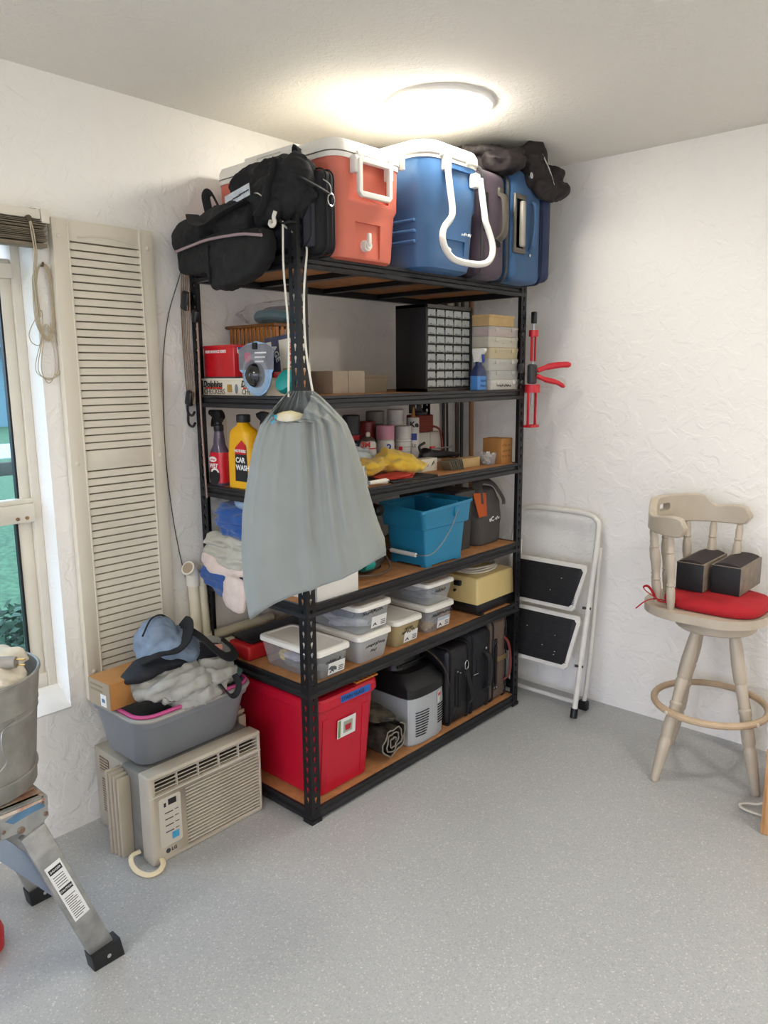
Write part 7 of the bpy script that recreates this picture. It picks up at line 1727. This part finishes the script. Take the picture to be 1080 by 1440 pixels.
for fx_, fy_ in feet:
    d = (Vector((fx_, fy_, 0)) - C).normalized(); p = C + d * (ringr + 0.012) + Vector((0, 0, zr_))
    bm = BM(); cyl(bm, p, p + d * 0.004, 0.007, n=10); obj('screw_plug', bm, M_CREAM, rg)
bm = BM(); lathe(bm, [(0.138, 0.580), (0.145, 0.586), (0.145, 0.618), (0.138, 0.624)], 40, Matrix.Translation((C.x, C.y, 0))); obj('swivel_drum', bm, M_STOOL, t)
bm = BM(); lathe(bm, [(0.10, 0.623), (0.10, 0.640)], 30, Matrix.Translation((C.x, C.y, 0))); obj('swivel_plate', bm, M_BLKP, t)
S = Vector((1.452, -0.312, 0))
ZS = 0.672
seat = []
for k in range(72):
    a = 2 * pi * k / 72
    rx_, ry_ = 0.222, 0.205
    e = 0.82
    x_ = rx_ * math.copysign(abs(cos(a)) ** e, cos(a)); y_ = ry_ * math.copysign(abs(sin(a)) ** e, sin(a))
    y_ *= 1 - 0.045 * math.exp(-((x_ - 0.02) / 0.05) ** 2)     # waisted sides
    seat.append((x_, y_))
bm = BM(); prism(bm, seat, 0.032, Matrix.Translation((S.x, S.y, ZS - 0.032)), 0.008); obj('seat', bm, M_STOOL, t)
# curved back rail: open towards the room side (+x)
NA = 48
loops = []
A0, A1 = radians(76), radians(262)
for k in range(NA + 1):
    u = k / NA
    a = A0 + (A1 - A0) * u
    rr_ = 0.222
    px_, py_ = S.x + 0.005 + rr_ * cos(a) * (1.0 if cos(a) < 0 else 1.25), S.y + 0.0 + rr_ * 0.93 * sin(a)
    e = abs(u - 0.5) * 2
    ec = abs(u - 0.42) * 2
    crest = 0.5 + 0.5 * cos(pi * min(1, max(0, (ec - 0.34) / 0.2)))
    top = 1.018 + 0.044 * crest + 0.008 * sin(e * 9) * (1 - crest)
    bot = 0.952
    end = max(0.0, (e - 0.93) / 0.07)
    mid = (top + bot) / 2
    top = mid + (top - mid) * sqrt(max(0.05, 1 - end ** 2)); bot = mid + (bot - mid) * sqrt(max(0.05, 1 - end ** 2))
    nrm = Vector((cos(a), sin(a), 0)); th = 0.015
    P_ = Vector((px_, py_, 0))
    loops.append([P_ - nrm * th + Vector((0, 0, bot + 0.004)), P_ - nrm * (th - 0.004) + Vector((0, 0, bot)), P_ + nrm * (th - 0.004) + Vector((0, 0, bot)), P_ + nrm * th + Vector((0, 0, bot + 0.004)),
                  P_ + nrm * th + Vector((0, 0, top - 0.004)), P_ + nrm * (th - 0.004) + Vector((0, 0, top)), P_ - nrm * (th - 0.004) + Vector((0, 0, top)), P_ - nrm * th + Vector((0, 0, top - 0.004))])
bm = BM(); loft(bm, loops); br = obj('back_rail', bm, M_STOOL, t, smooth=40)
c = BM(); box(c, (S.x - 0.218, S.y + 0.03, 1.018), (0.10, 0.075, 0.028), (0, 0, radians(-8)), 0.008); cut(br, c)
SPP = [(0, 0.010), (0.04, 0.013), (0.16, 0.0155), (0.28, 0.016), (0.32, 0.013), (0.34, 0.016), (0.36, 0.013), (0.46, 0.014), (0.56, 0.0175), (0.68, 0.0175), (0.76, 0.013), (0.78, 0.016), (0.80, 0.013), (0.90, 0.0145), (1.0, 0.010)]
for a_ in (84, 108, 134, 162, 190, 218, 246):
    a = radians(a_)
    f = 1.0 if cos(a) < 0 else 1.25
    p0 = Vector((S.x + 0.190 * cos(a) * f, S.y + 0.178 * sin(a), ZS - 0.004)); p1 = Vector((S.x + 0.005 + 0.222 * cos(a) * f, S.y + 0.222 * 0.93 * sin(a), 0.955))
    turned(p0, p1, SPP, 'spindle', n=14)
# red cushion
t = wthing('seat_cushion', 'red cotton seat cushion with ties on the stool', 'cushion', (S.x, S.y, ZS))
M_RED = mat('red_cushion_cloth', '#a30f1b', 0.85, var=0.06, vscale=15, bump=0.3, bscale=350)
bm = BM()
lv = []
for z_, k in ((0.0, 0.90), (0.004, 0.965), (0.016, 1.0), (0.030, 0.985), (0.042, 0.90), (0.048, 0.70), (0.050, 0.4)):
    lv.append([Vector((S.x + 0.035 + 0.178 * k * math.copysign(abs(cos(2 * pi * q / 48)) ** 0.6, cos(2 * pi * q / 48)), S.y + 0.155 * k * math.copysign(abs(sin(2 * pi * q / 48)) ** 0.6, sin(2 * pi * q / 48)), ZS + z_ * (1 + 0.10 * noise.noise(Vector((q * 0.3, z_ * 40, 0)))))) for q in range(48)])
loft(bm, lv); obj('cushion_pad', bm, M_RED, t, smooth=180)
tie0 = Vector((S.x - 0.115, S.y - 0.135, ZS + 0.02))
bm = BM(); tube(bm, catmull([tie0, tie0 + Vector((-0.03, -0.015, 0.004)), tie0 + Vector((-0.06, -0.03, -0.008)), tie0 + Vector((-0.085, -0.055, -0.035))], 5), 0.005, n=8, flat=(0.010, 0.003)); obj('tie', bm, M_RED, t)
bm = BM(); tube(bm, catmull([tie0 + Vector((-0.02, -0.012, 0.004)), tie0 + Vector((-0.055, -0.03, 0.03)), tie0 + Vector((-0.07, -0.03, 0.045)), tie0 + Vector((-0.058, -0.02, 0.05)), tie0 + Vector((-0.04, -0.015, 0.03)), tie0 + Vector((-0.03, -0.012, 0.008))], 5), 0.005, n=8, flat=(0.010, 0.003)); obj('tie_bow', bm, M_RED, t)
bm = BM(); tube(bm, catmull([tie0 + Vector((0.0, 0, 0.0)), tie0 + Vector((-0.012, -0.02, 0.006)), tie0 + Vector((-0.004, -0.035, 0.004)), tie0 + Vector((0.02, -0.02, 0.0))], 5), 0.005, n=8, flat=(0.010, 0.003)); obj('tie', bm, M_RED, t)
# two long black blocks on the cushion
M_BLKW = mat('black_block', '#0a0a0b', 0.65)
M_BRNT = mat('dark_brown_pad', '#241a1a', 0.7, var=0.15, vscale=30)
M_EDGE = mat('taupe_edge', '#75695b', 0.6, var=0.15, vscale=25)
for k, (x0, x1, y0, y1, lb) in enumerate(((1.345, 1.447, -0.365, -0.115, 'left one of two long black padded blocks on the red cushion'), (1.463, 1.568, -0.332, -0.09, 'right one of two long black padded blocks on the red cushion'))):
    zc = ZS + 0.051
    t = wthing('padded_block', lb, 'block', ((x0 + x1) / 2, (y0 + y1) / 2, zc), 'black padded blocks on the stool')
    bm = BM(); box2(bm, (x0, y0, zc), (x1, y1, zc + 0.105), 0.003); obj('block_core', bm, M_BLKW, t)
    bm = BM(); box2(bm, (x0 - 0.001, y0 + 0.002, zc + 0.0995), (x1 + 0.001, y1 + 0.001, zc + 0.107), 0.001); obj('edge_trim', bm, M_EDGE, t)
    bm = BM(); box2(bm, (x1 - 0.003, y0 + 0.001, zc + 0.002), (x1 + 0.0015, y1, zc + 0.105), 0.001); obj('side_panel', bm, M_EDGE, t)
    bm = BM()
    prof = [(x0 + 0.004 + (x1 - x0 - 0.008) * q / 12, 0.012 * sin(pi * q / 12) ** 0.6) for q in range(13)]
    loft(bm, [[Vector((x, y, zc + 0.106 + h)) for x, h in prof] + [Vector((x1 - 0.004, y, zc + 0.105)), Vector((x0 + 0.004, y, zc + 0.105))] for y in (y0 + 0.004, y1 - 0.004)]); obj('curved_pad', bm, M_BRNT, t, smooth=50)

# ------------------------------------------------------------------ wooden piece and cable at the right edge
t = wthing('oak_panel', 'pale oak furniture panel standing at the right edge of the view', 'panel', (1.90, -0.62, 0))
def oak():
    m = bpy.data.materials.new('oak_grain'); m.use_nodes = True; nt = m.node_tree; b = nt.nodes['Principled BSDF']
    tc = nt.nodes.new('ShaderNodeTexCoord'); mp = nt.nodes.new('ShaderNodeMapping'); mp.inputs['Scale'].default_value = (40, 40, 2.5)
    nz = nt.nodes.new('ShaderNodeTexNoise'); nz.inputs['Scale'].default_value = 2.0; nz.inputs['Detail'].default_value = 6
    rp = nt.nodes.new('ShaderNodeValToRGB'); rp.color_ramp.elements[0].color = srgb('#a9774a'); rp.color_ramp.elements[1].color = srgb('#d3a672'); rp.color_ramp.elements[0].position = 0.35; rp.color_ramp.elements[1].position = 0.65
    nt.links.new(tc.outputs['Object'], mp.inputs[0]); nt.links.new(mp.outputs[0], nz.inputs['Vector']); nt.links.new(nz.outputs['Fac'], rp.inputs[0]); nt.links.new(rp.outputs[0], b.inputs['Base Color']); b.inputs['Roughness'].default_value = 0.5
    return m
M_OAK = oak()
bm = BM(); box2(bm, (1.775, -0.62, 0.0), (2.25, -0.60, 0.30), 0.003); obj('front_board', bm, M_OAK, t)
bm = BM(); box2(bm, (1.775, -0.60, 0.0), (1.793, -0.25, 0.30), 0.002); obj('side_board', bm, M_OAK, t)
bm = BM(); box2(bm, (1.774, -0.621, 0.292), (2.251, -0.25, 0.305), 0.002); obj('top_board', bm, M_OAK, t)
t = wthing('white_cable', 'white flat cable looping on the floor beside the oak panel', 'cable', (1.70, -0.46, 0))
bm = BM(); tube(bm, catmull([(1.768, -0.52, 0.012), (1.72, -0.52, 0.010), (1.685, -0.515, 0.010), (1.672, -0.495, 0.010), (1.69, -0.475, 0.012), (1.73, -0.462, 0.02), (1.765, -0.44, 0.05)], 6), 0.004, n=8, flat=(0.010, 0.005)); obj('cable_run', bm, M_WCORD, t)
bm = BM(); tube(bm, catmull([(1.742, -0.44, 0.006), (1.735, -0.42, 0.05), (1.738, -0.40, 0.13), (1.745, -0.37, 0.20), (1.752, -0.33, 0.25)], 6), 0.004, n=8, flat=(0.010, 0.005)); obj('cable_run', bm, M_WCORD, t)
bm = BM(); box(bm, (1.752, -0.325, 0.262), (0.022, 0.02, 0.034), (0.3, 0.3, 0), 0.004); obj('plug', bm, mat('grey_plug', '#8d8a86', 0.5), t)

# ------------------------------------------------------------------ work platform with galvanised bucket at the left edge
M_ALU = mat('scratched_aluminium', '#a6a6a3', 0.42, 0.75, var=0.15, vscale=25, bump=0.1, bscale=120)
M_BPAINT = mat('blue_paint_smear', '#4f7390', 0.6, var=0.2, vscale=20)
t = wthing('work_platform', 'aluminium work platform with splayed legs at the left edge', 'platform', (0.45, -2.75, 0))
zp = 0.515
def beam(name, a, b, w_, d_, m=M_ALU, parent=t, up=(1, 0, 0), bev=0.004):
    a, b = Vector(a), Vector(b); L_ = (b - a).length
    zax = (b - a).normalized(); xax = (Vector(up) - zax * Vector(up).dot(zax)).normalized(); yax = zax.cross(xax)
    M_ = Matrix(((xax.x, yax.x, zax.x, a.x), (xax.y, yax.y, zax.y, a.y), (xax.z, yax.z, zax.z, a.z), (0, 0, 0, 1)))
    bm = BM(); box(bm, (0, 0, L_ / 2), (w_, d_, L_), None, bev); bm.transform(M_); return obj(name, bm, m, parent)
for x_ in (0.275, 0.600):
    beam('side_rail', (x_, -2.485, zp - 0.035), (x_, -3.25, zp - 0.035), 0.028, 0.07, up=(1, 0, 0))
for k in range(7):
    bm = BM(); box2(bm, (0.268 + 0.049 * k, -3.25, zp - 0.012), (0.308 + 0.049 * k, -2.478, zp), 0.003); obj('deck_strip', bm, mat('worn_deck', '#b5aa98', 0.5, 0.4, var2='#9a5a38', vscale=10, detail=6), t)
bm = BM(); box2(bm, (0.262, -2.482, zp - 0.03), (0.612, -2.472, zp - 0.002), 0.003); obj('end_cap', bm, M_ALU, t)
# paint-smeared hinge plate
pl_ = plate('hinge_plate', [(0, 0.0), (0.115, 0.0), (0.115, -0.05), (0.085, -0.075), (0.06, -0.082), (0.04, -0.062), (0.0, -0.062)], 0.004, M_ALU, t, (0.6145, -2.592, zp - 0.002), (0, 1, 0), (0, 0, 1))
plate('blue_paint', [(0.012, -0.020), (0.04, -0.012), (0.105, -0.006), (0.108, -0.022), (0.07, -0.026), (0.03, -0.034)], 0.001, M_BPAINT, pl_, (0.6182, -2.592, zp - 0.002), (0, 1, 0), (0, 0, 1))
plate('rust_edge', [(0.002, -0.002), (0.108, -0.001), (0.108, -0.007), (0.05, -0.009), (0.002, -0.010)], 0.001, mat('rust_orange', '#9a5330', 0.8, var2='#c9bfae', vscale=30), pl_, (0.6184, -2.592, zp - 0.001), (0, 1, 0), (0, 0, 1))
for yy, zz_, r_ in ((-2.49, -0.012, 0.005), (-2.484, -0.044, 0.006), (-2.545, -0.060, 0.009), (-2.585, -0.046, 0.005)):
    bm = BM(); lathe(bm, [(r_, 0), (r_, 0.002), (r_ * 0.7, 0.004), (r_ * 0.5, 0.004)], 14, Matrix.Translation((0.618, yy, zp + zz_)) @ Matrix.Rotation(radians(90), 4, 'Y')); obj('rivet', bm, mat('rusty_rivet', '#7d6a5c', 0.5, 0.6), pl_)
legs_ = (((0.612, -2.520, 0.44), (0.640, -2.368, 0.0)), ((0.285, -2.520, 0.46), (0.262, -2.368, 0.0)))
for k, (a, b) in enumerate(legs_):
    lg = beam('leg', a, b, 0.026, 0.064, up=(1, 0, 0))
    ax = (Vector(b) - Vector(a)).normalized(); e = Vector(b)
    bm = BM(); prism(bm, [(-0.046, 0.0), (0.040, 0.0), (0.030, 0.055), (-0.052, 0.046)], 0.044, Matrix(((0, 0, 1, b[0] - 0.022), (1, 0, 0, b[1]), (0, 1, 0, 0), (0, 0, 0, 1))), 0.003); ft = obj('rubber_foot', bm, M_BLKP, lg)
    bm = BM(); cyl(bm, (b[0] + 0.022, b[1] - 0.006, 0.026), (b[0] + 0.025, b[1] - 0.006, 0.026), 0.006, n=10); obj('screw', bm, M_CHROME, ft)
    if k == 0:
        ly = ax.cross(Vector((1, 0, 0))).normalized()
        lz = -ax
        if ly.y < 0: ly = -ly
        o0 = Vector(a) + ax * 0.29 + Vector((0.0145, 0, 0)) - ly * 0.022
        st = plate('safety_label', rect(0.042, 0.185), 0.001, M_STICK, lg, o0, ly, lz)
        def lab(nm, y, z, w_, h_, m): return plate(nm, rect(w_, h_), 0.0008, m, st, o0 + ly * y + lz * z + Vector((0.0008, 0, 0)), ly, lz)
        lab('label_header', 0.004, 0.158, 0.034, 0.016, M_INK); lab('label_header', 0.004, 0.092, 0.034, 0.016, M_INK)
        text('lettering', 'CAUTION', 0.0085, M_WHITEINK, st, o0 + ly * 0.021 + lz * 0.100 + Vector((0.0018, 0, 0)), ly, lz, 'CENTER', sx=0.85)
        text('lettering', 'DANGER', 0.0085, M_WHITEINK, st, o0 + ly * 0.021 + lz * 0.166 + Vector((0.0018, 0, 0)), ly, lz, 'CENTER', sx=0.85)
        for q in range(11): lab('print_line', 0.005, 0.008 + 0.0068 * q, 0.030 if q % 3 else 0.022, 0.0018, M_DARKP)
        for q in range(5): lab('print_line', 0.006, 0.116 + 0.0075 * q, 0.028, 0.0018, M_DARKP)
beam('diagonal_brace', (0.608, -2.440, 0.215), (0.600, -2.60, 0.435), 0.006, 0.045, mat('pale_blue_metal', '#8b97a8', 0.4, 0.6), up=(1, 0, 0), bev=0.002)
# bucket
BC = Vector((0.436, -2.583, zp))
t = wthing('galvanised_bucket', 'dented galvanised steel bucket standing on the work platform', 'bucket', tuple(BC))
M_GALV = mat('galvanised_steel', '#9b9992', 0.5, 0.35, var2='#85847e', vscale=18, detail=6, bump=0.15, bscale=40)
T = Matrix.Translation(BC)
bm = BM(); lathe(bm, [(0.135, 0.001), (0.150, 0.004), (0.152, 0.045), (0.150, 0.048), (0.158, 0.13), (0.164, 0.195), (0.168, 0.200), (0.166, 0.205), (0.166, 0.213), (0.170, 0.219), (0.169, 0.225), (0.178, 0.30), (0.175, 0.30), (0.147, 0.006), (0.0, 0.006)], 56, T, True, False); obj('bucket_wall', bm, M_GALV, t)
for r_, z_ in ((0.152, 0.046), (0.177, 0.300)):
    bm = BM(); tube(bm, [BC + Vector((r_ * cos(a * pi / 28), r_ * sin(a * pi / 28), z_)) for a in range(56)], 0.0045, n=6, closed=True); obj('rolled_bead', bm, M_GALV, t)
a_ = radians(-20); ea = Vector((cos(a_), sin(a_), 0))
bm = BM(); box(bm, (0.176, 0, 0.19), (0.006, 0.035, 0.045), None, 0.003); bm.transform(T @ Matrix.Rotation(a_, 4, 'Z')); obj('handle_ear', bm, M_GALV, t)
bm = BM(); tube(bm, catmull([BC + Vector((0.12, -0.14, 0.31)), BC + Vector((0.165, -0.105, 0.26)), BC + Vector((0.178, -0.085, 0.225)), BC + Vector((0.180, -0.060, 0.19)), BC + Vector((0.182, -0.045, 0.182))], 5), 0.006, n=8); obj('black_handle', bm, M_BLKP, t)
bm = BM(); tube(bm, catmull([BC + Vector((0.165, 0.055, 0.215)), BC + Vector((0.178, 0.02, 0.20)), BC + Vector((0.182, 0.015, 0.16)), BC + Vector((0.176, 0.022, 0.12)), BC + Vector((0.178, -0.02, 0.085)), BC + Vector((0.168, -0.06, 0.03)), BC + Vector((0.16, -0.09, 0.0))], 6), 0.0022, n=6); obj('wire_tail', bm, M_STEEL, t)
t = wthing('cotton_cloth', 'cream cotton cloth stuffed into the galvanised bucket', 'cloth', tuple(BC + Vector((0.07, 0.03, 0.28))))
bm = BM(); blob(bm, BC + Vector((0.07, 0.035, 0.285)), (0.085, 0.085, 0.05), amp=0.25, seed=401); blob(bm, BC + Vector((0.03, 0.09, 0.325)), (0.06, 0.05, 0.025), amp=0.3, seed=402); blob(bm, BC + Vector((-0.05, -0.05, 0.20)), (0.08, 0.09, 0.09), amp=0.3, seed=403)
fuse('cloth_body', bm, mat('cream_cotton', '#cfc6b4', 0.9, var=0.05, bump=0.3, bscale=400), t, 0.007, 3, [(0.007, (14, 14, 18), 21)])
t = wthing('power_plug', 'grey power plug with two prongs lying across the bucket rim', 'plug', tuple(BC + Vector((0.1, 0.06, 0.33))))
pd = Vector((0.72, 0.69, 0.02)).normalized(); pc = BC + Vector((0.085, 0.055, 0.338))
bm = BM(); tube(bm, [pc - pd * 0.05, pc - pd * 0.02, pc, pc + pd * 0.035, pc + pd * 0.048], [0.007, 0.010, 0.015, 0.016, 0.014], n=12); obj('plug_body', bm, mat('grey_rubber', '#8b8780', 0.6), t)
sd = Vector((-0.69, 0.72, 0)).normalized()
for s, z_ in ((1, 0.007), (-1, -0.007)):
    bm = BM(); beam_a = pc + pd * 0.046 + Vector((0, 0, z_)); cyl(bm, beam_a, beam_a + pd * 0.024, 0.0022, n=6); obj('prong', bm, mat('brass_prong', '#b39a62', 0.3, 0.9), t)
bm = BM(); tube(bm, catmull([pc - pd * 0.05, pc - pd * 0.10 + Vector((0, 0, -0.01)), pc - pd * 0.16 + Vector((0, 0, -0.03)), pc - pd * 0.22 + Vector((0, 0, -0.08))], 5), 0.006, n=8); obj('plug_cable', bm, mat('grey_rubber', '#8b8780', 0.6), t)
t = wthing('red_can', 'red plastic can on the floor at the left edge', 'can', (0.345, -2.60, 0))
bm = BM(); lathe(bm, [(0.06, 0), (0.068, 0.006), (0.07, 0.05), (0.062, 0.075), (0.03, 0.09)], 24, Matrix.Translation((0.352, -2.592, 0))); obj('can_body', bm, mat('red_can_plastic', '#c4101c', 0.35), t)
bm = BM(); lathe(bm, [(0.028, 0.088), (0.028, 0.108), (0.02, 0.112)], 16, Matrix.Translation((0.352, -2.592, 0))); obj('can_cap', bm, M_BLKP, t)

# ------------------------------------------------------------------ outside the window
def leaf_bush(name, label, c, s, n, seed, cols):
    t = wthing(name, label, 'bush', (c[0], c[1], -0.15))
    rr = random.Random(seed)
    bm = BM()
    for k in range(n):
        u, v_ = rr.uniform(0, 2 * pi), math.acos(rr.uniform(-0.3, 1))
        rad = rr.uniform(0.72, 1.0)
        p = Vector((c[0] + s[0] * rad * sin(v_) * cos(u), c[1] + s[1] * rad * sin(v_) * sin(u), c[2] + s[2] * rad * cos(v_)))
        L_ = rr.uniform(0.03, 0.055)
        R_ = Euler((rr.uniform(-0.9, 0.9), rr.uniform(-0.9, 0.9), rr.uniform(0, 6.28))).to_matrix()
        vs = [bm.verts.new(p + R_ @ Vector(q) * L_) for q in ((-1, 0, 0), (0, -0.45, 0.12), (1, 0, 0), (0, 0.45, 0.12))]
        bm.faces.new((vs[0], vs[1], vs[3])); bm.faces.new((vs[1], vs[2], vs[3]))
    o_ = obj('foliage', bm, mat('bush_leaves', cols[0], 0.6, var2=cols[1], vscale=9), t, smooth=None); o_['kind'] = 'stuff'
    bm = BM()
    for k in range(6):
        a = 2 * pi * k / 6
        cyl(bm, (c[0] + 0.03 * cos(a), c[1] + 0.03 * sin(a), -0.16), (c[0] + s[0] * 0.6 * cos(a), c[1] + s[1] * 0.6 * sin(a), c[2] + s[2] * 0.5), 0.008, n=5)
    obj('stems', bm, mat('bush_stem', '#4f4030', 0.9), t)
leaf_bush('garden_bush', 'dark green leafy bush just outside the window', (-1.05, -1.80, 0.06), (0.55, 0.80, 0.46), 3400, 1, ('#17351f', '#2f5c3a'))
leaf_bush('garden_bush', 'lighter green bush further out on the lawn', (-2.3, 0.1, 0.0), (0.5, 0.6, 0.38), 1600, 2, ('#254f33', '#46784c'))
t = wthing('neighbour_house', 'grey blue house across the street', 'house', (-27, 5.5, -0.15))
M_HOUSE = mat('house_siding', '#6f8f99', 0.8); M_ROOF = mat('house_roof', '#5a6468', 0.9)
bm = BM(); box2(bm, (-33, -4, -0.15), (-26, 16, 2.6)); obj('house_walls', bm, M_HOUSE, t, smooth=None)
bm = BM(); prism(bm, [(-34, 2.6), (-25.2, 2.6), (-29.6, 4.2)], 21, Matrix(((1, 0, 0, 0), (0, 0, 1, -4.5), (0, 1, 0, 0), (0, 0, 0, 1)))); obj('house_roof', bm, M_ROOF, t, smooth=None)
for k in range(5):
    bm = BM(); box2(bm, (-26.02, -2.0 + 3.6 * k, 0.8), (-25.94, -0.6 + 3.6 * k, 1.9)); wn = obj('window', bm, mat('house_window', '#2e4450', 0.2), t, smooth=None)
    bm = BM(); box2(bm, (-25.96, -2.05 + 3.6 * k, 0.74), (-25.9, -0.55 + 3.6 * k, 0.8)); obj('window_sill', bm, M_SILL, wn, smooth=None)
t = wthing('timber_rail', 'weathered timber fence rail on the lawn outside the window', 'fence', (-6.0, 1.0, -0.15))
M_TIMB = mat('weathered_timber', '#4d4a42', 0.85, var=0.15, vscale=8)
bm = BM(); box2(bm, (-6.05, -4.0, 0.52), (-5.95, 6.0, 0.66), 0.01); obj('rail', bm, M_TIMB, t)
for k in range(5):
    bm = BM(); box2(bm, (-6.07, -3.6 + 2.2 * k, -0.16), (-5.93, -3.46 + 2.2 * k, 0.70), 0.01); obj('post', bm, M_TIMB, t)
# ------------------------------------------------------------------ ceiling lamps
M_LAMP = emit_mat('lamp_lens_glow', LAMP_COLOR, LAMP_STRENGTH)
M_WPLASTIC = mat('white_plastic', '#e9e7e2', 0.35)
def disc_lamp(x, y, label):
    t = thing('ceiling_lamp', label, 'lamp', (x, y, H), group='flush disc lamps on the ceiling')
    bm = BM(); lathe(bm, [(0.185, 0), (0.187, -0.008), (0.178, -0.016), (0.166, -0.018)], 48); obj('trim_ring', bm, M_WPLASTIC, t)
    bm = BM(); lathe(bm, [(0.170, -0.012), (0.168, -0.026), (0.13, -0.036), (0.06, -0.041), (0.0, -0.042)], 48, None, False, True); obj('lens', bm, M_LAMP, t)
    return t
disc_lamp(0.69, -1.0, 'round glowing flush lamp on the ceiling above the coolers')
for ly, row in ((-1.0, 'back wall'), (-3.9, 'middle of the room'), (-5.7, 'doorway')):  # unseen lamps added around the seen one to light the room
    for lx, col_ in ((0.69, 'window side'), (2.6, 'centre line'), (4.5, 'far right side')):
        if (lx, ly) != (0.69, -1.0):
            disc_lamp(lx, ly, 'flush ceiling lamp out of view, added to light the room, %s, %s row' % (col_, row))
